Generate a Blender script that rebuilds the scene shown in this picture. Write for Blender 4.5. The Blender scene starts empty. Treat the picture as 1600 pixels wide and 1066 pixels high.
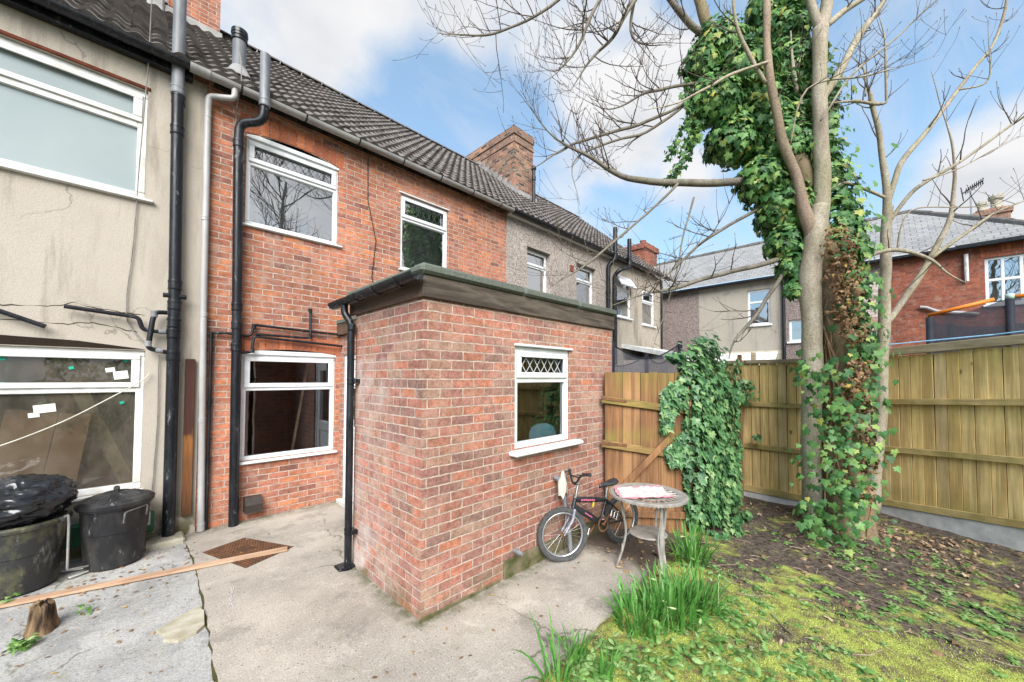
import bpy, math, random
from mathutils import Vector, Matrix, noise as mnoise
C = bpy.context.scene
col = C.collection
R = math.radians

# ------------------------------------------------------------------ camera
cam = bpy.data.objects.new("camera", bpy.data.cameras.new("camera"))
col.objects.link(cam); C.camera = cam
F = Vector((0.70717, 0.70644, 0.02928)); RT = Vector((0.70666, -0.70754, 0.00346)); UP = Vector((-0.02316, -0.01824, 0.99957))
mw = Matrix((RT, UP, -F)).transposed().to_4x4(); mw.translation = Vector((0, 0, 1.82))
cam.matrix_world = mw
cam.data.sensor_width = 36; cam.data.lens = 36 * 591.7 / 1600; cam.data.shift_y = 39.43 / 1600
cam.data.clip_start = .05; cam.data.clip_end = 2000
C.view_settings.view_transform = 'Standard'; C.view_settings.look = 'None'
C.view_settings.exposure = 1.2; C.view_settings.gamma = 1

# ------------------------------------------------------------------ node helpers
def nd(nt, t, ins=None, **props):
    n = nt.nodes.new('ShaderNode' + t)
    for k, v in props.items(): setattr(n, k, v)
    for k, v in (ins or {}).items():
        s = n.inputs[k]
        if isinstance(v, bpy.types.NodeSocket): nt.links.new(v, s)
        else: s.default_value = v
    return n
def c4(c): return (c[0], c[1], c[2], 1) if len(c) == 3 else c
def mixc(nt, f, a, b, blend='MIX'):
    n = nd(nt, 'Mix', data_type='RGBA', blend_type=blend)
    for i, v in ((0, f), (6, a), (7, b)):
        if isinstance(v, bpy.types.NodeSocket): nt.links.new(v, n.inputs[i])
        else: n.inputs[i].default_value = v if i == 0 else c4(v)
    return n.outputs[2]
def ramp(nt, f, stops, interp='LINEAR'):
    n = nd(nt, 'ValToRGB'); nt.links.new(f, n.inputs[0]); cr = n.color_ramp; cr.interpolation = interp
    while len(cr.elements) < len(stops): cr.elements.new(.5)
    for e, (p, c) in zip(cr.elements, stops): e.position = p; e.color = c4(c) if not isinstance(c, (int, float)) else (c, c, c, 1)
    return n.outputs[0]
def noise(nt, v, s, d=4, r=.55, dist=0):
    return nd(nt, 'TexNoise', {'Vector': v, 'Scale': s, 'Detail': d, 'Roughness': r, 'Distortion': dist}).outputs['Fac']
def math_(nt, op, a, b=0.0, clamp=False):
    return nd(nt, 'Math', {0: a, 1: b}, operation=op, use_clamp=clamp).outputs[0]
def vmul(nt, v, s): return nd(nt, 'VectorMath', {0: v, 1: s}, operation='MULTIPLY').outputs[0]
def pos(nt): return nd(nt, 'NewGeometry').outputs['Position']
def island(nt): return nd(nt, 'NewGeometry').outputs['Random Per Island']
def new(name, rough=.7, spec=.3, metal=0):
    m = bpy.data.materials.new(name); m.use_nodes = True
    nt = m.node_tree; b = nt.nodes['Principled BSDF']
    b.inputs['Roughness'].default_value = rough; b.inputs['Specular IOR Level'].default_value = spec; b.inputs['Metallic'].default_value = metal
    return m, nt, b
def setc(nt, b, c, k='Base Color'):
    if isinstance(c, bpy.types.NodeSocket): nt.links.new(c, b.inputs[k])
    else: b.inputs[k].default_value = c4(c) if k == 'Base Color' else c
def bump(nt, b, h, s=.4, d=.01):
    n = nd(nt, 'Bump', {'Strength': s, 'Distance': d, 'Height': h}); nt.links.new(n.outputs[0], b.inputs['Normal'])

# ------------------------------------------------------------------ sky and sun
w = bpy.data.worlds.new("World"); C.world = w; w.use_nodes = True
nt = w.node_tree; bg = nt.nodes['Background']
SUN_EL, SUN_AZ = 38, 222           # azimuth clockwise from +Y (the sun stands behind the camera)
sky = nd(nt, 'TexSky', sky_type='NISHITA', sun_disc=False, sun_elevation=R(SUN_EL), sun_rotation=R(SUN_AZ), air_density=1.0, dust_density=.6, ozone_density=1.5)
tc = nd(nt, 'TexCoord').outputs['Generated']
sp = nd(nt, 'SeparateXYZ', {0: tc})
zz = math_(nt, 'MAXIMUM', sp.outputs[2], 0.0)
den = math_(nt, 'ADD', zz, .35)
px = math_(nt, 'DIVIDE', sp.outputs[0], den); py = math_(nt, 'DIVIDE', sp.outputs[1], den)
cv = nd(nt, 'CombineXYZ', {0: px, 1: py, 2: 0.0}).outputs[0]
n1 = noise(nt, cv, 2.1, 7, .56, .25)
n2 = noise(nt, cv, 5.0, 6, .6, .3)
def blob(d, r0, r1):
    d = Vector(d).normalized()
    dt = nd(nt, 'VectorMath', {0: tc, 1: d}, operation='DOT_PRODUCT').outputs['Value']
    return nd(nt, 'MapRange', {'Value': dt, 'From Min': math.cos(R(r1)), 'From Max': math.cos(R(r0)), 'To Min': 0.0, 'To Max': 1.0}, interpolation_type='SMOOTHSTEP').outputs[0]
BLOBS = [((.342, .656, .673), 4, 18, 1.0), ((.208, .734, .646), 4, 14, .8), ((.50, .52, .69), 3, 10, .8), ((.687, .362, .63), 3, 10, 1.0), ((.705, .449, .548), 3, 10, .9), ((.796, .305, .523), 4, 12, 1.0), ((.86, .27, .42), 2, 8, .5), ((.945, -.086, .315), 3, 10, 1.0), ((.936, -.147, .33), 3, 9, .8),
         ((.41, .726, .552), 3, 11, -1.1), ((.53, .62, .52), 3, 11, -.8), ((.86, -.02, .52), 8, 19, -1.3), ((.77, .10, .63), 3, 10, -.7), ((.837, .411, .363), 3, 9, -.6), ((.693, .25, .69), 1, 4, -.7), ((.3, -.85, .42), 18, 45, 1.5)]
acc = None
for d_, r0, r1, s_ in BLOBS:
    k_ = math_(nt, 'MULTIPLY', blob(d_, r0, r1), s_); acc = k_ if acc is None else math_(nt, 'ADD', acc, k_)
m_ = math_(nt, 'ADD', n1, math_(nt, 'MULTIPLY', acc, .2))
m_ = math_(nt, 'ADD', m_, math_(nt, 'MULTIPLY', math_(nt, 'SUBTRACT', n2, .5), .25))
mask = nd(nt, 'MapRange', {'Value': m_, 'From Min': .46, 'From Max': .80}, interpolation_type='SMOOTHSTEP').outputs[0]
shade = noise(nt, cv, 3.3, 5, .5)
cloud = ramp(nt, shade, [(.34, (4.15, 4.25, 4.45)), (.56, (5.1, 5.1, 5.15))])
blue = mixc(nt, 1.0, sky.outputs[0], (1.05, 1.42, 1.58), 'MULTIPLY')
haze = nd(nt, 'MapRange', {'Value': sp.outputs[2], 'From Min': 0.0, 'From Max': .5, 'To Min': .72, 'To Max': .36}).outputs[0]
blue = mixc(nt, haze, blue, (3.5, 4.6, 5.3))
wisp = ramp(nt, noise(nt, nd(nt, 'VectorMath', {0: cv, 1: (1.0, 2.6, 1.0)}, operation='MULTIPLY').outputs[0], 1.7, 8, .68, 1.2), [(.48, 0.0), (.74, .36)])
blue = mixc(nt, wisp, blue, (4.5, 4.6, 4.75))
skyc = mixc(nt, mask, blue, cloud)
nt.links.new(skyc, bg.inputs[0]); bg.inputs[1].default_value = .08
sun = bpy.data.objects.new("sun", bpy.data.lights.new("sun", 'SUN')); col.objects.link(sun)
sun.data.energy = 3.3; sun.data.angle = R(42); sun.data.color = (1, .955, .9)
sd = Vector((math.sin(R(SUN_AZ)) * math.cos(R(SUN_EL)), math.cos(R(SUN_AZ)) * math.cos(R(SUN_EL)), math.sin(R(SUN_EL))))
sun.rotation_euler = sd.to_track_quat('Z', 'Y').to_euler()

# ------------------------------------------------------------------ mesh helpers
class MB:
    def __init__(s): s.v = []; s.f = []
    def quad(s, *p):
        i = len(s.v); s.v += [tuple(q) for q in p]; s.f.append(tuple(range(i, i + len(p)))); return s
    def add(s, vs, fs):
        i = len(s.v); s.v += [tuple(q) for q in vs]; s.f += [tuple(i + k for k in f) for f in fs]; return s
    def box(s, a, b, M=None):
        x0, y0, z0 = a; x1, y1, z1 = b
        vs = [(x, y, z) for x in (x0, x1) for y in (y0, y1) for z in (z0, z1)]
        if M is not None: vs = [M @ Vector(q) for q in vs]
        return s.add(vs, [(0, 1, 3, 2), (4, 6, 7, 5), (0, 4, 5, 1), (2, 3, 7, 6), (0, 2, 6, 4), (1, 5, 7, 3)])
    def bbox(s, a, b, c=.008, M=None):            # a box with chamfered edges
        x0, y0, z0 = a; x1, y1, z1 = b; c = min(c, (x1 - x0) * .3, (y1 - y0) * .3, (z1 - z0) * .3)
        idx = {}; vs = []
        for X in (0, 1):
            for Y in (0, 1):
                for Z in (0, 1):
                    for ax in range(3):
                        p = [x1 if X else x0, y1 if Y else y0, z1 if Z else z0]
                        for k, (sg) in enumerate((X, Y, Z)):
                            if k != ax: p[k] += -c if sg else c
                        idx[(X, Y, Z, ax)] = len(vs); vs.append(tuple(p))
        fs = []
        for ax in range(3):
            o = [k for k in range(3) if k != ax]
            for sg in (0, 1):
                q = []
                for aa, bb in ((0, 0), (1, 0), (1, 1), (0, 1)):
                    t = [0, 0, 0]; t[ax] = sg; t[o[0]] = aa; t[o[1]] = bb; q.append(idx[(*t, ax)])
                fs.append(tuple(q))
            for aa in (0, 1):
                for bb in (0, 1):
                    q = []
                    for sg in (0, 1):
                        t = [0, 0, 0]; t[ax] = sg; t[o[0]] = aa; t[o[1]] = bb
                        q += [idx[(*t, o[0])], idx[(*t, o[1])]] if sg == 0 else [idx[(*t, o[1])], idx[(*t, o[0])]]
                    fs.append(tuple(q))
        for X in (0, 1):
            for Y in (0, 1):
                for Z in (0, 1): fs.append(tuple(idx[(X, Y, Z, a_)] for a_ in range(3)))
        if M is not None: vs = [M @ Vector(q) for q in vs]
        return s.add(vs, fs)
    def tube(s, pts, rad, n=10, cap=True, squash=None):
        P = [Vector(p) for p in pts]; m = len(P)
        if isinstance(rad, (int, float)): rad = [rad] * m
        t0 = (P[1] - P[0]).normalized(); a = Vector((0, 0, 1)) if abs(t0.z) < .9 else Vector((1, 0, 0))
        x = t0.cross(a).normalized(); i0 = len(s.v)
        for i in range(m):
            t = (P[min(i + 1, m - 1)] - P[max(i - 1, 0)])
            t = t.normalized() if t.length > 1e-9 else t0
            x = (x - t * x.dot(t)).normalized(); y = t.cross(x)
            for k in range(n):
                an = 2 * math.pi * k / n
                q = P[i] + (x * math.cos(an) + y * math.sin(an)) * rad[i]
                s.v.append(tuple(q))
        for i in range(m - 1):
            for k in range(n):
                a_, b_ = i0 + i * n + k, i0 + i * n + (k + 1) % n
                s.f.append((a_, b_, b_ + n, a_ + n))
        if cap:
            s.f.append(tuple(i0 + k for k in range(n))[::-1]); s.f.append(tuple(i0 + (m - 1) * n + k for k in range(n)))
        return s
    def lathe(s, prof, c, n=32, sx=1, sy=1):
        i0 = len(s.v); m = len(prof)
        for r_, z in prof:
            for k in range(n):
                an = 2 * math.pi * k / n; s.v.append((c[0] + r_ * sx * math.cos(an), c[1] + r_ * sy * math.sin(an), c[2] + z))
        for i in range(m - 1):
            for k in range(n):
                a_, b_ = i0 + i * n + k, i0 + i * n + (k + 1) % n
                s.f.append((a_, b_, b_ + n, a_ + n))
        return s
    def prism(s, poly, z0, z1):
        n = len(poly); i = len(s.v)
        s.v += [(p[0], p[1], z0) for p in poly] + [(p[0], p[1], z1) for p in poly]
        s.f.append(tuple(i + k for k in range(n))[::-1]); s.f.append(tuple(i + n + k for k in range(n)))
        for k in range(n): s.f.append((i + k, i + (k + 1) % n, i + n + (k + 1) % n, i + n + k))
        return s
    def build(s, name, mat, parent=None, smooth=False, auto=False, mat2=None, split=0):
        me = bpy.data.meshes.new(name); off = Vector((0, 0, 0)); q = parent
        while q is not None: off += q.location; q = q.parent
        me.from_pydata([(v[0] - off.x, v[1] - off.y, v[2] - off.z) for v in s.v], [], s.f); me.materials.append(mat)
        if mat2: me.materials.append(mat2); me.polygons.foreach_set('material_index', [0 if i < split else 1 for i in range(len(me.polygons))])
        if smooth or auto:
            me.polygons.foreach_set('use_smooth', [True] * len(me.polygons))
            if auto: me.set_sharp_from_angle(angle=R(38))
        me.update(); o = bpy.data.objects.new(name, me); col.objects.link(o)
        if parent is not None: o.parent = parent
        return o
def tag(o, label, cat, group=None, kind=None):
    o['label'] = label; o['category'] = cat
    if group: o['group'] = group
    if kind: o['kind'] = kind
    return o
def thing(name, label, cat, loc=(0, 0, 0), group=None):
    o = bpy.data.objects.new(name, None); col.objects.link(o); o.location = loc; o.empty_display_size = .1
    return tag(o, label, cat, group)
def struct(name, o): o['kind'] = 'structure'; return o
def copy_tree(o, parent=None):
    c = o.copy(); col.objects.link(c); c.parent = parent
    for ch in [k for k in col.objects if k.parent == o]: copy_tree(ch, c)
    return c
def arc(c, r, a0, a1, n, f): return [f(c, r, a0 + (a1 - a0) * i / n) for i in range(n + 1)]
rnd = random.Random(7)
# ------------------------------------------------------------------ materials
MAT = {}
def brick_mat(name, cols, mortar, bw=.235, rh=.078, ms=.011, bumpd=.006, dirt=(.10, .085, .07), dirtamt=.35, white=0.0, rough=.9):
    m, nt, b = new(name, rough, .2)
    g = nd(nt, 'NewGeometry'); sp = nd(nt, 'SeparateXYZ', {0: g.outputs['Position']}); sn = nd(nt, 'SeparateXYZ', {0: g.outputs['True Normal']})
    fx = math_(nt, 'GREATER_THAN', math_(nt, 'ABSOLUTE', sn.outputs[0]), .7)
    u = nd(nt, 'Mix', {0: fx, 2: sp.outputs[0], 3: sp.outputs[1]}, data_type='FLOAT').outputs[0]
    v = nd(nt, 'CombineXYZ', {0: u, 1: sp.outputs[2], 2: 0.0}).outputs[0]
    dn = nd(nt, 'TexNoise', {'Vector': g.outputs['Position'], 'Scale': 11.0, 'Detail': 6, 'Roughness': .68}).outputs['Color']
    v2 = nd(nt, 'VectorMath', {0: v, 1: vmul(nt, nd(nt, 'VectorMath', {0: dn, 1: (.5, .5, .5)}, operation='SUBTRACT').outputs[0], (.024, .022, 0))}, operation='ADD').outputs[0]
    bt = nd(nt, 'TexBrick', {'Vector': v2, 'Color1': (0, 0, 0, 1), 'Color2': (1, 1, 1, 1), 'Mortar': (.5, .5, .5, 1), 'Scale': 1.0, 'Mortar Size': ms * .5, 'Mortar Smooth': .25, 'Bias': 0.0, 'Brick Width': bw, 'Row Height': rh}, offset=.5)
    k = len(cols); c = ramp(nt, bt.outputs['Color'], [(i / (k - 1) if k > 1 else 0, cc) for i, cc in enumerate(cols)])
    P_ = g.outputs['Position']
    fine = noise(nt, P_, 75, 6, .75)
    c = mixc(nt, 1.0, c, ramp(nt, fine, [(.34, .48), (.47, .95), (.66, 1.3)]), 'MULTIPLY')
    c = mixc(nt, 1.0, c, ramp(nt, noise(nt, P_, 16, 5, .65), [(.36, .74), (.64, 1.2)]), 'MULTIPLY')
    c = mixc(nt, 1.0, c, ramp(nt, noise(nt, vmul(nt, P_, (1, 1, .6)), .9, 6, .65), [(.36, .76), (.64, 1.16)]), 'MULTIPLY')
    big = noise(nt, P_, 1.3, 7, .68)
    c = mixc(nt, math_(nt, 'MULTIPLY', ramp(nt, big, [(.5, 0.0), (.72, 1.0)]), dirtamt), c, dirt)
    blot = noise(nt, P_, 7.0, 5, .65)
    c = mixc(nt, math_(nt, 'MULTIPLY', ramp(nt, blot, [(.52, 0.0), (.68, 1.0)]), .5), c, (.42, .28, .22))
    mc = mixc(nt, ramp(nt, noise(nt, P_, 14, 5, .65), [(.35, 0.0), (.65, 1.0)]), mortar, [x * .55 for x in mortar])
    c = mixc(nt, bt.outputs['Fac'], c, mc)
    if white:   # efflorescence, a salt bloom with its own outline
        sx = nd(nt, 'MapRange', {'Value': sp.outputs[1], 'From Min': 2.75, 'From Max': 3.65}).outputs[0]
        onx = math_(nt, 'LESS_THAN', sp.outputs[0], 1.56)
        en = ramp(nt, noise(nt, P_, 4.5, 6, .6), [(.42, 0.0), (.66, 1.0)])
        zf = ramp(nt, math_(nt, 'MULTIPLY', sp.outputs[2], .5), [(0.0, 1.0), (.16, .9), (.3, .45), (.6, .2), (.86, .8), (.99, .9), (1.0, 0.0)])
        c = mixc(nt, math_(nt, 'MULTIPLY', math_(nt, 'MULTIPLY', math_(nt, 'MULTIPLY', math_(nt, 'MULTIPLY', en, zf), sx), onx), white), c, (.52, .48, .45))
        # moss on the bottom courses
        lowz = nd(nt, 'MapRange', {'Value': sp.outputs[2], 'From Min': .0, 'From Max': .22, 'To Min': 1.0, 'To Max': 0.0}).outputs[0]
        mo = math_(nt, 'MULTIPLY', lowz, ramp(nt, noise(nt, P_, 6, 5), [(.42, 0.0), (.6, 1.0)]))
        c = mixc(nt, math_(nt, 'MULTIPLY', mo, .7), c, (.10, .10, .035))
    setc(nt, b, c)
    h = math_(nt, 'ADD', math_(nt, 'MULTIPLY', bt.outputs['Fac'], -1.0), math_(nt, 'MULTIPLY', math_(nt, 'ADD', fine, noise(nt, P_, 25, 4)), .35))
    bump(nt, b, h, .8, bumpd); return m
def plaster(name, c0, c1, stain, scale=60, bs=.5, bd=.008, stamt=.6, streak=True, moss=0):
    m, nt, b = new(name, .92, .15); P_ = pos(nt)
    c = mixc(nt, noise(nt, P_, 2.2, 6, .6), c0, c1)
    st = noise(nt, vmul(nt, P_, (1, 1, .22 if streak else 1)), 2.4, 6, .62)
    c = mixc(nt, math_(nt, 'MULTIPLY', ramp(nt, st, [(.52, 0.0), (.74, 1.0)]), stamt), c, stain)
    gr = noise(nt, P_, scale, 6, .75)
    c = mixc(nt, 1.0, c, ramp(nt, gr, [(.36, .70), (.64, 1.16)]), 'MULTIPLY')
    c = mixc(nt, math_(nt, 'MULTIPLY', ramp(nt, noise(nt, vmul(nt, P_, (1.5, 1.5, .18)), 3.4, 7, .7), [(.54, 0.0), (.66, 1.0)]), .38), c, [x * .6 for x in stain])
    # hairline cracks
    vv = nd(nt, 'TexVoronoi', {'Vector': nd(nt, 'VectorMath', {0: P_, 1: vmul(nt, nd(nt, 'TexNoise', {'Vector': P_, 'Scale': 2.5, 'Detail': 5}).outputs['Color'], (.7, .7, .7))}, operation='ADD').outputs[0], 'Scale': .55}, feature='DISTANCE_TO_EDGE').outputs['Distance']
    cr = ramp(nt, vv, [(0.0, 1.0), (.005, 0.0)])
    cr = math_(nt, 'MULTIPLY', cr, ramp(nt, noise(nt, P_, 1.1), [(.48, 0.0), (.56, 1.0)]))
    c = mixc(nt, math_(nt, 'MULTIPLY', cr, .55), c, [x * .3 for x in stain])
    if moss:
        z = nd(nt, 'SeparateXYZ', {0: P_}).outputs[2]
        lz = nd(nt, 'MapRange', {'Value': z, 'From Min': .05, 'From Max': .5, 'To Min': 1.0, 'To Max': 0.0}).outputs[0]
        c = mixc(nt, math_(nt, 'MULTIPLY', lz, ramp(nt, noise(nt, P_, 7, 5), [(.38, 0.0), (.55, .9)])), c, (.085, .08, .03))
    setc(nt, b, c); bump(nt, b, math_(nt, 'ADD', gr, noise(nt, P_, scale * .25, 3)), bs, bd); return m
def pebble(name, cs, scale=75):
    m, nt, b = new(name, .85, .2); P_ = pos(nt)
    vo = nd(nt, 'TexVoronoi', {'Vector': P_, 'Scale': scale, 'Randomness': 1.0})
    rc = nd(nt, 'SeparateColor', {0: vo.outputs['Color']}).outputs[0]
    c = ramp(nt, rc, cs)
    c = mixc(nt, ramp(nt, noise(nt, vmul(nt, P_, (1, 1, .3)), 1.6, 5), [(.5, 0.0), (.8, .45)]), c, (.17, .15, .13))
    c = mixc(nt, 1.0, c, ramp(nt, vo.outputs['Distance'], [(0.0, 1.12), (.75, .55)]), 'MULTIPLY')
    setc(nt, b, c); bump(nt, b, math_(nt, 'MULTIPLY', vo.outputs['Distance'], -1.0), .7, .008); return m
def simple(name, c0, c1=None, scale=12, rough=.6, spec=.4, metal=0, bs=.15, bd=.002, stretch=(1, 1, 1), rr=None, det=6, st=(.35, .65), specks=False):
    m, nt, b = new(name, rough, spec, metal); P_ = vmul(nt, pos(nt), stretch)
    nz = noise(nt, P_, scale, det, .62)
    c = mixc(nt, ramp(nt, nz, [(st[0], 0.0), (st[1], 1.0)]), c0, c1 if c1 else [x * .7 for x in c0])
    if specks: c = mixc(nt, ramp(nt, noise(nt, vmul(nt, pos(nt), (1.4, 1.4, .35)), 16, 7, .75), [(.60, 0.0), (.66, .75)]), c, (.17, .18, .19))
    setc(nt, b, c)
    if rr: nt.links.new(nd(nt, 'MapRange', {'Value': noise(nt, P_, scale * 2.3, 4), 'From Min': .3, 'From Max': .7, 'To Min': rr[0], 'To Max': rr[1]}).outputs[0], b.inputs['Roughness'])
    if bs: bump(nt, b, noise(nt, P_, scale * 3, 4), bs, bd)
    return m
def wood(name, cs, grain, axis='z', green=None, gz=None, rough=.85, knots=True, greenamt=.8):
    m, nt, b = new(name, rough, .2); P_ = pos(nt); isl = island(nt)
    off = nd(nt, 'CombineXYZ', {0: math_(nt, 'MULTIPLY', isl, 37.0), 1: math_(nt, 'MULTIPLY', isl, 91.0), 2: math_(nt, 'MULTIPLY', isl, 13.0)}).outputs[0]
    Q = nd(nt, 'VectorMath', {0: P_, 1: off}, operation='ADD').outputs[0]
    s = {'z': (1, 1, .05), 'x': (.05, 1, 1), 'y': (1, .05, 1), 'h': (.12, .12, 1)}[axis]
    g1 = noise(nt, vmul(nt, Q, s), 55, 4, .6, .6); g2 = noise(nt, vmul(nt, Q, s), 12, 3, .5, 1.2)
    c = ramp(nt, isl, [(i / (len(cs) - 1), x) for i, x in enumerate(cs)])
    c = mixc(nt, ramp(nt, g2, [(.4, 0.0), (.60, .7)]), c, grain)
    c = mixc(nt, 1.0, c, ramp(nt, g1, [(.3, .8), (.7, 1.13)]), 'MULTIPLY')
    c = mixc(nt, 1.0, c, ramp(nt, noise(nt, P_, 2.2, 5), [(.3, .8), (.7, 1.12)]), 'MULTIPLY')
    if knots:
        kv = nd(nt, 'TexVoronoi', {'Vector': vmul(nt, Q, (1, 1, .55)), 'Scale': 3.6}).outputs['Distance']
        c = mixc(nt, ramp(nt, kv, [(.045, .85), (.085, 0.0)]), c, [x * .35 for x in grain])
    if green:
        z = nd(nt, 'SeparateXYZ', {0: P_}).outputs[2]
        acc = None
        for z0, wd in gz:
            k = nd(nt, 'MapRange', {'Value': math_(nt, 'ABSOLUTE', math_(nt, 'SUBTRACT', z, z0)), 'From Min': 0.0, 'From Max': wd, 'To Min': 1.0, 'To Max': 0.0}).outputs[0]
            acc = k if acc is None else math_(nt, 'MAXIMUM', acc, k)
        gm = math_(nt, 'MULTIPLY', acc, ramp(nt, noise(nt, vmul(nt, P_, (1, 1, .35)), 5, 5), [(.36, 0.0), (.62, 1.0)]))
        c = mixc(nt, math_(nt, 'MULTIPLY', gm, greenamt), c, green)
    setc(nt, b, c); bump(nt, b, g1, .35, .003); return m
def leafmat(name, cs, rough=.45, spec=.45, vein=None, sub=True):
    m, nt, b = new(name, rough, spec); isl = island(nt)
    c = ramp(nt, isl, cs)
    c = mixc(nt, 1.0, c, ramp(nt, noise(nt, pos(nt), 40, 3), [(.3, .78), (.7, 1.2)]), 'MULTIPLY')
    setc(nt, b, c)
    if sub:
        tr = nd(nt, 'BsdfTranslucent', {'Color': c}); mx = nd(nt, 'MixShader', {0: .22, 1: b.outputs[0], 2: tr.outputs[0]})
        nt.links.new(mx.outputs[0], nt.nodes['Material Output'].inputs[0])
    return m
def glass(name, refl, tint=(.8, .85, .85), dust=0, rough=.0, dustc=(.4, .38, .33)):
    m = bpy.data.materials.new(name); m.use_nodes = True; nt = m.node_tree; nt.nodes.remove(nt.nodes['Principled BSDF'])
    P_ = pos(nt)
    tr = nd(nt, 'BsdfTransparent', {0: c4(tint)}); gl = nd(nt, 'BsdfGlossy', {'Color': (.95, .97, 1, 1), 'Roughness': rough})
    nz = noise(nt, P_, 2.0, 2); bp = nd(nt, 'Bump', {'Strength': .12, 'Distance': .012, 'Height': nz}); nt.links.new(bp.outputs[0], gl.inputs['Normal'])
    lw = nd(nt, 'Fresnel', {'IOR': 1.5}).outputs[0]
    f = math_(nt, 'ADD', math_(nt, 'MULTIPLY', lw, 1.0), refl, True)
    mx = nd(nt, 'MixShader', {0: f, 1: tr.outputs[0], 2: gl.outputs[0]})
    out = mx
    if dust:
        df = nd(nt, 'BsdfDiffuse', {0: c4(dustc)})
        k = math_(nt, 'MULTIPLY', ramp(nt, noise(nt, vmul(nt, P_, (1, 1, .5)), 4, 7, .7), [(.35, .25), (.7, 1.0)]), dust)
        out = nd(nt, 'MixShader', {0: k, 1: mx.outputs[0], 2: df.outputs[0]})
    nt.links.new(out.outputs[0], nt.nodes['Material Output'].inputs[0]); return m
OLD = [(.33, .13, .085), (.46, .17, .09), (.38, .15, .105), (.53, .205, .10), (.29, .12, .09), (.48, .20, .125), (.21, .09, .072)]
MAT['brick_old'] = brick_mat('old red brick', OLD, (.50, .40, .33), ms=.014, dirtamt=.5)
MAT['brick_new'] = brick_mat('extension brick', [(.30, .145, .115), (.41, .175, .125), (.27, .14, .118), (.45, .175, .105), (.25, .145, .12), (.38, .19, .145), (.34, .22, .16), (.40, .16, .11)], (.53, .42, .35), .227, .0752, .013, dirtamt=.25, white=1.0)
MAT['brick_far'] = brick_mat('far red brick', [(.22, .07, .045), (.32, .10, .06), (.26, .08, .05), (.36, .12, .07)], (.26, .18, .14), dirtamt=.2)
MAT['brick_chimney'] = brick_mat('chimney brick', [(.09, .055, .045), (.32, .15, .10), (.20, .115, .085), (.38, .20, .13), (.06, .05, .045), (.36, .25, .17)], (.40, .34, .27), dirt=(.05, .045, .04), dirtamt=.55)
m, nt, b = new('arch bricks', .9, .2); P_ = pos(nt); c = ramp(nt, island(nt), [(0, (.22, .075, .05)), (.35, (.42, .14, .07)), (.7, (.34, .11, .055)), (1, (.50, .18, .085))])
c = mixc(nt, 1.0, c, ramp(nt, noise(nt, P_, 45, 5, .7), [(.28, .6), (.72, 1.3)]), 'MULTIPLY'); setc(nt, b, c); bump(nt, b, noise(nt, P_, 40, 4), .5, .005); MAT['brick_soldier'] = m
MAT['render_beige'] = plaster('beige render', (.50, .45, .385), (.40, .355, .30), (.24, .20, .155), 130, .6, .004, .62, moss=1)
MAT['render_grey'] = plaster('grey brown render', (.44, .385, .32), (.34, .30, .25), (.15, .13, .11), 40, .3, .004, .85)
MAT['render_cream'] = plaster('pale grey render', (.42, .38, .32), (.36, .33, .28), (.24, .22, .2), 40, .3, .004, .4)
MAT['pebble'] = pebble('pebbledash', [(0, (.22, .17, .15)), (.3, (.42, .36, .32)), (.6, (.55, .48, .43)), (1, (.62, .57, .52))], 60)
MAT['pebble_far'] = pebble('brown pebbledash', [(0, (.2, .15, .14)), (.5, (.34, .27, .25)), (1, (.42, .35, .32))], 45)
MAT['upvc'] = simple('white plastic', (.74, .76, .78), (.64, .65, .66), 5, .35, .5, bs=.03)
MAT['upvc_old'] = simple('weathered white plastic', (.72, .73, .72), (.52, .51, .48), 7, .5, .4, bs=.05)
MAT['gap_shade'] = simple('dark shade for board gaps', (.045, .03, .015), (.025, .018, .01), 6, .9, .1)  # dark colour painted as the shade seen between fence boards
MAT['lead'] = simple('lead strip', (.10, .10, .105), None, 20, .45, .5)
MAT['leadwhite'] = simple('white lattice strip', (.62, .65, .65), None, 20, .4, .5)
MAT['pane'] = glass('window glass', .10)
MAT['pane_sky'] = glass('upstairs glass', .50, (.8, .83, .84))
MAT['pane_dirty'] = glass('dusty glass', .06, (.92, .9, .86), .22, dustc=(.46, .40, .32))
m, nt, b = new('frosted glass', .22, .6); P_ = pos(nt)
z = nd(nt, 'SeparateXYZ', {0: P_}).outputs[2]
setc(nt, b, mixc(nt, noise(nt, P_, 1.4, 3), (.23, .28, .29), (.34, .385, .39))); bump(nt, b, noise(nt, P_, 160, 2), .25, .002); MAT['frosted'] = m
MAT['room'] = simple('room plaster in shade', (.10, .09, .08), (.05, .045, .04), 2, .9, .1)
MAT['room_pale'] = simple('pale sky reflection colour', (.62, .63, .62), (.52, .53, .53), 3, .9, .1)  # pale colour put inside upstairs rooms, standing in for sky reflected in the panes
MAT['pipe_black'] = simple('black plastic pipe', (.007, .008, .011), (.028, .030, .034), 9, .30, .35, bs=.06, stretch=(1, 1, .25), rr=(.22, .5), st=(.5, .8), specks=True)
MAT['pipe_faded'] = simple('sun bleached pipe', (.24, .25, .27), (.12, .125, .135), 10, .5, .4, stretch=(1, 1, .2))
MAT['pipe_grey'] = simple('pale grey plastic pipe', (.38, .38, .38), (.29, .28, .27), 8, .45, .4, bs=.05, stretch=(1, 1, .3))
MAT['gutter_grey'] = simple('grey gutter', (.36, .35, .34), (.20, .19, .18), 6, .6, .3, stretch=(.4, 1, 1))
MAT['rust_dark'] = simple('dark rusty iron', (.10, .045, .022), (.05, .028, .018), 14, .85, .3, bs=.5)
MAT['rust'] = simple('rusty iron', (.20, .085, .035), (.09, .05, .03), 14, .85, .3, bs=.5)
MAT['felt'] = simple('mineral felt', (.15, .165, .14), (.085, .095, .08), 90, .95, .1, bs=.6, bd=.003)
MAT['slate'] = None
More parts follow.
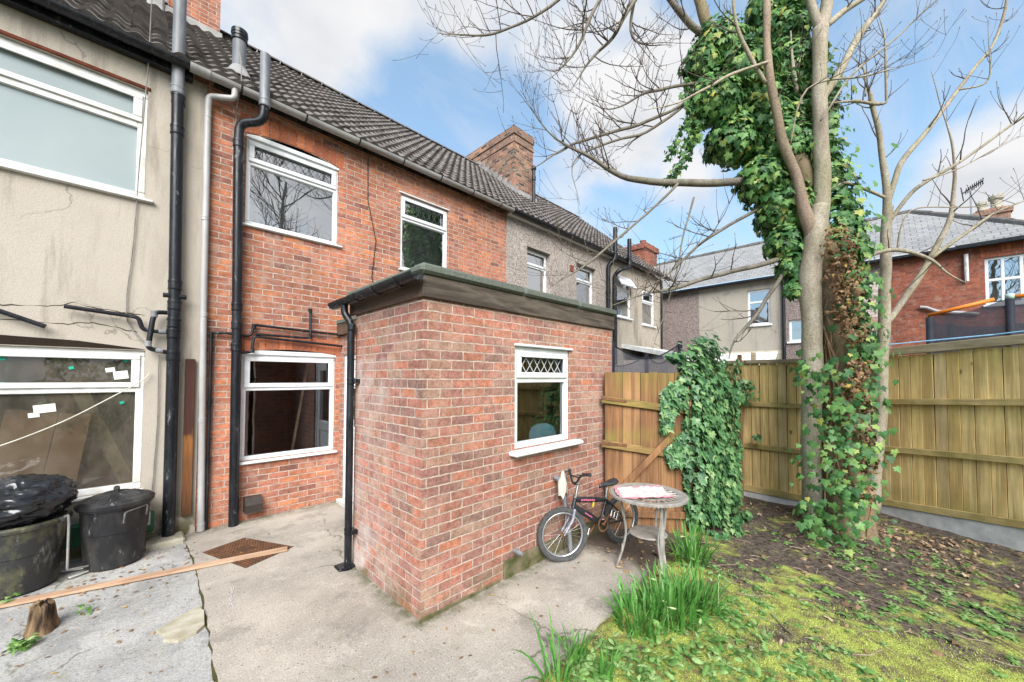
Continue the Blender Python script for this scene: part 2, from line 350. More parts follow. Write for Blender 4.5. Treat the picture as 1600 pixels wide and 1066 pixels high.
def tile_mat():
    m, nt, b = new('concrete roof tile', .85, .2); P_ = pos(nt); isl = island(nt)
    c = ramp(nt, isl, [(0, (.065, .055, .052)), (.5, (.105, .09, .085)), (1, (.145, .128, .12))])
    c = mixc(nt, ramp(nt, noise(nt, P_, 5, 6, .65), [(.45, 0.0), (.68, .7)]), c, (.22, .205, .185))
    c = mixc(nt, ramp(nt, noise(nt, P_, 22, 5, .7), [(.6, 0.0), (.7, .5)]), c, (.26, .25, .22))
    setc(nt, b, c); bump(nt, b, noise(nt, P_, 70, 3), .3, .004); return m
MAT['tile'] = tile_mat()
def slate_mat(name, c0, c1):
    m, nt, b = new(name, .6, .35); P_ = pos(nt); sp = nd(nt, 'SeparateXYZ', {0: P_})
    v = nd(nt, 'CombineXYZ', {0: sp.outputs[1], 1: math_(nt, 'MULTIPLY', sp.outputs[2], 1.8), 2: 0.0}).outputs[0]
    bt = nd(nt, 'TexBrick', {'Vector': v, 'Color1': c4(c0), 'Color2': c4(c1), 'Mortar': (.06, .06, .065, 1), 'Scale': 1.0, 'Mortar Size': .008, 'Brick Width': .25, 'Row Height': .19}, offset=.5)
    c = mixc(nt, ramp(nt, noise(nt, P_, 2, 6), [(.45, 0.0), (.7, .5)]), bt.outputs['Color'], (.30, .29, .27))
    c = mixc(nt, ramp(nt, noise(nt, P_, 11, 4), [(.66, 0.0), (.7, .8)]), c, (.06, .06, .055))
    setc(nt, b, c); bump(nt, b, bt.outputs['Fac'], -.4, .01); return m
MAT['slate'] = slate_mat('grey slate', (.225, .22, .215), (.30, .295, .29))
MAT['ridge'] = simple('ridge tile', (.15, .14, .13), (.09, .085, .08), 8, .85, .2)
MAT['fascia'] = wood('weathered dark timber', [(.055, .043, .035), (.075, .058, .045)], (.15, .125, .10), 'h', knots=False)
MAT['fascia_side'] = wood('stained brown timber', [(.10, .06, .042), (.13, .08, .055)], (.055, .04, .03), 'h', knots=False)
MAT['fence'] = wood('treated fence timber', [(.60, .41, .16), (.84, .63, .28), (.74, .51, .18), (.85, .67, .35), (.62, .46, .24), (.80, .56, .19), (.70, .54, .30)], (.46, .30, .12), 'z', (.25, .24, .05), [(2.08, .26), (1.42, .20), (.20, .22)], greenamt=.45)
MAT['fence_rail'] = wood('treated fence rail', [(.55, .41, .18), (.60, .45, .22)], (.38, .26, .11), 'h', (.15, .16, .03), [(1.0, 3.0)], greenamt=.55)
MAT['fence_cap'] = wood('weathered capping rail', [(.42, .34, .23), (.48, .40, .28)], (.28, .22, .14), 'h', (.14, .15, .04), [(1.0, 3.0)], greenamt=.4)
MAT['gate'] = wood('old brown gate timber', [(.21, .10, .05), (.31, .16, .075), (.24, .12, .055), (.34, .19, .09)], (.13, .065, .035), 'z', (.19, .17, .04), [(1.95, .45), (1.1, .15)], greenamt=.75)
MAT['gate_rail'] = wood('mossy gate rail', [(.30, .20, .07), (.27, .17, .07)], (.12, .075, .035), 'h', (.17, .16, .04), [(1.5, .4)], greenamt=.6)
MAT['pine'] = wood('raw pine strip', [(.50, .33, .22), (.5, .33, .22)], (.36, .22, .14), 'x', knots=False)
m, nt, b = new('split board stained dark', .85, .2); P_ = pos(nt)
z = nd(nt, 'SeparateXYZ', {0: P_}).outputs[2]
zn = math_(nt, 'ADD', z, math_(nt, 'MULTIPLY', math_(nt, 'SUBTRACT', noise(nt, vmul(nt, P_, (1, 1, .3)), 9, 5), .5), 1.0))
c = ramp(nt, math_(nt, 'DIVIDE', zn, 2.0), [(.0, (.07, .035, .02)), (.3, (.16, .07, .03)), (.5, (.24, .10, .03)), (.56, (.07, .03, .022)), (1, (.055, .026, .02))])
setc(nt, b, mixc(nt, 1.0, c, ramp(nt, noise(nt, vmul(nt, P_, (1, 1, .06)), 60, 4), [(.3, .7), (.7, 1.2)]), 'MULTIPLY')); MAT['board'] = m
MAT['stone'] = simple('broken pale stone', (.44, .41, .33), (.30, .27, .19), 9, .9, .2, bs=.5, bd=.006)
MAT['gravelboard'] = simple('concrete gravel board', (.58, .57, .55), (.40, .40, .38), 7, .95, .15, bs=.5, bd=.004)
MAT['post_conc'] = simple('mossy concrete post', (.22, .23, .19), (.14, .15, .11), 8, .95, .15, bs=.5, bd=.004)
MAT['bin'] = simple('scuffed black plastic', (.012, .012, .014), (.055, .053, .048), 5, .5, .4, bs=.1, stretch=(1, 1, .5), st=(.45, .75), specks=True)
m, nt, b = new('dirty black plastic', .5, .4); P_ = pos(nt)
c = mixc(nt, ramp(nt, noise(nt, vmul(nt, P_, (1, 1, .6)), 5, 6, .65), [(.46, 0.0), (.62, .85)]), (.028, .029, .03), (.13, .125, .06))
c = mixc(nt, ramp(nt, noise(nt, vmul(nt, P_, (1.4, 1.4, .4)), 6, 6, .7), [(.56, 0.0), (.68, .8)]), c, (.30, .29, .26))
setc(nt, b, c); MAT['bin_dirty'] = m
MAT['bag'] = simple('black refuse sack', (.010, .011, .014), (.018, .019, .023), 6, .24, .6, bs=.3, bd=.006)
MAT['green_paint'] = simple('green paint', (.03, .16, .075), (.02, .10, .05), 9, .6, .35)
MAT['white_paint'] = simple('white painted tile', (.62, .62, .58), (.45, .45, .4), 9, .6, .35)
MAT['card'] = simple('brown cardboard', (.42, .27, .15), (.34, .21, .12), 3, .9, .1)
MAT['redwood'] = simple('dark red panel', (.13, .035, .028), (.08, .025, .02), 3, .6, .2)
MAT['yellowish'] = simple('old upholstery', (.30, .24, .12), (.2, .15, .08), 8, .9, .1)
MAT['sticker_green'] = simple('green sticker', (.02, .38, .26), None, 9, .5, .3)
MAT['sticker_white'] = simple('white label', (.68, .72, .68), (.6, .64, .6), 9, .6, .3)
MAT['metal'] = simple('dull steel', (.42, .42, .42), (.25, .24, .23), 20, .4, .5, .9)
MAT['alu'] = simple('alloy', (.55, .56, .58), (.4, .4, .42), 20, .35, .5, .8)
MAT['tyre'] = simple('worn tyre rubber', (.045, .046, .048), (.085, .083, .08), 25, .85, .2, bs=.2)
MAT['bikepaint'] = simple('black bicycle paint', (.014, .015, .022), (.03, .03, .035), 14, .35, .5)
MAT['fork'] = simple('silver fork paint', (.36, .36, .42), (.10, .09, .11), 16, .4, .5, .3)
MAT['pink'] = simple('pink decal', (.62, .16, .24), (.5, .12, .2), 40, .5, .4)
MAT['white'] = simple('white decal', (.7, .7, .72), None, 40, .5, .4)
MAT['yellow'] = simple('yellow tag', (.7, .5, .02), None, 40, .5, .4)
MAT['saddle'] = simple('black vinyl', (.02, .021, .025), (.035, .035, .04), 14, .4, .5)
MAT['tablemetal'] = simple('taupe cast metal', (.36, .34, .31), (.24, .22, .20), 14, .55, .4, .2, bs=.2)
MAT['rag'] = simple('dirty white rag', (.55, .51, .44), (.36, .32, .26), 9, .95, .1)
m, nt, b = new('pink and white cloth', .95, .1); P_ = pos(nt)
sp = nd(nt, 'SeparateXYZ', {0: P_}); a_ = math_(nt, 'ADD', math_(nt, 'MULTIPLY', sp.outputs[0], .75), math_(nt, 'MULTIPLY', sp.outputs[1], -.66))
wv = math_(nt, 'SINE', math_(nt, 'MULTIPLY', a_, 60.0))
edge = nd(nt, 'Attribute', attribute_name='edge').outputs['Fac']
c = mixc(nt, ramp(nt, wv, [(.6, 0.0), (.9, .16)]), (.60, .50, .48), (.60, .25, .29))
c = mixc(nt, math_(nt, 'MULTIPLY', edge, ramp(nt, noise(nt, P_, 60, 4), [(.3, .4), (.6, 1.0)])), c, (.56, .17, .22))
c = mixc(nt, ramp(nt, noise(nt, P_, 45, 5, .7), [(.60, 0.0), (.68, .9)]), c, (.10, .07, .06))
setc(nt, b, c); MAT['cloth'] = m
MAT['chair_blue'] = simple('light blue chair', (.22, .60, .76), (.32, .68, .82), 2, .5, .3, stretch=(.1, .1, 4))
MAT['net'] = None
def net_mat(name, c, a):
    m = bpy.data.materials.new(name); m.use_nodes = True; nt = m.node_tree; b = nt.nodes['Principled BSDF']; b.inputs['Base Color'].default_value = c4(c); b.inputs['Roughness'].default_value = .9
    tr = nd(nt, 'BsdfTransparent'); P_ = pos(nt)
    k = nd(nt, 'MapRange', {'Value': noise(nt, P_, 5, 4), 'From Min': .3, 'From Max': .7, 'To Min': a - .1, 'To Max': a + .1}).outputs[0]
    mx = nd(nt, 'MixShader', {0: k, 1: tr.outputs[0], 2: b.outputs[0]}); nt.links.new(mx.outputs[0], nt.nodes['Material Output'].inputs[0]); return m
MAT['net'] = net_mat('black trampoline netting', (.03, .032, .045), .8)
MAT['net_thin'] = net_mat('sagging thin netting', (.10, .10, .12), .5)
MAT['padding'] = simple('navy foam sleeve', (.02, .024, .035), None, 9, .7, .3)
MAT['orange'] = simple('orange plastic tube', (.75, .22, .02), (.6, .17, .02), 6, .5, .4)
MAT['line_blue'] = simple('blue cord', (.18, .38, .55), None, 9, .6, .3)
MAT['string'] = simple('white string', (.62, .6, .52), None, 9, .9, .1)
MAT['cable'] = simple('grey cable', (.16, .14, .13), (.28, .26, .24), 7, .7, .2)
def bark(name, c0, c1, green, gamt, scale=6, spots=True):
    m, nt, b = new(name, .88, .2); P_ = pos(nt)
    c = mixc(nt, ramp(nt, noise(nt, vmul(nt, P_, (1, 1, .35)), scale, 8, .72), [(.40, 0.0), (.60, 1.0)]), c0, c1)
    c = mixc(nt, math_(nt, 'MULTIPLY', ramp(nt, noise(nt, vmul(nt, P_, (1, 1, .3)), 2.4, 5), [(.4, 0.0), (.65, 1.0)]), gamt), c, green)
    c = mixc(nt, 1.0, c, ramp(nt, noise(nt, vmul(nt, P_, (1, 1, 1.6)), 50, 6, .78), [(.38, .55), (.5, 1.0), (.64, 1.25)]), 'MULTIPLY')
    if spots: c = mixc(nt, ramp(nt, nd(nt, 'TexVoronoi', {'Vector': vmul(nt, P_, (1, 1, .7)), 'Scale': 9.0}).outputs['Distance'], [(.05, .7), (.10, 0.0)]), c, [x * .35 for x in c1])
    setc(nt, b, c); bump(nt, b, math_(nt, 'ADD', noise(nt, P_, 30, 5, .65), noise(nt, vmul(nt, P_, (1, 1, 3.0)), 9, 3)), .45, .008); return m
MAT['bark_pale'] = bark('smooth pale bark', (.44, .385, .31), (.29, .235, .18), (.26, .25, .14), .55)
MAT['bark_ivy'] = bark('ivied trunk bark', (.27, .20, .13), (.17, .115, .07), (.20, .19, .09), .5)
MAT['bark_twig'] = bark('twig bark', (.14, .105, .09), (.085, .062, .055), (.2, .18, .12), .3, spots=False)
MAT['bark_brown'] = bark('reddish brown stem bark', (.34, .255, .19), (.22, .155, .12), (.25, .23, .13), .3)
MAT['bark_limb'] = bark('grey brown limb bark', (.20, .175, .15), (.125, .108, .09), (.24, .23, .14), .3)
MAT['leaf_ivy'] = leafmat('ivy leaf', [(0, (.03, .10, .03)), (.4, (.07, .19, .055)), (.75, (.15, .31, .085)), (.93, (.28, .42, .12)), (1, (.42, .40, .09))], .5, .4)
MAT['leaf_ivy_fence'] = leafmat('glossy ivy leaf', [(0, (.03, .095, .038)), (.45, (.075, .19, .07)), (.85, (.16, .31, .12)), (1, (.30, .42, .18))], .42, .45)
MAT['leaf_dead'] = leafmat('dead brown leaf', [(0, (.12, .065, .035)), (.5, (.22, .13, .07)), (.9, (.32, .21, .12)), (1, (.45, .30, .06))], .85, .15, sub=False)
MAT['litter'] = leafmat('fallen leaf', [(0, (.10, .06, .035)), (.4, (.22, .14, .08)), (.8, (.36, .25, .15)), (1, (.44, .35, .24))], .9, .15, sub=False)
MAT['weed'] = leafmat('weed leaf', [(0, (.08, .19, .04)), (.5, (.17, .31, .08)), (1, (.30, .43, .17))], .6, .3)
MAT['moss'] = leafmat('moss blade', [(0, (.22, .28, .04)), (.5, (.40, .48, .09)), (1, (.58, .62, .18))], .8, .2)
MAT['daff'] = leafmat('daffodil leaf', [(0, (.05, .18, .03)), (.5, (.10, .29, .05)), (1, (.20, .40, .11))], .42, .45)
MAT['bud'] = simple('pale green bud', (.42, .48, .28), (.3, .4, .15), 30, .6, .3)
# ground materials
def ground_mat():
    m, nt, b = new('soil moss and litter', .95, .12); P_ = pos(nt); sp = nd(nt, 'SeparateXYZ', {0: P_})
    soil = mixc(nt, ramp(nt, noise(nt, P_, 18, 8, .74), [(.38, 0.0), (.60, 1.0)]), (.032, .026, .022), (.19, .15, .12))
    soil = mixc(nt, ramp(nt, noise(nt, P_, 90, 3, .7), [(.56, 0.0), (.66, .75)]), soil, (.28, .22, .16))
    mossc = mixc(nt, ramp(nt, noise(nt, P_, 95, 6, .8), [(.38, 0.0), (.60, 1.0)]), (.16, .20, .03), (.66, .74, .18))
    mossc = mixc(nt, ramp(nt, noise(nt, P_, 9, 4), [(.44, 0.0), (.62, .75)]), mossc, (.17, .12, .065))
    # moss grows away from the tree and the hedge: distance to the tree foot
    dx = math_(nt, 'SUBTRACT', sp.outputs[0], 6.3); dy = math_(nt, 'SUBTRACT', sp.outputs[1], .8)
    dist = math_(nt, 'SQRT', math_(nt, 'ADD', math_(nt, 'MULTIPLY', dx, dx), math_(nt, 'MULTIPLY', dy, dy)))
    near = nd(nt, 'MapRange', {'Value': dist, 'From Min': 1.2, 'From Max': 3.6}).outputs[0]
    mm = math_(nt, 'ADD', noise(nt, P_, 2.3, 8, .72), math_(nt, 'MULTIPLY', near, .195))
    c = mixc(nt, ramp(nt, mm, [(.56, 0.0), (.64, .9)]), soil, mossc)
    setc(nt, b, c); bump(nt, b, math_(nt, 'ADD', noise(nt, P_, 40, 5, .7), noise(nt, P_, 120, 3)), .9, .02); return m
MAT['ground'] = ground_mat()
def concrete(name, c0, c1, c2, mossamt=.5, soilpatch=False):
    m, nt, b = new(name, .9, .2); P_ = pos(nt); sp = nd(nt, 'SeparateXYZ', {0: P_})
    c = mixc(nt, ramp(nt, noise(nt, P_, 1.1, 7, .62), [(.38, 0.0), (.62, 1.0)]), c0, c1)
    c = mixc(nt, ramp(nt, noise(nt, P_, 4.0, 7, .7), [(.5, 0.0), (.72, .75)]), c, c2)
    c = mixc(nt, 1.0, c, ramp(nt, noise(nt, P_, 85, 7, .8), [(.36, .58), (.5, 1.0), (.66, 1.28)]), 'MULTIPLY')
    c = mixc(nt, math_(nt, 'MULTIPLY', ramp(nt, noise(nt, P_, 1.7, 8, .72, .4), [(.53, 0.0), (.60, 1.0)]), .42), c, [x * .55 for x in c1])
    c = mixc(nt, math_(nt, 'MULTIPLY', ramp(nt, noise(nt, P_, 3.1, 8, .75, .6), [(.57, 0.0), (.64, 1.0)]), .4), c, (.52, .48, .42))
    vv = nd(nt, 'TexVoronoi', {'Vector': nd(nt, 'VectorMath', {0: P_, 1: vmul(nt, nd(nt, 'TexNoise', {'Vector': P_, 'Scale': 3.0, 'Detail': 6}).outputs['Color'], (.6, .6, .0))}, operation='ADD').outputs[0], 'Scale': .42}, feature='DISTANCE_TO_EDGE').outputs['Distance']
    ck = math_(nt, 'MULTIPLY', ramp(nt, vv, [(0.0, 1.0), (.006, 0.0)]), ramp(nt, noise(nt, P_, .9), [(.5, 0.0), (.55, 1.0)])); c = mixc(nt, math_(nt, 'MULTIPLY', ck, .8), c, (.07, .065, .04))
    vo = nd(nt, 'TexVoronoi', {'Vector': P_, 'Scale': 55.0}); pk = nd(nt, 'SeparateColor', {0: vo.outputs['Color']}).outputs[0]
    st = math_(nt, 'MULTIPLY', ramp(nt, vo.outputs['Distance'], [(.25, 1.0), (.4, 0.0)]), ramp(nt, pk, [(.86, 0.0), (.9, 1.0)]))
    c = mixc(nt, math_(nt, 'MULTIPLY', st, .45), c, (.58, .54, .48))
    dk = math_(nt, 'MULTIPLY', ramp(nt, vo.outputs['Distance'], [(.2, 1.0), (.35, 0.0)]), ramp(nt, pk, [(.05, 1.0), (.08, 0.0)]))
    c = mixc(nt, math_(nt, 'MULTIPLY', dk, .8), c, (.06, .05, .04))
    c = mixc(nt, math_(nt, 'MULTIPLY', ramp(nt, noise(nt, P_, 2.6, 6, .66), [(.58, 0.0), (.72, 1.0)]), mossamt), c, (.13, .13, .05))
    if soilpatch:   # soil spilt over the slab in the corner by the gate
        k = nd(nt, 'MapRange', {'Value': math_(nt, 'SUBTRACT', sp.outputs[0], math_(nt, 'MULTIPLY', sp.outputs[1], .12)), 'From Min': 2.75, 'From Max': 3.5}).outputs[0]
        k = ramp(nt, math_(nt, 'ADD', math_(nt, 'MULTIPLY', k, .62), math_(nt, 'MULTIPLY', noise(nt, P_, 5, 6, .7), .6)), [(.58, 0.0), (.82, .92)])
        c = mixc(nt, k, c, mixc(nt, noise(nt, P_, 30, 5, .7), (.035, .026, .02), (.13, .095, .07)))
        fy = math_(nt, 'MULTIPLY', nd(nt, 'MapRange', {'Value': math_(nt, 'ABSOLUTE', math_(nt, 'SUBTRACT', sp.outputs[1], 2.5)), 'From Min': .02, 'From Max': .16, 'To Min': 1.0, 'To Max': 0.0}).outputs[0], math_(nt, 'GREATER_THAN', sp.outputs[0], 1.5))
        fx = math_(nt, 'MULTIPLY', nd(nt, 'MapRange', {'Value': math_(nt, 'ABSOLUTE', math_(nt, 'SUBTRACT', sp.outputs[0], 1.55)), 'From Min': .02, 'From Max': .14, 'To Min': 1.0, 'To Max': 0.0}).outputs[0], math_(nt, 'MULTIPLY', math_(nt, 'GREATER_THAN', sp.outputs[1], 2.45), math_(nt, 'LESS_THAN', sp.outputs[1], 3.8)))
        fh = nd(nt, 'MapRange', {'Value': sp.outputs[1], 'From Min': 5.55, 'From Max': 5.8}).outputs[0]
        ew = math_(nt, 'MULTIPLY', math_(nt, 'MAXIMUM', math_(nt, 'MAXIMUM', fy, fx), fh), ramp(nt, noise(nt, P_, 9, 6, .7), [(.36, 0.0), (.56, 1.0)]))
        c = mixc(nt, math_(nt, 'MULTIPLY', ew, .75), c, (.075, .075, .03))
    setc(nt, b, c); bump(nt, b, math_(nt, 'ADD', noise(nt, P_, 60, 5, .7), noise(nt, P_, 8, 4)), .5, .006); return m
MAT['conc_grey'] = concrete('grey concrete', (.39, .385, .37), (.27, .265, .255), (.36, .34, .29), .6)
MAT['conc_pink'] = concrete('pinkish worn concrete', (.415, .375, .32), (.285, .255, .22), (.37, .325, .28), .35, True)
MAT['mossjoint'] = simple('moss in the joint', (.09, .09, .03), (.05, .04, .02), 18, .95, .1, bs=.8, bd=.01)
MAT['far_ground'] = simple('rough garden ground', (.10, .10, .04), (.08, .06, .04), 2, .95, .1)
# ------------------------------------------------------------------ measured tree limbs (x, y, z, radius) and ivy masses
TREE_A = [[(6.29, 0.38, -0.15, 0.282), (6.38, 0.4, 0.15, 0.252), (6.45, 0.43, 0.69, 0.227), (6.53, 0.45, 1.33, 0.219), (6.61, 0.47, 2.09, 0.237), (6.67, 0.5, 2.78, 0.242), (6.69, 0.57, 3.5, 0.235), (6.65, 0.71, 4.24, 0.237), (6.56, 0.89, 5.0, 0.218), (6.39, 1.16, 5.6, 0.206), (6.14, 1.5, 6.32, 0.185), (5.94, 1.8, 7.05, 0.168), (5.83, 2.0, 7.71, 0.148), (5.61, 2.31, 8.78, 0.109)], [(7.03, 0.96, 5.23, 0.21), (6.91, 1.06, 6.02, 0.182), (6.88, 1.08, 6.81, 0.159), (6.94, 1.01, 7.6, 0.135), (6.96, 0.96, 8.79, 0.111)]]
TREE_AL = [[(6.45, 1.21, 4.68, 0.065), (5.71, 1.83, 4.6, 0.057), (5.11, 2.32, 4.57, 0.051), (4.65, 2.65, 4.66, 0.038), (4.32, 2.85, 4.83, 0.03), (3.94, 3.1, 4.99, 0.017), (3.66, 3.25, 5.27, 0.013), (3.47, 3.31, 5.54, 0.008)], [(5.22, 2.02, 4.47, 0.02), (4.65, 2.29, 3.88, 0.016), (4.0, 2.64, 3.26, 0.016), (3.48, 2.84, 2.88, 0.011)], [(6.34, 1.09, 3.49, 0.037), (5.82, 1.42, 3.3, 0.034), (5.24, 1.81, 3.1, 0.031), (4.79, 2.06, 2.94, 0.023), (4.46, 2.2, 2.85, 0.019), (4.06, 2.41, 2.68, 0.011)], [(6.41, 1.03, 3.34, 0.029), (6.18, 1.16, 2.99, 0.029), (5.94, 1.31, 2.61, 0.026), (5.7, 1.46, 2.31, 0.022), (5.56, 1.5, 2.08, 0.018)], [(6.43, 1.25, 4.32, 0.027), (5.94, 1.58, 3.99, 0.024), (5.49, 1.86, 3.64, 0.02), (5.06, 2.13, 3.21, 0.02), (4.71, 2.32, 2.96, 0.016)], [(5.92, 1.79, 6.84, 0.05), (5.58, 1.99, 6.98, 0.051), (5.3, 2.12, 7.21, 0.046), (5.01, 2.25, 7.55, 0.038)], [(6.07, 1.67, 6.37, 0.033), (5.71, 1.86, 6.09, 0.029), (5.24, 2.18, 5.92, 0.025), (4.87, 2.38, 5.7, 0.021), (4.46, 2.64, 5.44, 0.013), (4.05, 2.87, 5.54, 0.008)], [(6.2, 1.53, 6.46, 0.029), (5.62, 1.97, 5.86, 0.025), (5.0, 2.45, 5.41, 0.026), (4.45, 2.83, 5.17, 0.022), (4.05, 3.08, 4.9, 0.017), (3.73, 3.26, 4.62, 0.013), (3.41, 3.42, 4.47, 0.008)], [(6.2, 1.53, 6.54, 0.033), (5.49, 2.1, 5.7, 0.025), (4.99, 2.44, 5.26, 0.021), (4.45, 2.83, 5.01, 0.017), (4.14, 2.99, 4.66, 0.013), (4.11, 2.87, 4.1, 0.008)], [(4.79, 2.06, 7.31, 0.035), (4.44, 2.34, 6.57, 0.028), (4.2, 2.48, 6.12, 0.024), (3.95, 2.65, 5.73, 0.02), (3.75, 2.75, 5.35, 0.012)], [(4.31, 2.26, 7.09, 0.035), (3.97, 2.52, 6.45, 0.023), (3.78, 2.63, 5.91, 0.019), (3.53, 2.78, 5.53, 0.012), (3.3, 2.91, 5.54, 0.008)], [(3.63, 2.39, 6.58, 0.022), (3.28, 2.68, 6.07, 0.018), (2.94, 2.95, 5.79, 0.014), (2.7, 3.12, 5.63, 0.014), (2.46, 3.27, 5.58, 0.01), (2.23, 3.42, 5.56, 0.007)], [(4.61, 2.24, 7.15, 0.024), (4.6, 2.38, 6.45, 0.02), (4.82, 2.26, 6.33, 0.012), (5.13, 2.04, 6.38, 0.008)], [(5.5, 1.9, 4.33, 0.016), (5.27, 2.02, 3.49, 0.012), (5.08, 2.09, 2.86, 0.012), (4.84, 2.21, 2.2, 0.008)]]
TREE_B = [[(6.42, 0.74, -0.13, 0.138), (6.38, 0.76, 0.73, 0.126), (6.38, 0.73, 1.75, 0.126), (6.37, 0.73, 2.6, 0.127), (6.37, 0.72, 3.28, 0.134), (6.41, 0.69, 3.63, 0.141), (6.46, 0.65, 3.89, 0.124), (6.5, 0.62, 4.14, 0.103)], [(6.47, 0.68, 3.34, 0.074), (6.4, 0.72, 3.71, 0.084), (6.32, 0.77, 4.06, 0.082), (6.22, 0.84, 4.49, 0.065), (6.06, 0.97, 4.99, 0.059), (5.98, 1.01, 5.41, 0.059), (5.9, 1.06, 5.83, 0.056), (5.85, 1.08, 6.33, 0.049), (5.82, 1.07, 6.83, 0.049), (5.77, 1.07, 7.84, 0.039), (5.7, 1.07, 9.01, 0.028)], [(6.45, 0.68, 3.68, 0.108), (6.53, 0.61, 4.17, 0.104), (6.53, 0.61, 5.05, 0.098), (6.52, 0.62, 5.67, 0.095), (6.54, 0.6, 6.3, 0.092), (6.57, 0.59, 6.62, 0.102)], [(6.57, 0.59, 6.59, 0.068), (6.51, 0.68, 7.0, 0.052), (6.46, 0.75, 7.61, 0.046), (6.44, 0.77, 8.9, 0.032)], [(6.57, 0.59, 6.59, 0.089), (6.66, 0.53, 7.05, 0.075), (6.74, 0.45, 7.97, 0.064), (6.81, 0.38, 9.35, 0.044)]]
TREE_BL = [[(6.61, 0.54, 6.66, 0.047), (6.78, 0.4, 6.85, 0.043), (6.99, 0.21, 7.05, 0.036), (7.29, -0.06, 7.36, 0.029), (7.6, -0.36, 7.93, 0.018)], [(6.64, 0.82, 4.36, 0.05), (6.62, 0.83, 5.09, 0.043), (6.61, 0.84, 5.65, 0.043), (6.55, 0.89, 6.2, 0.037), (6.52, 0.91, 6.78, 0.029)], [(6.57, 0.62, 5.61, 0.061), (6.8, 0.43, 6.04, 0.054), (7.06, 0.2, 6.65, 0.046), (7.33, -0.02, 7.09, 0.035), (7.53, -0.19, 7.54, 0.029), (7.8, -0.43, 8.31, 0.019)], [(5.88, 1.1, 5.75, 0.028), (5.67, 1.25, 6.11, 0.029), (5.54, 1.33, 6.38, 0.025), (5.45, 1.36, 6.69, 0.022), (5.39, 1.37, 7.07, 0.018), (5.26, 1.42, 7.7, 0.011)], [(5.83, 1.07, 5.99, 0.018), (5.37, 1.4, 5.73, 0.022), (5.03, 1.6, 5.48, 0.018), (4.71, 1.8, 5.24, 0.015), (4.28, 2.09, 5.05, 0.011)], [(6.34, 0.59, 5.21, 0.013), (6.48, 0.29, 5.72, 0.015), (6.74, -0.13, 6.13, 0.011), (6.81, -0.36, 6.36, 0.008), (6.99, -0.69, 6.65, 0.005)], [(5.94, 0.86, 4.85, 0.01), (5.92, 0.68, 5.46, 0.013), (6.26, 0.16, 5.53, 0.012), (6.36, -0.12, 5.54, 0.008), (6.55, -0.48, 5.59, 0.005)]]
TREE_C = [[(7.52, 0.2, -0.08, 0.079), (7.53, 0.15, 0.83, 0.079), (7.56, 0.08, 1.74, 0.078), (7.55, 0.06, 2.47, 0.075), (7.55, 0.02, 3.39, 0.065), (7.54, -0.0, 4.07, 0.062), (7.55, -0.02, 4.28, 0.055)], [(7.54, -0.0, 4.07, 0.058), (7.52, 0.0, 4.48, 0.049), (7.49, 0.02, 4.94, 0.039), (7.43, 0.06, 5.39, 0.036), (7.35, 0.12, 5.83, 0.03), (7.32, 0.15, 5.94, 0.017)], [(7.54, -0.01, 4.34, 0.039), (7.57, -0.09, 4.65, 0.038), (7.62, -0.19, 4.92, 0.038), (7.87, -0.5, 5.43, 0.03), (8.19, -0.89, 6.13, 0.023), (8.34, -1.09, 6.46, 0.019), (8.4, -1.22, 6.96, 0.016), (8.39, -1.28, 7.55, 0.011)], [(7.57, -0.03, 4.07, 0.029), (7.62, -0.23, 4.39, 0.028), (7.64, -0.4, 4.53, 0.024), (7.81, -0.72, 4.75, 0.019), (8.24, -1.31, 5.28, 0.015), (8.42, -1.64, 5.53, 0.009)]]
TREE_CL = [[(7.58, 0.02, 2.61, 0.042), (7.75, -0.21, 3.06, 0.044), (7.92, -0.44, 3.55, 0.039), (8.04, -0.62, 4.04, 0.035), (8.04, -0.68, 4.52, 0.023), (7.97, -0.67, 5.04, 0.02), (7.83, -0.59, 5.46, 0.015), (7.65, -0.47, 6.05, 0.012)], [(7.84, -0.42, 3.49, 0.027), (7.98, -0.71, 3.77, 0.023), (8.19, -1.07, 4.08, 0.019), (8.38, -1.41, 4.25, 0.015)], [(7.0, 0.29, 3.4, 0.026), (7.05, 0.15, 3.5, 0.031), (7.2, -0.08, 3.55, 0.03), (7.41, -0.38, 3.41, 0.023), (7.51, -0.55, 3.22, 0.019), (7.61, -0.73, 3.06, 0.016)], [(7.44, 0.03, 5.74, 0.02), (7.08, 0.25, 5.7, 0.023), (6.65, 0.55, 5.61, 0.017)], [(7.34, 0.13, 5.78, 0.023), (7.46, -0.02, 5.74, 0.019), (7.44, -0.04, 5.9, 0.019), (7.36, -0.03, 6.6, 0.016), (7.25, 0.03, 6.94, 0.01)], [(7.53, 0.0, 4.39, 0.023), (7.25, 0.18, 4.47, 0.023), (6.94, 0.4, 4.54, 0.02), (6.66, 0.58, 4.38, 0.014)], [(7.29, 0.18, 5.85, 0.013), (7.26, 0.19, 6.21, 0.01), (7.13, 0.31, 6.44, 0.007)], [(7.94, -0.75, 5.79, 0.011), (8.08, -0.99, 5.83, 0.011), (8.01, -1.02, 6.12, 0.008), (7.85, -0.98, 6.61, 0.005)], [(7.37, -0.09, 3.55, 0.015), (7.37, -0.22, 4.09, 0.009), (7.74, -0.7, 4.1, 0.008), (7.98, -1.05, 4.13, 0.008), (8.09, -1.27, 4.32, 0.005)], [(7.45, -0.35, 4.49, 0.012), (7.71, -0.71, 4.63, 0.008), (7.95, -1.06, 4.86, 0.008), (8.08, -1.28, 4.99, 0.005)]]
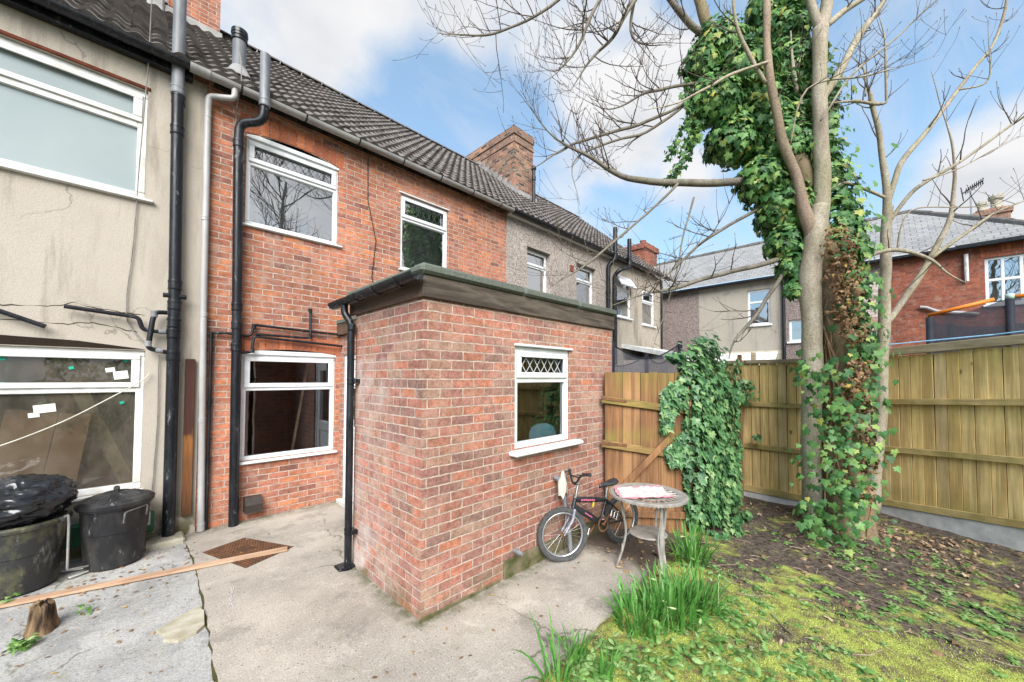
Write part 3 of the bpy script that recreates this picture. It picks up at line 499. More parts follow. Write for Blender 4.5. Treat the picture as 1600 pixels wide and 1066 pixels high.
IVY_UP = [(5.81, 1.92, 6.37, 0.24), (6.1, 1.76, 6.69, 0.36), (6.33, 1.55, 6.26, 0.43), (5.98, 1.78, 5.85, 0.35), (6.65, 1.39, 5.75, 0.48), (6.27, 1.65, 5.34, 0.35), (6.76, 1.16, 5.2, 0.46), (6.47, 1.33, 4.67, 0.33), (6.7, 1.12, 4.29, 0.37), (6.62, 1.08, 3.74, 0.26), (6.6, 0.97, 3.38, 0.21), (6.5, 0.95, 3.04, 0.14), (6.98, 1.15, 7.11, 0.34), (7.03, 1.07, 7.71, 0.34), (6.79, 1.32, 7.46, 0.25), (6.98, 1.03, 6.44, 0.38), (7.03, 1.01, 5.85, 0.39), (7.28, 0.8, 4.87, 0.26), (7.02, 1.05, 8.41, 0.32)]
IVY_LOW = [(6.09, 0.7, 1.73, 0.09), (5.95, 0.48, 1.91, 0.13), (5.99, 0.79, 1.95, 0.08), (5.88, 0.5, 1.45, 0.13), (5.91, 0.33, 1.31, 0.14), (5.8, 0.45, 1.09, 0.17), (5.76, 0.51, 0.75, 0.2), (5.87, 0.33, 0.71, 0.16), (5.71, 0.57, 0.31, 0.19), (5.92, 0.29, 0.33, 0.12), (5.65, 0.64, 0.16, 0.1), (5.71, 0.44, 0.15, 0.13), (6.04, 0.21, 1.01, 0.12), (6.06, 0.18, 1.46, 0.09), (6.18, 0.18, 1.83, 0.08), (6.24, 0.25, 2.1, 0.09)]
IVY_DEAD = [(6.35, 0.44, 3.51, 0.19), (6.27, 0.39, 3.12, 0.18), (6.24, 0.37, 2.75, 0.17), (6.18, 0.3, 2.38, 0.13), (6.09, 0.27, 1.91, 0.11), (6.08, 0.22, 1.53, 0.1), (6.0, 0.24, 1.16, 0.1), (6.06, 0.2, 0.83, 0.08), (6.05, 0.23, 0.49, 0.08), (5.97, 0.33, 1.76, 0.09)]
IVY_STRAND = [(5.57, 1.9, 5.84), (5.62, 1.87, 5.38), (5.52, 1.98, 5.06), (5.43, 2.08, 4.82), (5.34, 2.18, 4.61)]
IVY_FENCE = [(4.62, 2.0, 1.7, 1.02), (4.69, 1.94, 1.99, 0.77), (4.79, 1.87, 2.13, 0.42), (4.93, 1.76, 2.23, -0.05), (5.13, 1.72, 2.31, -0.24), (5.49, 1.72, 2.37, -0.39), (6.02, 1.71, 2.41, -0.43), (6.64, 1.71, 2.28, -0.33), (6.98, 1.7, 1.88, -0.21)]
IVY_RIGHT = [[(7.43, 0.57, 6.73), (7.36, 0.53, 5.97), (7.23, 0.55, 5.33), (7.19, 0.47, 4.81), (6.97, 0.42, 4.25), (6.81, 0.39, 3.75), (6.66, 0.33, 3.26), (6.54, 0.28, 2.82), (6.48, 0.21, 2.4), (6.4, 0.17, 2.07)], [(7.15, 0.38, 4.48), (6.97, 0.29, 3.94), (6.76, 0.25, 3.44), (6.67, 0.21, 2.99)], [(7.23, 0.55, 5.05), (6.9, 0.5, 4.16), (6.56, 0.44, 3.44)]]
# ------------------------------------------------------------------ buildings
def mapper(axis, c):
    return (lambda a, d, z: (a, c + d, z)) if axis == 'y' else (lambda a, d, z: (c + d, a, z))
def abox(mb, T, a0, a1, d0, d1, z0, z1, ch=0):
    p, q = T(a0, d0, z0), T(a1, d1, z1)
    lo = [min(x, y) for x, y in zip(p, q)]; hi = [max(x, y) for x, y in zip(p, q)]
    return mb.bbox(lo, hi, ch) if ch else mb.box(lo, hi)
def wall(mb, axis, c, a0, a1, z0, z1, holes=(), depth=.12, step=None):
    T = mapper(axis, c)
    A = sorted({a0, a1, *[h[0] for h in holes], *[h[1] for h in holes]}); Z = sorted({z0, z1, *[h[2] for h in holes], *[h[3] for h in holes]})
    for i in range(len(A) - 1):
        for j in range(len(Z) - 1):
            ca, cz = (A[i] + A[i + 1]) / 2, (Z[j] + Z[j + 1]) / 2
            if any(h[0] < ca < h[1] and h[2] < cz < h[3] for h in holes): continue
            mb.quad(T(A[i], 0, Z[j]), T(A[i + 1], 0, Z[j]), T(A[i + 1], 0, Z[j + 1]), T(A[i], 0, Z[j + 1]))
    for h in holes:
        b0, b1, y0, y1 = h
        mb.quad(T(b0, 0, y0), T(b0, 0, y1), T(b0, depth, y1), T(b0, depth, y0)); mb.quad(T(b1, 0, y0), T(b1, depth, y0), T(b1, depth, y1), T(b1, 0, y1))
        mb.quad(T(b0, 0, y0), T(b0, depth, y0), T(b1, depth, y0), T(b1, 0, y0)); mb.quad(T(b0, 0, y1), T(b1, 0, y1), T(b1, depth, y1), T(b0, depth, y1))
    return mb
def window(parent, axis, c, a0, a1, z0, z1, tz=None, rec=.05, fw=.055, fm='upvc', gt='pane_sky', gb='pane_sky', lattice=None, sill=None, rise=0, mull=(), sash_top=True, glaze=None, label=None, lat_y=None):
    T = mapper(axis, c); f = MB(); dz = .07
    abox(f, T, a0, a1, rec, rec + dz, z0, z0 + fw, .006); abox(f, T, a0, a1, rec, rec + dz, z1 - fw, z1, .006)
    abox(f, T, a0, a0 + fw, rec, rec + dz, z0 + fw, z1 - fw, .006); abox(f, T, a1 - fw, a1, rec, rec + dz, z0 + fw, z1 - fw, .006)
    panes = []
    for mx, lo, hi in mull: abox(f, T, mx - fw * .45, mx + fw * .45, rec, rec + dz, lo, hi, .005)
    if tz:
        abox(f, T, a0 + fw, a1 - fw, rec + .002, rec + dz - .002, tz - fw * .55, tz + fw * .55, .006)
        t0, t1 = tz + fw * .55, z1 - fw
        if sash_top:
            s = .038
            for q in ((a0 + fw * .55, a1 - fw * .55, t0 - .018, t0 + s), (a0 + fw * .55, a1 - fw * .55, t1 - s, t1 + .018)): abox(f, T, q[0], q[1], rec - .018, rec, q[2], q[3], .005)
            for q in ((a0 + fw * .55, a0 + fw + s), (a1 - fw - s, a1 - fw * .55)): abox(f, T, q[0], q[1], rec - .018, rec, t0 + s, t1 - s, .005)
        panes += [(a0 + fw, a1 - fw, t0, t1, gt), (a0 + fw, a1 - fw, z0 + fw, tz - fw * .55, gb)]
    else: panes += [(a0 + fw, a1 - fw, z0 + fw, z1 - fw, gb)]
    if rise:      # segmental arched head piece over the frame
        n = 14; w_ = (a1 - a0); 
        for i in range(n):
            u0, u1 = i / n, (i + 1) / n; h0, h1 = rise * (1 - (2 * u0 - 1) ** 2), rise * (1 - (2 * u1 - 1) ** 2)
            x0, x1 = a0 + w_ * u0, a0 + w_ * u1; e = .022
            for (d0, d1) in ((rec - .03, rec + dz),):
                P_ = [T(x0, d0, z1 - .004), T(x1, d0, z1 - .004), T(x1, d0, z1 + h1 + e), T(x0, d0, z1 + h0 + e)]; Q = [T(x0, d1, z1 - .004), T(x1, d1, z1 - .004), T(x1, d1, z1 + h1 + e), T(x0, d1, z1 + h0 + e)]
                f.add(P_ + Q, [(0, 1, 2, 3), (3, 2, 6, 7), (0, 4, 5, 1)] + ([(0, 3, 7, 4)] if i == 0 else []) + ([(1, 5, 6, 2)] if i == n - 1 else []))
    o = f.build('window', MAT[fm], parent, auto=True)
    if label: o['label'] = label
    for (p0, p1, q0, q1, gm) in panes:
        g = MB(); g.quad(T(p0, rec + .035, q0), T(p1, rec + .035, q0), T(p1, rec + .035, q1), T(p0, rec + .035, q1)); g.build('pane', MAT[gm], o)
    if lattice and tz:
        L = MB(); t0, t1 = tz + fw * .55 + .038, z1 - fw - .038; A0, A1 = a0 + fw + .038, a1 - fw - .038
        sp_, mat_, hw = lattice; hh = (t1 - t0); n = max(1, round((A1 - A0) / sp_)); sp_ = (A1 - A0) / n; rows = max(1, round(hh / (sp_ * 1.5))) if hh / sp_ > 2 else 1
        rh = hh / rows
        for r_ in range(rows):
            for k in range(n):
                for s in (0, 1):
                    x0, x1 = A0 + sp_ * (k + s), A0 + sp_ * (k + 1 - s); y0, y1 = t0 + r_ * rh, t0 + (r_ + 1) * rh
                    dx, dz_ = x1 - x0, y1 - y0; ln = math.hypot(dx, dz_); nx, nz = -dz_ / ln * hw, dx / ln * hw
                    q = [(x0 + nx, y0 + nz), (x0 - nx, y0 - nz), (x1 - nx, y1 - nz), (x1 + nx, y1 + nz)]; dd = rec + .028 + s * .003
                    L.quad(*[T(p[0], dd, p[1]) for p in q])
        L.build('lattice', MAT[mat_], o)
    if sill:
        s_ = MB(); ov, pr, th = sill; p0, p1 = a0 - ov, a1 + ov
        abox(s_, T, p0, p1, -pr, rec + .05, z0 - th, z0 - .002, .008); s_.build('sill', MAT[fm], o, auto=True)
    return o
def soldier_arch(parent, axis, c, a0, a1, z, rise, h=.215, bw=.075, mat='brick_soldier'):
    T = mapper(axis, c); m = MB(); n = int((a1 - a0 + .12) / bw); A0, A1 = a0 - .06, a1 + .06
    for i in range(n):
        u0, u1 = (i + .07) / n, (i + .93) / n; um = (u0 + u1) / 2; tilt = (um - .5) * .20
        def pt(u, t, d): return T(A0 + (A1 - A0) * u + tilt * t, d, z + rise * (1 - (2 * u - 1) ** 2) + t)
        hh = h + rnd.uniform(-.008, .008); d = -.004 - rnd.random() * .004
        m.add([pt(u0, 0, d), pt(u1, 0, d), pt(u1, hh, d), pt(u0, hh, d), pt(u0, 0, .05), pt(u1, 0, .05), pt(u1, hh, .05), pt(u0, hh, .05)], [(0, 1, 2, 3), (0, 4, 5, 1), (3, 2, 6, 7), (0, 3, 7, 4), (1, 5, 6, 2)])
    return m.build('brick_arch', MAT[mat], parent)
def room(parent, axis, c, a0, a1, z0, z1, dep=2.2, back='room', d0=.13):
    T = mapper(axis, c); m = MB()
    m.quad(T(a0, dep, z0), T(a1, dep, z0), T(a1, dep, z1), T(a0, dep, z1)); m.quad(T(a0, d0, z0), T(a0, dep, z0), T(a0, dep, z1), T(a0, d0, z1)); m.quad(T(a1, d0, z0), T(a1, dep, z0), T(a1, dep, z1), T(a1, d0, z1))
    m.quad(T(a0, d0, z0), T(a1, d0, z0), T(a1, dep, z0), T(a0, dep, z0)); m.quad(T(a0, d0, z1), T(a1, d0, z1), T(a1, dep, z1), T(a0, dep, z1))
    return m.build('room_interior', MAT[back], parent)
EZ, EY, RZ, RY = 5.40, 5.62, 8.68, 9.42           # eaves and ridge of the terrace
SL = (RZ - EZ) / (RY - EY)
def tiles(parent, x0, x1):
    m = MB(); rows = 17; w_ = .175; n = max(1, round((x1 - x0) / w_)); w_ = (x1 - x0) / n
    L = Vector((0, RY - EY, RZ - EZ)); t = L.normalized(); nr = Vector((0, -t.z, t.y)); g = L.length / rows; K = 7
    for r_ in range(rows):
        for k in range(n):
            j = rnd.uniform(-.006, .006); lift = rnd.uniform(0, .006); i0 = len(m.v)
            for e, (s_, hh) in enumerate(((-.045 + j, .046 + lift), (g + .01, .006))):
                for q in range(K + 1):
                    u = q / K; prof = .034 * (1 - abs(2 * ((u * 1.0) % 1) - 1)) ** .8 if u < .62 else 0
                    prof = .030 * math.sin(math.pi * min(u / .68, 1)) if u < .68 else -.006 * math.sin(math.pi * (u - .68) / .32)
                    p = Vector((x0 + (k + u) * w_, EY, EZ)) + t * (r_ * g + s_) + nr * (hh + prof)
                    m.v.append(tuple(p))
            for q in range(K): m.f.append((i0 + q, i0 + q + 1, i0 + K + 2 + q, i0 + K + 1 + q))
            b0 = len(m.v)
            for q in range(K + 1): p = Vector(m.v[i0 + q]) - nr * .045; m.v.append(tuple(p))
            for q in range(K): m.f.append((b0 + q, b0 + q + 1, i0 + q + 1, i0 + q))
    # underside and far slope
    m.quad((x0, EY, EZ - .01), (x1, EY, EZ - .01), (x1, RY, RZ - .01), (x0, RY, RZ - .01)); m.quad((x0, RY, RZ), (x1, RY, RZ), (x1, 2 * RY - EY, EZ), (x0, 2 * RY - EY, EZ))
    o = m.build('roof', MAT['tile'], parent)
    rm = MB(); nn = round((x1 - x0) / .42)
    for i in range(nn):
        a, b = x0 + (x1 - x0) * i / nn, x0 + (x1 - x0) * (i + 1) / nn - .012
        pr = [(math.cos(R(t_)) * .125, math.sin(R(t_)) * .085) for t_ in range(0, 181, 30)]
        i0 = len(rm.v)
        for xx in (a, b):
            for (yy, zz_) in pr: rm.v.append((xx, RY + yy, RZ + .005 + zz_ + .004 * (i % 2)))
        for q in range(6): rm.f.append((i0 + q, i0 + q + 1, i0 + 8 + q, i0 + 7 + q))
    rm.build('ridge_tiles', MAT['ridge'], o); return o
def half_gutter(mb, p0, p1, r=.058, n=10):
    p0, p1 = Vector(p0), Vector(p1); t = (p1 - p0).normalized(); s = t.cross(Vector((0, 0, 1))).normalized(); i0 = len(mb.v)
    prof = [(math.cos(math.pi + math.pi * k / n) * r, math.sin(math.pi + math.pi * k / n) * r) for k in range(n + 1)]; prof += [(x * .92, y * .92) for x, y in prof[::-1]]
    for P_ in (p0, p1):
        for x, y in prof: mb.v.append(tuple(P_ + s * x + Vector((0, 0, y))))
    q = len(prof)
    for k in range(q): mb.f.append((i0 + k, i0 + (k + 1) % q, i0 + q + (k + 1) % q, i0 + q + k))
    mb.f.append(tuple(i0 + k for k in range(q))); mb.f.append(tuple(i0 + q + k for k in range(q)))
def clips(mb, p0, p1, n, r=.063, wd=.012):
    p0, p1 = Vector(p0), Vector(p1); t = (p1 - p0).normalized()
    for k in range(n):
        c = p0.lerp(p1, (k + .5) / n); half_gutter(mb, c - t * wd, c + t * wd, r, 8)
def socket(mb, p, t, r, l=.10): 
    p, t = Vector(p), Vector(t).normalized()
    mb.tube([p - t * l * .5, p - t * l * .38, p - t * l * .36, p + t * l * .2, p + t * l * .22, p + t * l * .36, p + t * l * .38, p + t * l * .5], [r * 1.1, r * 1.16, r * 1.1, r * 1.1, r * 1.17, r * 1.17, r * 1.1, r * 1.08], 14)
def bend(pts, rr=.06, n=5):    # rounds the corners of a polyline
    P_ = [Vector(p) for p in pts]; o = [P_[0]]
    for i in range(1, len(P_) - 1):
        a, b, c = P_[i - 1], P_[i], P_[i + 1]; r1 = min(rr, (b - a).length * .49, (c - b).length * .49)
        s, e = b + (a - b).normalized() * r1, b + (c - b).normalized() * r1
        for k in range(n + 1): u = k / n; o.append(s * (1 - u) ** 2 + b * 2 * u * (1 - u) + e * u * u)
    return o + [P_[-1]]
WY = 5.8
def spline3(pts, k=6):
    P_ = [Vector(p) for p in pts]; o = []
    for i in range(len(P_) - 1): o += [P_[i].lerp(P_[i + 1], q / k) for q in range(k)]
    return o + [P_[-1]], None
# --- rendered neighbour on the left
lh = thing('rendered_house', 'beige rendered terraced house with frosted upstairs window beside the bins', 'house', (-1.2, 5.8, 0), 'houses of the tiled terrace')
hl = [(-1.9, .09, .60, 2.10), (-2.1, .05, 3.77, 4.99)]
m = MB(); wall(m, 'y', WY - .015, -3.4, .555, -.2, 5.34, hl, .13); m.quad((.555, WY - .015, -.2), (.555, WY + .01, -.2), (.555, WY + .01, 5.34), (.555, WY - .015, 5.34)); m.build('wall', MAT['render_beige'], lh)
tiles(lh, -3.45, .42)
window(lh, 'y', WY - .015, -2.1, .05, 3.77, 4.99, 4.60, .035, .075, 'upvc_old', 'frosted', 'frosted', None, (.07, .05, .035), sash_top=True)
room(lh, 'y', WY, -2.1, .05, 3.77, 4.99, .6)
ww = window(lh, 'y', WY - .015, -1.9, .09, .60, 2.10, 1.68, .03, .065, 'upvc_old', 'pane_dirty', 'pane_dirty', None, (.02, .04, .035), sash_top=True)
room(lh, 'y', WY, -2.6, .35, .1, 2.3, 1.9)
mm = MB(); mm.bbox((-2.3, WY - .028, 4.992), (.07, WY + .05, 5.03), .006); mm.build('lintel', simple('exposed red brick lintel', (.16, .05, .03), (.09, .03, .02), 8, .9, .1, bs=.5), lh)
mm = MB(); mm.add([(-2.6, WY - .019, 2.27), (-2.6, WY - .019, 2.115), (.0, WY - .019, 2.108), (.10, WY - .019, 2.112), (-.4, WY - .019, 2.175)], [(0, 1, 2, 3, 4)]); mm.build('gap', simple('dark gap', (.03, .022, .016), None, 5, .9, .1), lh)
for i, (x, z, wd, hh, mt, an) in enumerate([(-.17, 1.885, .07, .045, 'sticker_white', .2), (-.09, 1.83, .11, .085, 'sticker_white', .15), (-.60, 1.50, .14, .08, 'sticker_white', .12), (-.665, 1.44, .07, .045, 'sticker_white', .1), (-.055, 1.985, .035, .028, 'sticker_green', .4), (-.44, 1.90, .035, .028, 'sticker_green', .3), (-.86, 1.98, .04, .035, 'sticker_green', .2), (-.86, 1.74, .04, .035, 'sticker_green', .2), (-.075, 1.535, .035, .03, 'sticker_green', .3)]):
    s_ = MB(); ca, sa = math.cos(an), math.sin(an); q = [(x + (a * wd * ca - b * hh * sa) / 2, WY + .047 - i * .0012, z + (a * wd * sa + b * hh * ca) / 2) for a, b in ((-1, -1), (1, -1), (1, 1), (-1, 1))]
    s_.prism([(0, 0)] * 0 or [(0, 0), (1, 0), (1, 1)], 0, 0) if False else s_.quad(*q); s_.build('sticker', MAT[mt], ww)
g = MB(); half_gutter(g, (-3.4, EY - .03, EZ - .03), (.40, EY - .03, EZ - .03), .062); o = g.build('gutter', MAT['pipe_black'], lh, auto=True)
g = MB(); g.bbox((-3.4, EY + .06, EZ - .13), (.42, WY - .02, EZ - .02), .006); g.build('fascia_board', MAT['pipe_black'], lh)
for pts in (((-1.6, 2.46), (-1.1, 2.50), (-.86, 2.475), (-.6, 2.50), (-.45, 2.545), (-.3, 2.52), (-.1, 2.50), (.08, 2.48)), ((-1.2, 2.36), (-.8, 2.34), (-.5, 2.335), (-.3, 2.365), (-.1, 2.335), (.02, 2.30))):
    q = MB(); P_, _ = spline3([(x, WY - .014, z) for x, z in pts]); q.tube([p + Vector((0, 0, .022 * mnoise.noise(p * 14))) for p in P_], [max(.0012, .004 * (1 + 1.1 * mnoise.noise(p * 9))) for p in P_], 5); q.build('crack', simple('open render crack', (.07, .055, .04), None, 5, .9, .1), lh)
# soil pipe
sx, sy = .315, 5.70
p = MB(); p.tube([(sx + .005, sy, .06), (sx, sy, 2.6), (sx - .02, sy, 4.6), (sx - .025, sy - .01, 5.0)], .056, 18); sp_o = p.build('soil_pipe', MAT['pipe_black'], lh, auto=True)
for z in (2.05, 2.30, 2.42, 2.62, 2.85, 4.62, 4.98): p = MB(); socket(p, (sx - (.02 if z > 4 else 0), sy, z), (0, 0, 1), .056, .115); p.build('collar', MAT['pipe_black'], sp_o, auto=True)
p = MB(); p.tube([(sx - .10, sy - .02, 2.72), (sx + .10, sy - .02, 2.72)], .026, 10); p.build('inlet', MAT['pipe_black'], sp_o, auto=True)
p = MB(); p.tube([(sx - .025, sy, 5.03), (sx - .03, sy - .03, 5.4), (sx - .03, sy - .04, 6.9)], .058, 18); socket(p, (sx - .026, sy, 5.08), (0, 0, 1), .058, .1); p.build('vent_stack', MAT['pipe_faded'], sp_o, auto=True)
for pts, r_ in (([(-.49, 5.70, 2.50), (.03, 5.70, 2.45), (.06, 5.70, 2.33), (.12, 5.70, 2.31), (.28, 5.70, 2.31)], .021), ([(.26, 5.71, 2.53), (.16, 5.68, 2.52), (.14, 5.68, 2.44), (.12, 5.68, 2.24), (.11, 5.68, 2.12), (.28, 5.70, 2.08)], .024), ([(-1.3, 5.72, 2.60), (-.9, 5.72, 2.42), (-.60, 5.72, 2.29)], .022)):
    q = MB(); q.tube(bend(pts, .04), r_, 10); q.build('waste_pipe', MAT['pipe_black'], lh, auto=True)
q = MB(); socket(q, (.15, 5.68, 2.50), (0, 0, 1), .026, .07); socket(q, (.20, 5.69, 2.10), (1, 0, 0), .026, .06); socket(q, (.22, 5.70, 2.31), (1, 0, 0), .024, .06); socket(q, (.11, 5.68, 2.17), (0, 0, 1), .026, .06); q.build('pipe_joint', MAT['pipe_faded'], lh, auto=True)
q = MB(); q.tube(bend([(.055, 5.62, 6.2), (.045, 5.72, 5.3), (.0, 5.76, 4.2), (-.03, 5.765, 3.2), (-.07, 5.765, 2.65), (-.06, 5.765, 2.40), (.02, 5.76, 2.25), (.14, 5.74, 2.13)], .2), .006, 6); q.tube([(.20, 5.76, 2.05), (.205, 5.765, 1.3), (.18, 5.765, .6), (.17, 5.765, .4)], .006, 6); q.build('cable', MAT['cable'], lh)
q = MB(); q.bbox((-1.9, 5.68, .14), (.20, 5.79, .34), .01); q.build('plinth', MAT['green_paint'], lh)
q = MB(); q.bbox((.04, 5.665, .22), (.17, 5.678, .36), .003); q.build('tile', MAT['white_paint'], lh)
q = MB(); q.bbox((.12, 5.50, -.05), (.45, 5.78, .055), .02); q.build('pipe_pad', MAT['stone'], lh)
# things standing behind the dirty glass
t = thing('cardboard_box', 'brown cardboard sheet leaning behind the dusty downstairs window', 'cardboard', (-.75, 6.2, .7))
q = MB(); M_ = Matrix.Translation((-.65, 6.05, .75)) @ Matrix.Rotation(-.22, 4, 'X') @ Matrix.Rotation(.12, 4, 'Y'); q.box((-.32, 0, 0), (.02, .03, .72), M_); q.build('side_flap', MAT['card'], t); q = MB(); q.box((.03, -.02, 0), (.26, .012, .70), M_); q.build('front_flap', MAT['card'], t)
t = thing('stored_panel', 'dark red panel with pale stripe leaning indoors behind the dusty glass', 'panel', (-.1, 6.5, .5))
q = MB(); M_ = Matrix.Translation((-.05, 6.35, .5)) @ Matrix.Rotation(-.36, 4, 'Y') @ Matrix.Rotation(-.1, 4, 'X'); q.box((-.17, 0, 0), (-.02, .04, 1.7), M_); q.build('panel', MAT['redwood'], t); q = MB(); q.box((.0, -.01, 0), (.12, .03, 1.65), M_); q.build('stripe', MAT['yellowish'], t)
# --- red brick house
rh = thing('brick_house', 'orange red brick terraced house with two leaded upstairs windows', 'house', (3, 5.8, 0), 'houses of the tiled terrace')
hr = [(.97, 2.115, .745, 2.16), (.965, 2.115, 3.775, 4.97), (3.13, 4.10, 3.64, 4.93)]
m = MB(); wall(m, 'y', WY, .555, 5.61, -.2, 5.36, hr, .11); m.build('wall', MAT['brick_old'], rh)
tiles(rh, .42, 5.62)
window(rh, 'y', WY, .97, 2.115, .745, 2.11, 1.665, .03, .055, 'upvc', 'pane', 'pane', None, (.03, .055, .035), rise=.05)
window(rh, 'y', WY, .965, 2.115, 3.775, 4.92, 4.60, .03, .055, 'upvc', 'pane_sky', 'pane_sky', (.105, 'lead', .003), (.06, .045, .03), rise=.07)
window(rh, 'y', WY, 3.13, 4.10, 3.64, 4.93, 4.53, .03, .055, 'upvc', 'pane_sky', 'pane_sky', (.105, 'lead', .003), (.03, .045, .03))
q = MB(); q.bbox((3.10, WY - .02, 4.932), (4.13, WY + .06, 4.955), .005); q.build('drip_strip', MAT['upvc'], rh)
soldier_arch(rh, 'y', WY, .97, 2.115, 2.125, .06, .20); soldier_arch(rh, 'y', WY, .965, 2.115, 4.94, .085, .225, .105)
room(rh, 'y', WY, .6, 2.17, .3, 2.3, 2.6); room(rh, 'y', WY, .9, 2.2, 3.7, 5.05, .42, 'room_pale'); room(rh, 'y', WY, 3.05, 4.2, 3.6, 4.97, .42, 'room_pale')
g = MB(); half_gutter(g, (.405, EY - .03, EZ - .03), (5.61, EY - .03, EZ - .03), .062); go = g.build('gutter', MAT['gutter_grey'], rh, auto=True)
g = MB(); clips(g, (.5, EY - .03, EZ - .03), (5.6, EY - .03, EZ - .03), 7); g.build('gutter_bracket', MAT['pipe_black'], go)
g = MB(); half_gutter(g, (.38, EY - .03, EZ - .028), (.56, EY - .03, EZ - .028), .07); g.build('gutter_union', MAT['pipe_grey'], go, auto=True)
p = MB(); p.tube(bend([(.80, EY - .03, EZ - .06), (.80, EY - .03, EZ - .20), (.57, EY + .10, EZ - .22), (.565, 5.745, EZ - .40), (.575, 5.745, 2.6), (.605, 5.745, .02)], .05), .034, 14)
for z in (4.95, 3.7, 2.55, 1.3): socket(p, (.57 + (3.7 - z) * .008 if z < 3.7 else .567, 5.745, z), (0, 0, 1), .033, .05)
socket(p, (.605, 5.745, .06), (0, 0, 1), .034, .1)
p.build('downpipe', MAT['pipe_grey'], rh, auto=True)
bx, by = .895, 5.705
p = MB(); p.tube(bend([(bx + .015, by, .0), (bx, by, 2.4), (bx - .03, by, 4.80), (bx - .02, by - .02, 4.98), (1.08, 5.52, 5.02), (1.09, 5.50, 5.2), (1.09, 5.49, 5.24)], .09), .052, 18); so = p.build('soil_pipe', MAT['pipe_black'], rh, auto=True)
for z in (2.18, 2.45, 2.68, 4.72): p = MB(); socket(p, (bx - .03 * (z - 2.4) / 2.4 if z > 2.4 else bx, by, z), (0, 0, 1), .052, .1); p.build('collar', MAT['pipe_black'], so, auto=True)
p = MB(); p.tube([(1.09, 5.49, 5.22), (1.085, 5.48, 5.86)], .055, 18); socket(p, (1.09, 5.49, 5.25), (0, 0, 1), .055, .1); p.build('vent_stack', MAT['pipe_faded'], so, auto=True)
for pts, r_ in (([(.655, 5.75, .02), (.655, 5.75, 2.34), (.80, 5.75, 2.35), (1.02, 5.75, 2.33), (1.06, 5.75, 2.36), (1.08, 5.75, 2.48), (1.7, 5.75, 2.455), (2.2, 5.75, 2.44)], .017), ([(.93, 5.73, 2.11), (1.06, 5.73, 2.13), (1.08, 5.73, 2.33), (2.2, 5.73, 2.27)], .017), ([(1.74, 5.80, 2.76), (1.74, 5.74, 2.76), (1.74, 5.72, 2.36), (1.62, 5.72, 2.355), (1.10, 5.72, 2.36)], .017)):
    q = MB(); q.tube(bend(pts, .03), r_, 10); q.build('waste_pipe', MAT['pipe_black'], rh, auto=True)
q = MB()
for (x, y, z) in ((.655, 5.75, .8), (.655, 5.75, 1.5), (.655, 5.75, 2.32), (1.74, 5.72, 2.38), (1.74, 5.73, 2.74), (1.08, 5.75, 2.46), (1.07, 5.73, 2.15)): q.tube([(x, y, z - .03), (x, y, z + .03)], .022, 10)
q.build('pipe_joint', MAT['pipe_black'], rh, auto=True)
q = MB(); q.add([(x, y, z) for x in (1.02, 1.20) for y, z in ((5.80, .12), (5.66, .12), (5.64, .22), (5.72, .30), (5.80, .30))], [(0, 1, 2, 3, 4), (9, 8, 7, 6, 5), (1, 6, 7, 2), (2, 7, 8, 3), (3, 8, 9, 4), (0, 5, 6, 1)]); q.build('vent_cowl', simple('brown plastic cowl', (.045, .035, .03), None, 20, .5, .4), rh)
q = MB(); q.tube([(2.52, 5.60, 5.40), (2.545, 5.77, 5.2), (2.56, 5.785, 4.6), (2.70, 5.785, 4.0), (2.64, 5.785, 3.4), (2.78, 5.785, 2.9)], .006, 6); q.build('cable', MAT['pipe_black'], rh)
q = MB(); q.tube(bend([(.90, 6.0, 6.1), (.86, 5.62, 5.7), (.86, 5.56, 5.4), (.84, 5.72, 5.2), (.84, 5.765, 4.9)], .1), .007, 6); q.build('cable', MAT['cable'], rh)
# flue on the roof
q = MB(); q.tube([(.92, 6.17, 5.82), (.92, 6.17, 6.42)], .078, 20); fo = q.build('roof_flue', MAT['pipe_faded'], rh, auto=True)
q = MB(); q.lathe([(.079, 0), (.092, 0), (.092, .035), (.08, .035), (.08, .05), (.092, .05), (.092, .085), (.098, .085), (.095, .14), (.06, .165), (0, .165)], (.92, 6.17, 6.36), 20); q.build('flue_cap', MAT['pipe_black'], fo, auto=True)
q = MB(); q.lathe([(.19, .0), (.10, .17), (.079, .20)], (.92, 6.17, 5.80), 18); q.build('flashing', MAT['gutter_grey'], fo, auto=True)
def chimney(parent, x0, x1, y0, y1, z0, z1, mat='brick_chimney', pots=()):
    c = MB(); c.box((x0, y0, z0), (x1, y1, z1 - .46)); e = .03
    c.box((x0 - e * .8, y0 - e * .8, z1 - .46), (x1 + e * .8, y1 + e * .8, z1 - .39)); c.box((x0, y0, z1 - .39), (x1, y1, z1 - .22)); c.box((x0 - e, y0 - e, z1 - .22), (x1 + e, y1 + e, z1))
    o = c.build('chimney', MAT[mat], parent)
    t_ = MB(); t_.add([(x0 - .02, y0 - .02, z1 + .001), (x1 + .02, y0 - .02, z1 + .001), (x1 + .02, y1 + .02, z1 + .001), (x0 - .02, y1 + .02, z1 + .001), ((x0 + x1) / 2, (y0 + y1) / 2, z1 + .06)], [(0, 1, 4), (1, 2, 4), (2, 3, 4), (3, 0, 4)]); t_.build('flaunching', MAT['gravelboard'], o)
    return o
ch = chimney(rh, .30, 1.0, 8.72, 10.1, 7.6, 11.2, 'brick_old')
q = MB(); q.bbox((.24, 8.64, 8.0), (1.03, 8.72, 8.17), .01); q.bbox((.02, 8.6, 7.88), (.24, 9.2, 8.5), .03); q.build('flashing', MAT['gutter_grey'], ch)
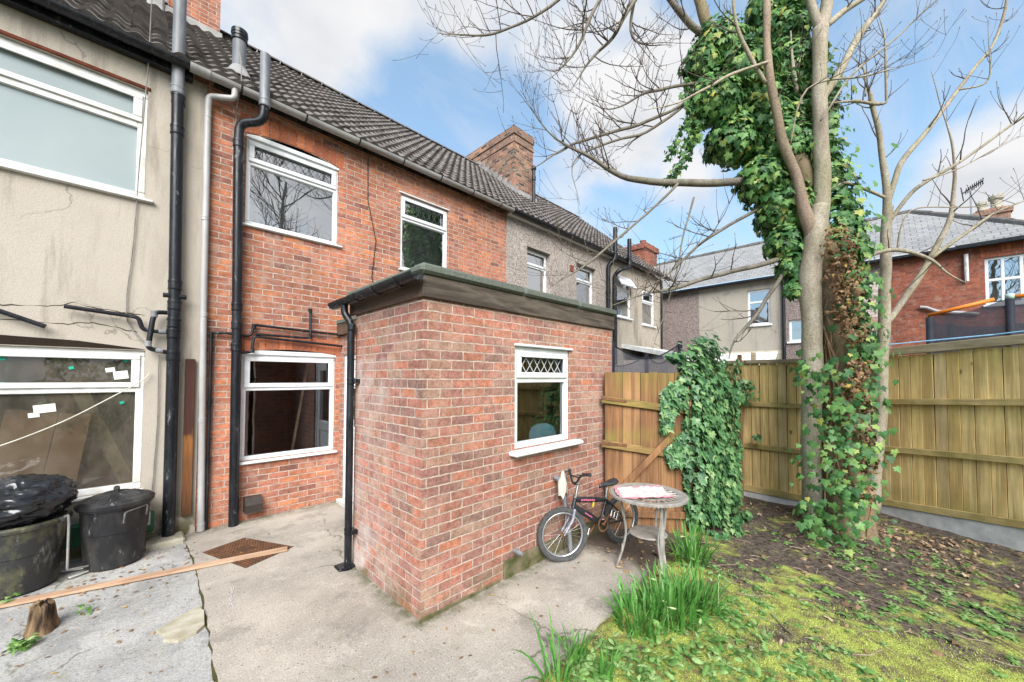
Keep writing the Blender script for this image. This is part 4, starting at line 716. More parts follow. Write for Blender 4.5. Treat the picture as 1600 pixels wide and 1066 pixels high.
# a wooden pole leaning inside the downstairs room
q = MB(); q.tube([(1.62, 6.15, .5), (1.92, 6.35, 2.15)], .02, 8); tag(q.build('wooden_pole', MAT['pine'], None, auto=True), 'pale wooden pole leaning indoors behind the downstairs brick house window', 'pole')
# --- pebbledashed neighbour
pbh = thing('pebbledash_house', 'pebbledashed terraced house with black gutter and broad chimney', 'house', (7.7, 5.8, 0), 'houses of the tiled terrace')
hp = [(6.25, 7.08, 3.50, 4.80), (8.15, 9.08, 3.50, 4.84)]
m = MB(); wall(m, 'y', WY - .03, 5.61, 9.80, -.2, 5.34, hp, .16); m.quad((5.61, WY - .03, -.2), (5.61, WY + .02, -.2), (5.61, WY + .02, 5.34), (5.61, WY - .03, 5.34)); m.build('wall', MAT['pebble'], pbh)
tiles(pbh, 5.62, 9.80)
for h in hp: window(pbh, 'y', WY - .03, h[0], h[1], h[2], h[3], 4.42, .13, .055, 'upvc', 'pane_sky', 'pane_sky', None, None, sash_top=True)
for h in hp: room(pbh, 'y', WY, h[0] - .2, h[1] + .2, 3.3, 5.0, 1.2, 'room_pale')
g = MB(); half_gutter(g, (5.62, EY - .03, EZ - .03), (9.80, EY - .03, EZ - .03), .062); g.build('gutter', MAT['pipe_black'], pbh, auto=True)
g = MB(); g.bbox((5.60, EY + .04, EZ - .10), (9.8, WY - .031, EZ - .055), .006); g.build('soffit_board', MAT['upvc'], pbh)
q = MB(); q.bbox((7.86, WY - .045, 4.55), (8.02, WY - .031, 4.72), .004); q.build('air_brick', simple('red clay vent', (.28, .09, .06), (.15, .05, .04), 40, .8, .2), pbh)
for pts in ([(9.62, 5.70, 2.4), (9.62, 5.70, 5.05), (9.72, 5.56, 5.2), (9.74, 5.54, 5.35), (9.74, 5.54, 6.15)], [(9.98, 5.70, 2.2), (9.98, 5.70, 4.85), (10.05, 5.55, 5.0), (10.35, 5.50, 5.08), (10.50, 5.5, 5.2), (10.50, 5.5, 6.0)]):
    q = MB(); q.tube(bend(pts, .1), .062, 12)
    for z in (3.4, 4.3): socket(q, (pts[0][0], 5.70, z), (0, 0, 1), .062, .12)
    socket(q, (pts[-1][0], pts[-1][1], 5.42), (0, 0, 1), .06, .12); q.build('soil_pipe', MAT['pipe_black'], pbh, auto=True)
ch = chimney(pbh, 7.78, 8.62, 7.72, 9.95, 6.6, 9.25)
q = MB(); ns = 9
for i in range(ns):
    y0 = 7.62 + i * (9.42 - 7.62) / ns; z0 = EZ + (y0 - EY) * SL; q.bbox((7.755, y0, z0 + .0), (7.778, y0 + .22, z0 + .32), .003)
q.bbox((7.74, 7.60, 7.05), (8.68, 7.72, 7.32), .01); q.build('flashing', MAT['gutter_grey'], ch)
q = MB(); q.tube([(8.32, 7.42, 6.85), (8.32, 7.42, 8.0)], .05, 12); socket(q, (8.32, 7.42, 7.75), (0, 0, 1), .055, .12); q.lathe([(.06, 0), (.075, .02), (.075, .1), (.03, .14), (0, .14)], (8.32, 7.42, 8.0), 12); q.lathe([(.14, 0), (.05, .2)], (8.32, 7.42, 6.8), 12); q.build('roof_flue', MAT['pipe_black'], pbh, auto=True)
# --- grey rendered house at the end
grh = thing('grey_rendered_house', 'stained grey brown rendered house beyond the black soil pipes', 'house', (11.6, 5.8, 0), 'houses of the tiled terrace')
hg = [(10.15, 11.12, 3.68, 4.93), (11.90, 12.80, 3.60, 4.78)]
m = MB(); wall(m, 'y', WY - .015, 9.80, 13.5, -.2, 5.34, hg, .12); m.quad((13.5, WY - .015, -.2), (13.5, 12, -.2), (13.5, 12, 5.34), (13.5, WY - .015, 5.34)); m.quad((13.5, WY, 5.34), (13.5, 13, 5.34), (13.5, RY, RZ)); m.build('wall', MAT['render_grey'], grh)
tiles(grh, 9.80, 13.55)
for h in hg: window(grh, 'y', WY - .015, h[0], h[1], h[2], h[3], h[3] - .42, .03, .055, 'upvc', 'pane_sky', 'pane_sky', None, (.05, .06, .05)); room(grh, 'y', WY, h[0] - .2, h[1] + .2, 3.3, 5.0, 1.2, 'room_pale')
q = MB(); M_ = Matrix.Translation((10.63, WY - .02, 4.93)) @ Matrix.Rotation(R(-32), 4, 'X'); q.bbox((-.44, -.03, -.40), (.44, .02, -.02), .008, M_); q.build('open_casement', MAT['upvc'], grh)
g = MB(); half_gutter(g, (9.8, EY - .03, EZ - .03), (13.6, EY - .03, EZ - .03), .062); g.build('gutter', MAT['pipe_black'], grh, auto=True)
q = MB(); q.tube([(13.3, 5.74, 0), (13.3, 5.74, 4.6), (13.3, 5.74, 5.3)], .035, 10); q.build('downpipe', MAT['pipe_black'], grh, auto=True)
chimney(grh, 16.2, 17.3, 8.2, 9.3, 6.5, 8.55, 'brick_far') if False else None
# --- flat roofed brick extension
ex = thing('brick_extension', 'flat roofed brown brick extension with white window standing in the yard', 'extension', (2.9, 4.1, 0))
EX0, EX1, EYF, EYB, ER = 1.55, 4.30, 2.50, 3.73, 2.18
m = MB()
wall(m, 'y', EYF, EX0, EX1, -.2, 2.46, [(2.54, 3.40, 1.14, 2.13)], .10); wall(m, 'x', EX0, EYF, EYB, -.2, 2.46)
wall(m, 'x', ER, EYB, WY, -.2, 2.5, [(4.82, 5.68, .04, 2.14)], .10)
m.quad((EX0, EYB, -.2), (ER, EYB, -.2), (ER, EYB, 2.46), (EX0, EYB, 2.46)); m.quad((EX1, EYF, -.2), (EX1, WY, -.2), (EX1, WY, 2.46), (EX1, EYF, 2.46)); m.build('wall', MAT['brick_new'], ex)
m = MB(); m.bbox((EX0 - .025, EYF - .028, 2.425), (EX1 + .02, EYF - .003, 2.60), .006); m.build('fascia', MAT['fascia'], ex)
m = MB(); m.bbox((EX0 - .028, EYF - .002, 2.425), (EX0 - .003, EYB + .1, 2.60), .006); m.bbox((ER - .06, EYB + .11, 2.43), (ER - .03, 5.79, 2.60), .006); m.build('side_fascia', MAT['fascia_side'], ex)
m = MB(); m.prism([(EX0 - .03, EYF - .03), (EX1 + .03, EYF - .03), (EX1 + .03, WY - .01), (ER - .07, WY - .01), (ER - .07, EYB + .1), (EX0 - .03, EYB + .1)], 2.601, 2.645)
for a, b in ((EX0 - .05, 2.62), (2.626, 3.52), (3.526, EX1 + .05)):   # felt turned down over the front edge
    m.bbox((a, EYF - .062, 2.602), (b, EYF + .10, 2.68), .02)
m.bbox((EX0 - .055, EYF - .055, 2.61), (EX0 + .03, EYB + .1, 2.668), .015); m.build('felt_roof', MAT['felt'], ex, auto=True)
g = MB(); half_gutter(g, (EX0 - .105, EYF - .08, 2.585), (EX0 - .105, 4.05, 2.565), .058); go = g.build('gutter', MAT['pipe_black'], ex, auto=True)
g = MB(); clips(g, (EX0 - .105, EYF - .02, 2.583), (EX0 - .105, 4.0, 2.566), 4, .064, .014); g.build('gutter_bracket', MAT['pipe_black'], go)
g = MB(); g.tube(bend([(EX0 - .105, 3.76, 2.53), (EX0 - .105, 3.76, 2.44), (EX0 - .06, 3.70, 2.34), (EX0 - .06, 3.69, .02)], .05), .034, 14)
for z in (2.3, 1.78, .35): socket(g, (EX0 - .06, 3.69, z), (0, 0, 1), .034, .06)
dpo = g.build('downpipe', MAT['pipe_black'], ex, auto=True)
g = MB(); g.bbox((EX0 - .06, 3.61, 1.76), (EX0 - .003, 3.65, 1.80), .004); g.bbox((EX0 - .06, 3.61, .33), (EX0 - .003, 3.65, .37), .004); g.build('pipe_clip', MAT['pipe_black'], dpo)
wo = window(ex, 'y', EYF, 2.54, 3.40, 1.14, 2.115, 1.80, .02, .06, 'upvc', 'pane', 'pane', (.117, 'leadwhite', .0045), None)
g = MB(); g.bbox((2.53, EYF - .03, 2.117), (3.43, EYF + .05, 2.14), .005); g.build('drip_strip', MAT['upvc'], wo)
g = MB(); g.bbox((2.47, EYF - .10, 1.09), (3.53, EYF + .06, 1.136), .012); g.build('sill', MAT['upvc'], wo, auto=True)
g = MB(); g.bbox((EX0 - .012, EYF - .014, -.1), (EX0 + .8, EYF - .002, .025), .004); g.bbox((2.40, EYF - .018, -.1), (EX1 + .01, EYF - .002, .16), .01); g.build('plinth', simple('mossy concrete plinth', (.17, .145, .09), (.065, .07, .025), 9, .95, .1, bs=.5, bd=.008), ex)
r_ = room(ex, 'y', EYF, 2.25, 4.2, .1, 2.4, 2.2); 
g = MB(); g.box((4.12, 3.18, .2), (4.19, 3.46, 2.39)); g.build('inner_wall', simple('cream inner wall', (.86, .82, .74), (.80, .74, .64), 1.5, .9, .1), ex)
g = MB(); g.bbox((4.02, 3.62, 1.30), (4.19, 4.0, 2.3), .01); g.build('wall_cupboard', simple('orange pine cupboard', (.34, .17, .06), (.2, .1, .04), 4, .6, .3, stretch=(1, 1, .2)), ex)
g = MB(); abox(g, mapper('x', ER), 4.82, 4.885, .02, .09, .06, 2.14, .006); abox(g, mapper('x', ER), 5.615, 5.68, .02, .09, .06, 2.14, .006); abox(g, mapper('x', ER), 4.885, 5.615, .02, .09, 2.07, 2.14, .006); do = g.build('door', MAT['upvc'], ex, auto=True)
g = MB(); T = mapper('x', ER)
for q in ((4.89, 5.0, .07, 2.06), (5.50, 5.61, .07, 2.06), (5.0, 5.5, .07, .20), (5.0, 5.5, .95, 1.10), (5.0, 5.5, 1.92, 2.06)): abox(g, T, q[0], q[1], .03, .08, q[2], q[3], .006)
abox(g, T, 5.0, 5.5, .045, .07, .2, .95, .003); g.build('door_leaf', MAT['upvc'], do)
g = MB(); g.quad(T(5.0, .055, 1.10), T(5.5, .055, 1.10), T(5.5, .055, 1.92), T(5.0, .055, 1.92)); g.build('pane', MAT['pane'], do)
g = MB(); abox(g, T, 5.53, 5.56, .0, .03, 1.0, 1.2, .005); g.tube([T(5.545, -.03, 1.08), T(5.545, .0, 1.08)], .01, 8); g.tube([T(5.545, -.03, 1.08), T(5.44, -.03, 1.08)], .009, 8); g.build('handle', MAT['upvc'], do)
g = MB(); abox(g, T, 4.78, 5.72, -.06, .09, -.05, .055, .01); g.build('threshold', MAT['gravelboard'], ex)
# chair seen through the extension window
cb = thing('blue_chair', 'light blue round backed chair behind the extension window', 'chair', (3.2, 2.85, .1))
q = MB(); P_ = [(-.20, 0), (-.21, .28), (-.18, .36), (-.09, .415), (.04, .43), (.13, .40), (.18, .33), (.185, .28), (.17, 0)]
M_ = Matrix.Translation((3.22, 2.74, .97)) @ Matrix.Rotation(.10, 4, 'Y') @ Matrix.Rotation(-.5, 4, 'Z') @ Matrix.Scale(.80, 4)
q.add([M_ @ Vector((x, 0, z)) for x, z in P_] + [M_ @ Vector((x, .035, z)) for x, z in P_], [tuple(range(9)), tuple(range(17, 8, -1))] + [(i, (i + 1) % 9, 9 + (i + 1) % 9, 9 + i) for i in range(9)]); q.build('backrest', MAT['chair_blue'], cb)
q = MB(); q.bbox((3.05, 2.76, .92), (3.42, 3.1, .97), .02); q.build('seat', MAT['chair_blue'], cb)
for x, y in ((3.08, 2.8), (3.39, 2.8), (3.08, 3.06), (3.39, 3.06)): q = MB(); q.tube([(x, y, .1), (x, y, .93)], .018, 8); q.build('leg', MAT['chair_blue'], cb)
# --- the row behind the fence
RX = 15.0
def row_house(name, label, y0, y1, mat, wins, eaves=5.2, hip=False):
    h_ = thing(name, label, 'house', (RX, (y0 + y1) / 2, 0), 'houses in the slate roofed row')
    m = MB(); wall(m, 'x', RX, y0, y1, -.3, eaves, [w_[:4] for w_ in wins], .12); m.build('wall', MAT[mat], h_)
    m = MB(); rx, rz = 18.3, 7.42
    if hip: m.quad((RX - .22, y0 - .2, eaves + .02), (RX - .22, y1, eaves + .02), (rx, y1, rz), (rx, y0 + 2.14, rz)); m.quad((RX - .22, y0 - .2, eaves + .02), (rx, y0 + 2.14, rz), (rx + 3.5, y0 - .2, eaves + .02))
    else: m.quad((RX - .22, y0, eaves + .02), (RX - .22, y1, eaves + .02), (rx, y1, rz), (rx, y0, rz))
    m.quad((RX - .22, y0, eaves - .03), (RX - .22, y1, eaves - .03), (RX + .3, y1, eaves - .03), (RX + .3, y0, eaves - .03))
    ro = m.build('roof', MAT['slate'], h_)
    m = MB(); n = max(1, round((y1 - (y0 + (2.14 if hip else 0))) / .45)); ya = y0 + (2.14 if hip else 0)
    for i in range(n): a, b = ya + (y1 - ya) * i / n, ya + (y1 - ya) * (i + 1) / n - .02; m.tube([(rx, a, rz - .03), (rx, b, rz - .03)], .11 + .01 * (i % 2), 8)
    if hip:
        A, B = Vector((rx, y0 + 2.14, rz)), Vector((RX - .22, y0 - .2, eaves + .02))
        for i in range(11): m.tube([A.lerp(B, i / 11) + Vector((0, 0, -.03)), A.lerp(B, (i + .95) / 11) + Vector((0, 0, -.02))], .10 + .012 * (i % 2), 8)
    m.build('ridge_tiles', MAT['ridge'], ro)
    g = MB(); g.bbox((RX - .26, y0, eaves - .10), (RX - .16, y1, eaves - .012), .02); g.build('gutter', MAT['pipe_black'], h_)
    for w_ in wins:
        window(h_, 'x', RX, w_[0], w_[1], w_[2], w_[3], w_[4] if len(w_) > 4 else None, .05, .06, 'upvc', 'pane_sky', 'pane_sky', None, (.05, .06, .06), mull=w_[5] if len(w_) > 5 else (), sash_top=False)
        room(h_, 'x', RX, w_[0] - .1, w_[1] + .1, w_[2], w_[3], .9, 'room_pale')
    return h_
h1 = row_house('brown_pebbledash_house', 'far brown pebbledashed house front beside the grey rendered gable', 5.05, 9.0, 'pebble_far', [])
h2 = row_house('grey_render_house', 'far pale grey rendered house with one upstairs window behind the back fence', 2.45, 5.05, 'render_cream', [(2.80, 3.46, 3.64, 4.84, 4.42), (2.85, 3.45, 1.3, 2.35, 1.95)])
h3 = row_house('mauve_pebbledash_house', 'far mauve pebbledashed house seen between the tree trunks', -.04, 2.45, 'pebble_far', [(1.7, 2.3, 3.0, 3.7), (1.6, 2.3, 1.2, 2.4, 2.0)])
h4 = row_house('red_brick_house', 'far red brick house with hipped slate roof and white sash window', -2.7, -.04, 'brick_far', [(-2.55, -1.72, 3.66, 4.84, 4.28, [(-2.0, 3.72, 4.78), (-2.28, 3.72, 4.78)])], hip=True)
soldier_arch(h4, 'x', RX, -2.55, -1.72, 4.86, .08, .24)
q = MB(); q.tube([(RX - .07, 2.42, 0), (RX - .07, 2.42, 5.1)], .05, 8); q.build('downpipe', MAT['pipe_black'], h2, auto=True)
q = MB(); q.bbox((RX - .02, 2.47, 2.0), (RX - .004, 5.03, 2.75), .002); q.build('painted_band', simple('cream paint band', (.55, .50, .38), None, 3, .9, .1), h2)
q = MB(); q.bbox((RX - .02, -.03, 3.2), (RX - .004, .55, 4.6), .002); q.build('painted_patch', brick_mat('flaking white painted brick', [(.62, .55, .52), (.55, .45, .40), (.66, .6, .56), (.40, .2, .15)], (.5, .44, .40), dirtamt=.1), h3)
q = MB(); q.bbox((RX - .35, .0, 3.02), (RX - .01, .75, 3.1), .01); q.build('canopy', MAT['upvc_old'], h3)
q = MB(); q.add([(14.4, 6.3, 2.3), (14.4, 2.6, 2.3), (14.98, 2.6, 2.7), (14.98, 6.3, 2.7), (14.4, 6.3, 2.2), (14.4, 2.6, 2.2)], [(0, 1, 2, 3), (0, 4, 5, 1)]); q.build('lean_to_roof', MAT['upvc_old'], h2)
q = MB(); q.tube([(RX - .06, -1.6, 3.45), (RX - .06, -.9, 3.6), (RX - .06, -.72, 3.72), (RX - .06, -.6, 3.75)], .04, 8); q.build('waste_pipe', MAT['pipe_grey'], h4, auto=True)
q = MB(); q.tube([(RX - .06, -1.42, 4.3), (RX - .06, -1.42, 5.0)], .04, 8); q.build('flue_pipe', MAT['upvc_old'], h4, auto=True)
q = MB(); q.bbox((19.2, -2.75, 6.2), (20.0, -2.05, 7.25), .0001 + .01); q.bbox((19.15, -2.8, 7.05), (20.05, -2.0, 7.2), .01)
chs = thing('roof_chimney', 'sooty brick chimney with crown topped clay pot behind the hipped roof', 'chimney', (19.6, -2.4, 6.2)); q.build('stack', MAT['brick_chimney'], chs)
for yy, s in ((-2.50, .85), (-2.2, .6)):
    q = MB(); n = 20; q.lathe([(.16 * s, 0), (.17 * s, .08), (.13 * s, .12), (.14 * s, .36 * s), (.19 * s, .40 * s), (.20 * s, .50 * s)], (19.45, yy, 7.24), n)
    i0 = len(q.v) - n; m2 = [(q.v[i0 + k], q.v[i0 + (k + 1) % n]) for k in range(0, n, 2)]
    for a, b in m2: q.add([a, b, ((a[0] + b[0]) / 2, (a[1] + b[1]) / 2, a[2] + .09)], [(0, 1, 2)])
    q.build('chimney_pot', MAT['stone'], chs, auto=True)
ae = thing('tv_aerial', 'dark television aerial on a thin pole beside the crowned chimney pot', 'aerial', (19.3, -2.0, 7.0), 'aerials on the far roofs')
q = MB(); q.tube([(19.2, -1.96, 6.3), (19.2, -1.96, 8.05)], .02, 6); q.build('mast', MAT['metal'], ae)
q = MB(); A, B = Vector((19.2, -1.78, 7.92)), Vector((19.2, -2.22, 8.2)); q.tube([A, B], .018, 6)
for i in range(9): c_ = A.lerp(B, .2 + i * .1); q.tube([c_ + Vector((-.08, 0, .07)), c_ + Vector((.08, 0, -.07))], .013, 5)
q.tube([A + Vector((0, .02, .22)), A + Vector((0, -.03, -.25))], .014, 5); q.build('antenna', MAT['pipe_black'], ae)
c3 = thing('brick_chimney', 'small red brick chimney at the end of the tiled terrace roof', 'chimney', (17.6, 8.2, 6.5))
q = MB(); q.box((17.2, 8.2, 5.5), (18.5, 9.2, 8.05)); q.box((17.12, 8.12, 8.05), (18.58, 9.28, 8.3)); q.build('stack', MAT['brick_far'], c3)
q = MB(); q.lathe([(.15, 0), (.13, .2), (.16, .25), (.0, .25)], (17.6, 8.5, 8.3), 12); q.build('chimney_pot', simple('terracotta pot', (.3, .12, .07), None, 9, .8, .2), c3, auto=True)
for k, (x, y, z0, z1, lab) in enumerate(((18.3, 7.2, 7.3, 8.7, 'spindly far aerial with crossbars just right of the small end chimney'), (18.3, 6.4, 7.3, 8.2, 'short far aerial beyond the slate ridge'))):
    q = MB(); q.tube([(x, y, z0), (x, y, z1)], .018, 5); q.tube([(x, y - .3, z1 - .1), (x, y + .35, z1 - .16)], .014, 5)
    for i in range(5): q.tube([(x - .15, y - .25 + i * .12, z1 - .11), (x + .15, y - .25 + i * .12, z1 - .11)], .01, 4)
    tag(q.build('tv_aerial', MAT['metal']), lab, 'aerial', 'aerials on the far roofs')
# ------------------------------------------------------------------ ground
def sstep(a, b, x): t = min(1, max(0, (x - a) / (b - a))); return t * t * (3 - 2 * t)
def gz(x, y):
    h = -.12 * sstep(3.4, 6.0, x) + .03 * mnoise.noise(Vector((x * .9, y * .9, 1))) + .014 * mnoise.noise(Vector((x * 3.3, y * 3.3, 5))) + .008 * mnoise.noise(Vector((x * 9, y * 9, 2)))
    h -= .03 * (1 - sstep(2.0, 2.6, x)); h += .05 * math.exp(-((x - 6.3) ** 2 + (y - .5) ** 2) / .5)
    if y > 1.5: h -= .05 * sstep(1.5, 1.62, y) * (1 - sstep(4.2, 4.9, x))
    return h
m = MB(); m.quad((-300, -300, -.4), (300, -300, -.4), (300, 300, -.4), (-300, 300, -.4)); g = m.build('ground', MAT['far_ground']); g['kind'] = 'structure'
m = MB(); st = .035; nx, ny = int((8.3 - .9) / st), int((2.4 + 4.4) / st)
m.v = [(.9 + i * st, -4.4 + j * st, gz(.9 + i * st, -4.4 + j * st)) for j in range(ny + 1) for i in range(nx + 1)]
m.f = [(j * (nx + 1) + i, j * (nx + 1) + i + 1, (j + 1) * (nx + 1) + i + 1, (j + 1) * (nx + 1) + i) for j in range(ny) for i in range(nx)]
g = m.build('garden_soil', MAT['ground'], None, smooth=True); g['kind'] = 'structure'
def slab(name, poly, z0, z1, mat, n=14, jit=.008):
    P_ = []
    for i in range(len(poly)):
        a, b = Vector(poly[i]), Vector(poly[(i + 1) % len(poly)]); k = max(1, int((b - a).length * n)) if (b - a).length < 4 else 1
        for q in range(k): p = a.lerp(b, q / k); P_.append((p.x + rnd.uniform(-jit, jit), p.y + rnd.uniform(-jit, jit)))
    mb = MB(); mb.prism(P_, z0, z1); o = mb.build(name, MAT[mat]); o['kind'] = 'structure'; return o
slab('patio', [(.42, 1.56), (1.4, 1.57), (2.06, 1.55), (2.73, 1.57), (3.28, 1.62), (3.85, 1.68), (4.4, 1.72), (4.6, 2.0), (4.3, 2.52), (4.3, 5.85), (.45, 5.85), (.47, 4.69), (.44, 3.7), (.40, 2.92)], -.12, 0, 'conc_pink')
slab('path', [(-6, 1.55), (.392, 1.55), (.388, 2.92), (.428, 3.7), (.458, 4.69), (.44, 5.85), (-6, 5.85)], -.12, -.004, 'conc_grey')
m = MB(); m.box((.34, 1.6, -.1), (.47, 5.8, -.006)); o = m.build('path_joint', MAT['mossjoint']); o['kind'] = 'structure'
# ------------------------------------------------------------------ fences
def fence_boards(parent, a, b, z0, z1, mat, bw=.115, slope=0, seed=1, th=.012):
    r_ = random.Random(seed); a, b = Vector((*a, 0)), Vector((*b, 0)); L = (b - a).length; t = (b - a) / L; nv = Vector((t.y, -t.x, 0))
    if nv.dot(Vector((-1, -1, 0))) < 0: nv = -nv
    n = round(L / bw); w_ = L / n; m = MB()
    for i in range(n):
        s0, s1 = i * w_, (i + 1) * w_ - .0065; j0, j1 = r_.uniform(-.012, .012), r_.uniform(-.008, .008); e = r_.uniform(0, .003)
        lean = r_.uniform(-.004, .004); zz = slope * (s0 + s1) / 2
        q = []
        for z, l in ((z0 + j0 + zz, 0), (z1 + j1 + zz, lean)):
            for s_, o in ((s0 + l, .008 + e), (s1 + l, .014 + e)): q.append((a + t * s_ + nv * o + Vector((0, 0, z)), a + t * s_ + nv * (o - th) + Vector((0, 0, z))))
        f0, f1, f2, f3 = q; m.add([f0[0], f1[0], f3[0], f2[0], f0[1], f1[1], f3[1], f2[1]], [(0, 1, 2, 3), (1, 5, 6, 2), (0, 3, 7, 4), (3, 2, 6, 7), (4, 7, 6, 5), (0, 4, 5, 1)])
    bo = m.build('boards', MAT[mat], parent); q = MB(); q.quad(*[a + t * s_ - nv * .008 + Vector((0, 0, z + slope * s_)) for s_, z in ((0, z0 + .02), (L, z0 + .02), (L, z1 - .03), (0, z1 - .03))]); q.build('shade_backing', MAT['gap_shade'], bo)  # added dark sheet, paints the shade in the gaps between boards
    return bo, a, t, nv, L
def rail(parent, name, a, t, nv, s0, s1, z, h, d0, d1, mat, slope=0, dz=0, ch=.006):
    M_ = Matrix((t, nv, Vector((0, 0, 1)))).transposed().to_4x4(); M_.translation = a + Vector((0, 0, z + slope * s0))
    M_ = M_ @ Matrix.Rotation(-math.atan(slope + dz), 4, 'Y') @ Matrix.Translation((0, 0, 0))
    m = MB(); m.bbox((s0, d0, -h / 2), (s1, d1, h / 2), ch, M_); return m.build(name, MAT[mat], parent)
fm_ = thing('wooden_fence', 'yellow brown closeboard fence between the ivy and the tree', 'fence', (7.15, 1.1, -.1), 'closeboard fences')
_, a, t, nv, L = fence_boards(fm_, (7.17, 1.97), (7.14, .30), .0, 2.06, 'fence', .118, 0, 3)
for z in (1.40, .72): rail(fm_, 'rail', a, t, nv, 0, L, z, .075, .022, .062, 'fence_rail')
rail(fm_, 'rail', a, t, nv, 0, L, .03, .10, .022, .05, 'fence_rail'); rail(fm_, 'capping', a, t, nv, -.01, L, 2.085, .06, -.03, .06, 'fence_cap'); rail(fm_, 'gravel_board', a, t, nv, 0, L, -.15, .26, -.02, .03, 'gravelboard')
fr_ = thing('wooden_fence', 'yellow brown closeboard fence under the trampoline with a thick capping rail', 'fence', (7.2, -.6, -.1), 'closeboard fences')
_, a, t, nv, L = fence_boards(fr_, (7.78, .22), (5.75, -3.34), .03, 2.12, 'fence', .122, .055, 5)
for z in (1.48, .80): rail(fr_, 'rail', a, t, nv, 0, L, z, .08, .022, .066, 'fence_rail', 0, .055 if z > 1 else .075)
rail(fr_, 'rail', a, t, nv, 0, L, .03, .09, .022, .055, 'fence_rail', 0, .12); rail(fr_, 'capping', a, t, nv, -.02, L, 2.185, .11, -.03, .055, 'fence_cap', 0, .055); rail(fr_, 'gravel_board', a, t, nv, 0, L, -.16, .30, -.02, .03, 'gravelboard', 0, .12)
for (x, y, z, r_, lab) in ((7.42, .27, 2.2, .06, 'mossy grey concrete fence post squeezed behind the tree trunks'),):
    q = MB(); q.bbox((x - r_, y - r_, -.4), (x + r_, y + r_, z), .015); tag(q.build('fence_post', MAT['post_conc']), lab, 'post')
ga = thing('garden_gate', 'brown boarded gate with sloping rails and a brace behind the table', 'gate', (4.05, 2.43, 0))
_, a, t, nv, L = fence_boards(ga, (4.03, 2.445), (5.0, 1.79), -.12, 1.885, 'gate', .115, 0, 9, .016)
rail(ga, 'rail', a, t, nv, -.06, 1.12, 1.555, .085, .022, .055, 'gate_rail', 0, -.135); rail(ga, 'rail', a, t, nv, -.06, 1.12, 1.03, .085, .022, .055, 'gate_rail', 0, -.18); rail(ga, 'rail', a, t, nv, 0, 1.1, .22, .085, .022, .055, 'gate', 0, -.1)
M_ = Matrix((t, nv, Vector((0, 0, 1)))).transposed().to_4x4(); M_.translation = a
q = MB(); q.bbox((-.02, .024, -.038), (1.08, .050, .038), .005, M_ @ Matrix.Translation((0.02, 0.034, .36)) @ Matrix.Rotation(-R(42), 4, 'Y')); q.build('brace', MAT['gate'], ga)
for z in (1.57, 1.04): rail(ga, 'hinge_strap', a, t, nv, -.075, .26, z, .035, .056, .062, 'rust', 0, -.14, .002)
iv = thing('boarded_fence', 'brown fence return almost hidden under dense ivy', 'fence', (6, 1.8, 0), 'closeboard fences')
_, a, t, nv, L = fence_boards(iv, (5.02, 1.86), (7.12, 1.98), -.1, 2.0, 'gate', .12, 0, 11)
q = MB(); q.bbox((6.93, 1.70, -.2), (6.985, 1.755, 2.2), .006); tag(q.build('wooden_stake', MAT['gate']), 'thin reddish wooden stake at the right edge of the ivy', 'stake')
# ------------------------------------------------------------------ trees
def spline(pts, k=5):
    P_ = [Vector(p[:3]) for p in pts]; Rr = [p[3] for p in pts]; o = []; rr = []
    for i in range(len(P_) - 1):
        p0, p1, p2, p3 = P_[max(0, i - 1)], P_[i], P_[i + 1], P_[min(len(P_) - 1, i + 2)]
        for q in range(k):
            u = q / k; o.append(.5 * ((2 * p1) + (p2 - p0) * u + (2 * p0 - 5 * p1 + 4 * p2 - p3) * u * u + (3 * p1 - p0 - 3 * p2 + p3) * u ** 3)); rr.append(Rr[i] * (1 - u) + Rr[i + 1] * u)
    return o + [P_[-1]], rr + [Rr[-1]]
def limb(mb, pts, n=12, wob=.0, rs=None, taper=False):
    P_, r_ = spline(pts); r_ = [r * .92 for r in r_]
    if taper: k_ = len(r_); r_ = [r * (1 - .75 * max(0, (i / (k_ - 1) - .55) / .45) ** 1.2) for i, r in enumerate(r_)]
    P_, r_ = P_, r_; rs = rs or rnd
    P_ = [p + Vector((mnoise.noise(p * 2.2), mnoise.noise(p * 2.2 + Vector((9, 0, 0))), mnoise.noise(p * 2.2 + Vector((0, 9, 0))))) * wob for p in P_]
    r_ = [r * (1 + .10 * mnoise.noise(p * 3.1)) for p, r in zip(P_, r_)]
    mb.tube(P_, r_, n); return P_, r_
def twig(mb, p, d, L, r, depth, rs, up=.25, kids=(3, 5)):
    n = 6; P_ = [p]; dd = d.normalized(); q = Vector(p)
    for i in range(n):
        dd = (dd + Vector((rs.uniform(-1, 1), rs.uniform(-1, 1), rs.uniform(-1, 1))) * .16 + Vector((0, 0, up * .28))).normalized(); q = q + dd * L / n; P_.append(q.copy())
    mb.tube(P_, [max(.0016, r * (1 - .72 * i / n)) for i in range(n)] + [max(.0026, r * .45)], 5 if r < .012 else 7)
    if depth > 0:
        for k in range(rs.randint(*kids)):
            i = rs.randint(1, n - 1); ax = Vector((rs.uniform(-1, 1), rs.uniform(-1, 1), rs.uniform(-.3, .7)))
            nd_ = ((P_[i + 1] - P_[i]).normalized() * .75 + ax.normalized() * .75).normalized(); twig(mb, P_[i], nd_, L * rs.uniform(.35, .62), r * .52, depth - 1, rs, up, kids)
    else:
        e = P_[-1]; mb.tube([e, e + dd * .018], [.0042, .0022], 5)
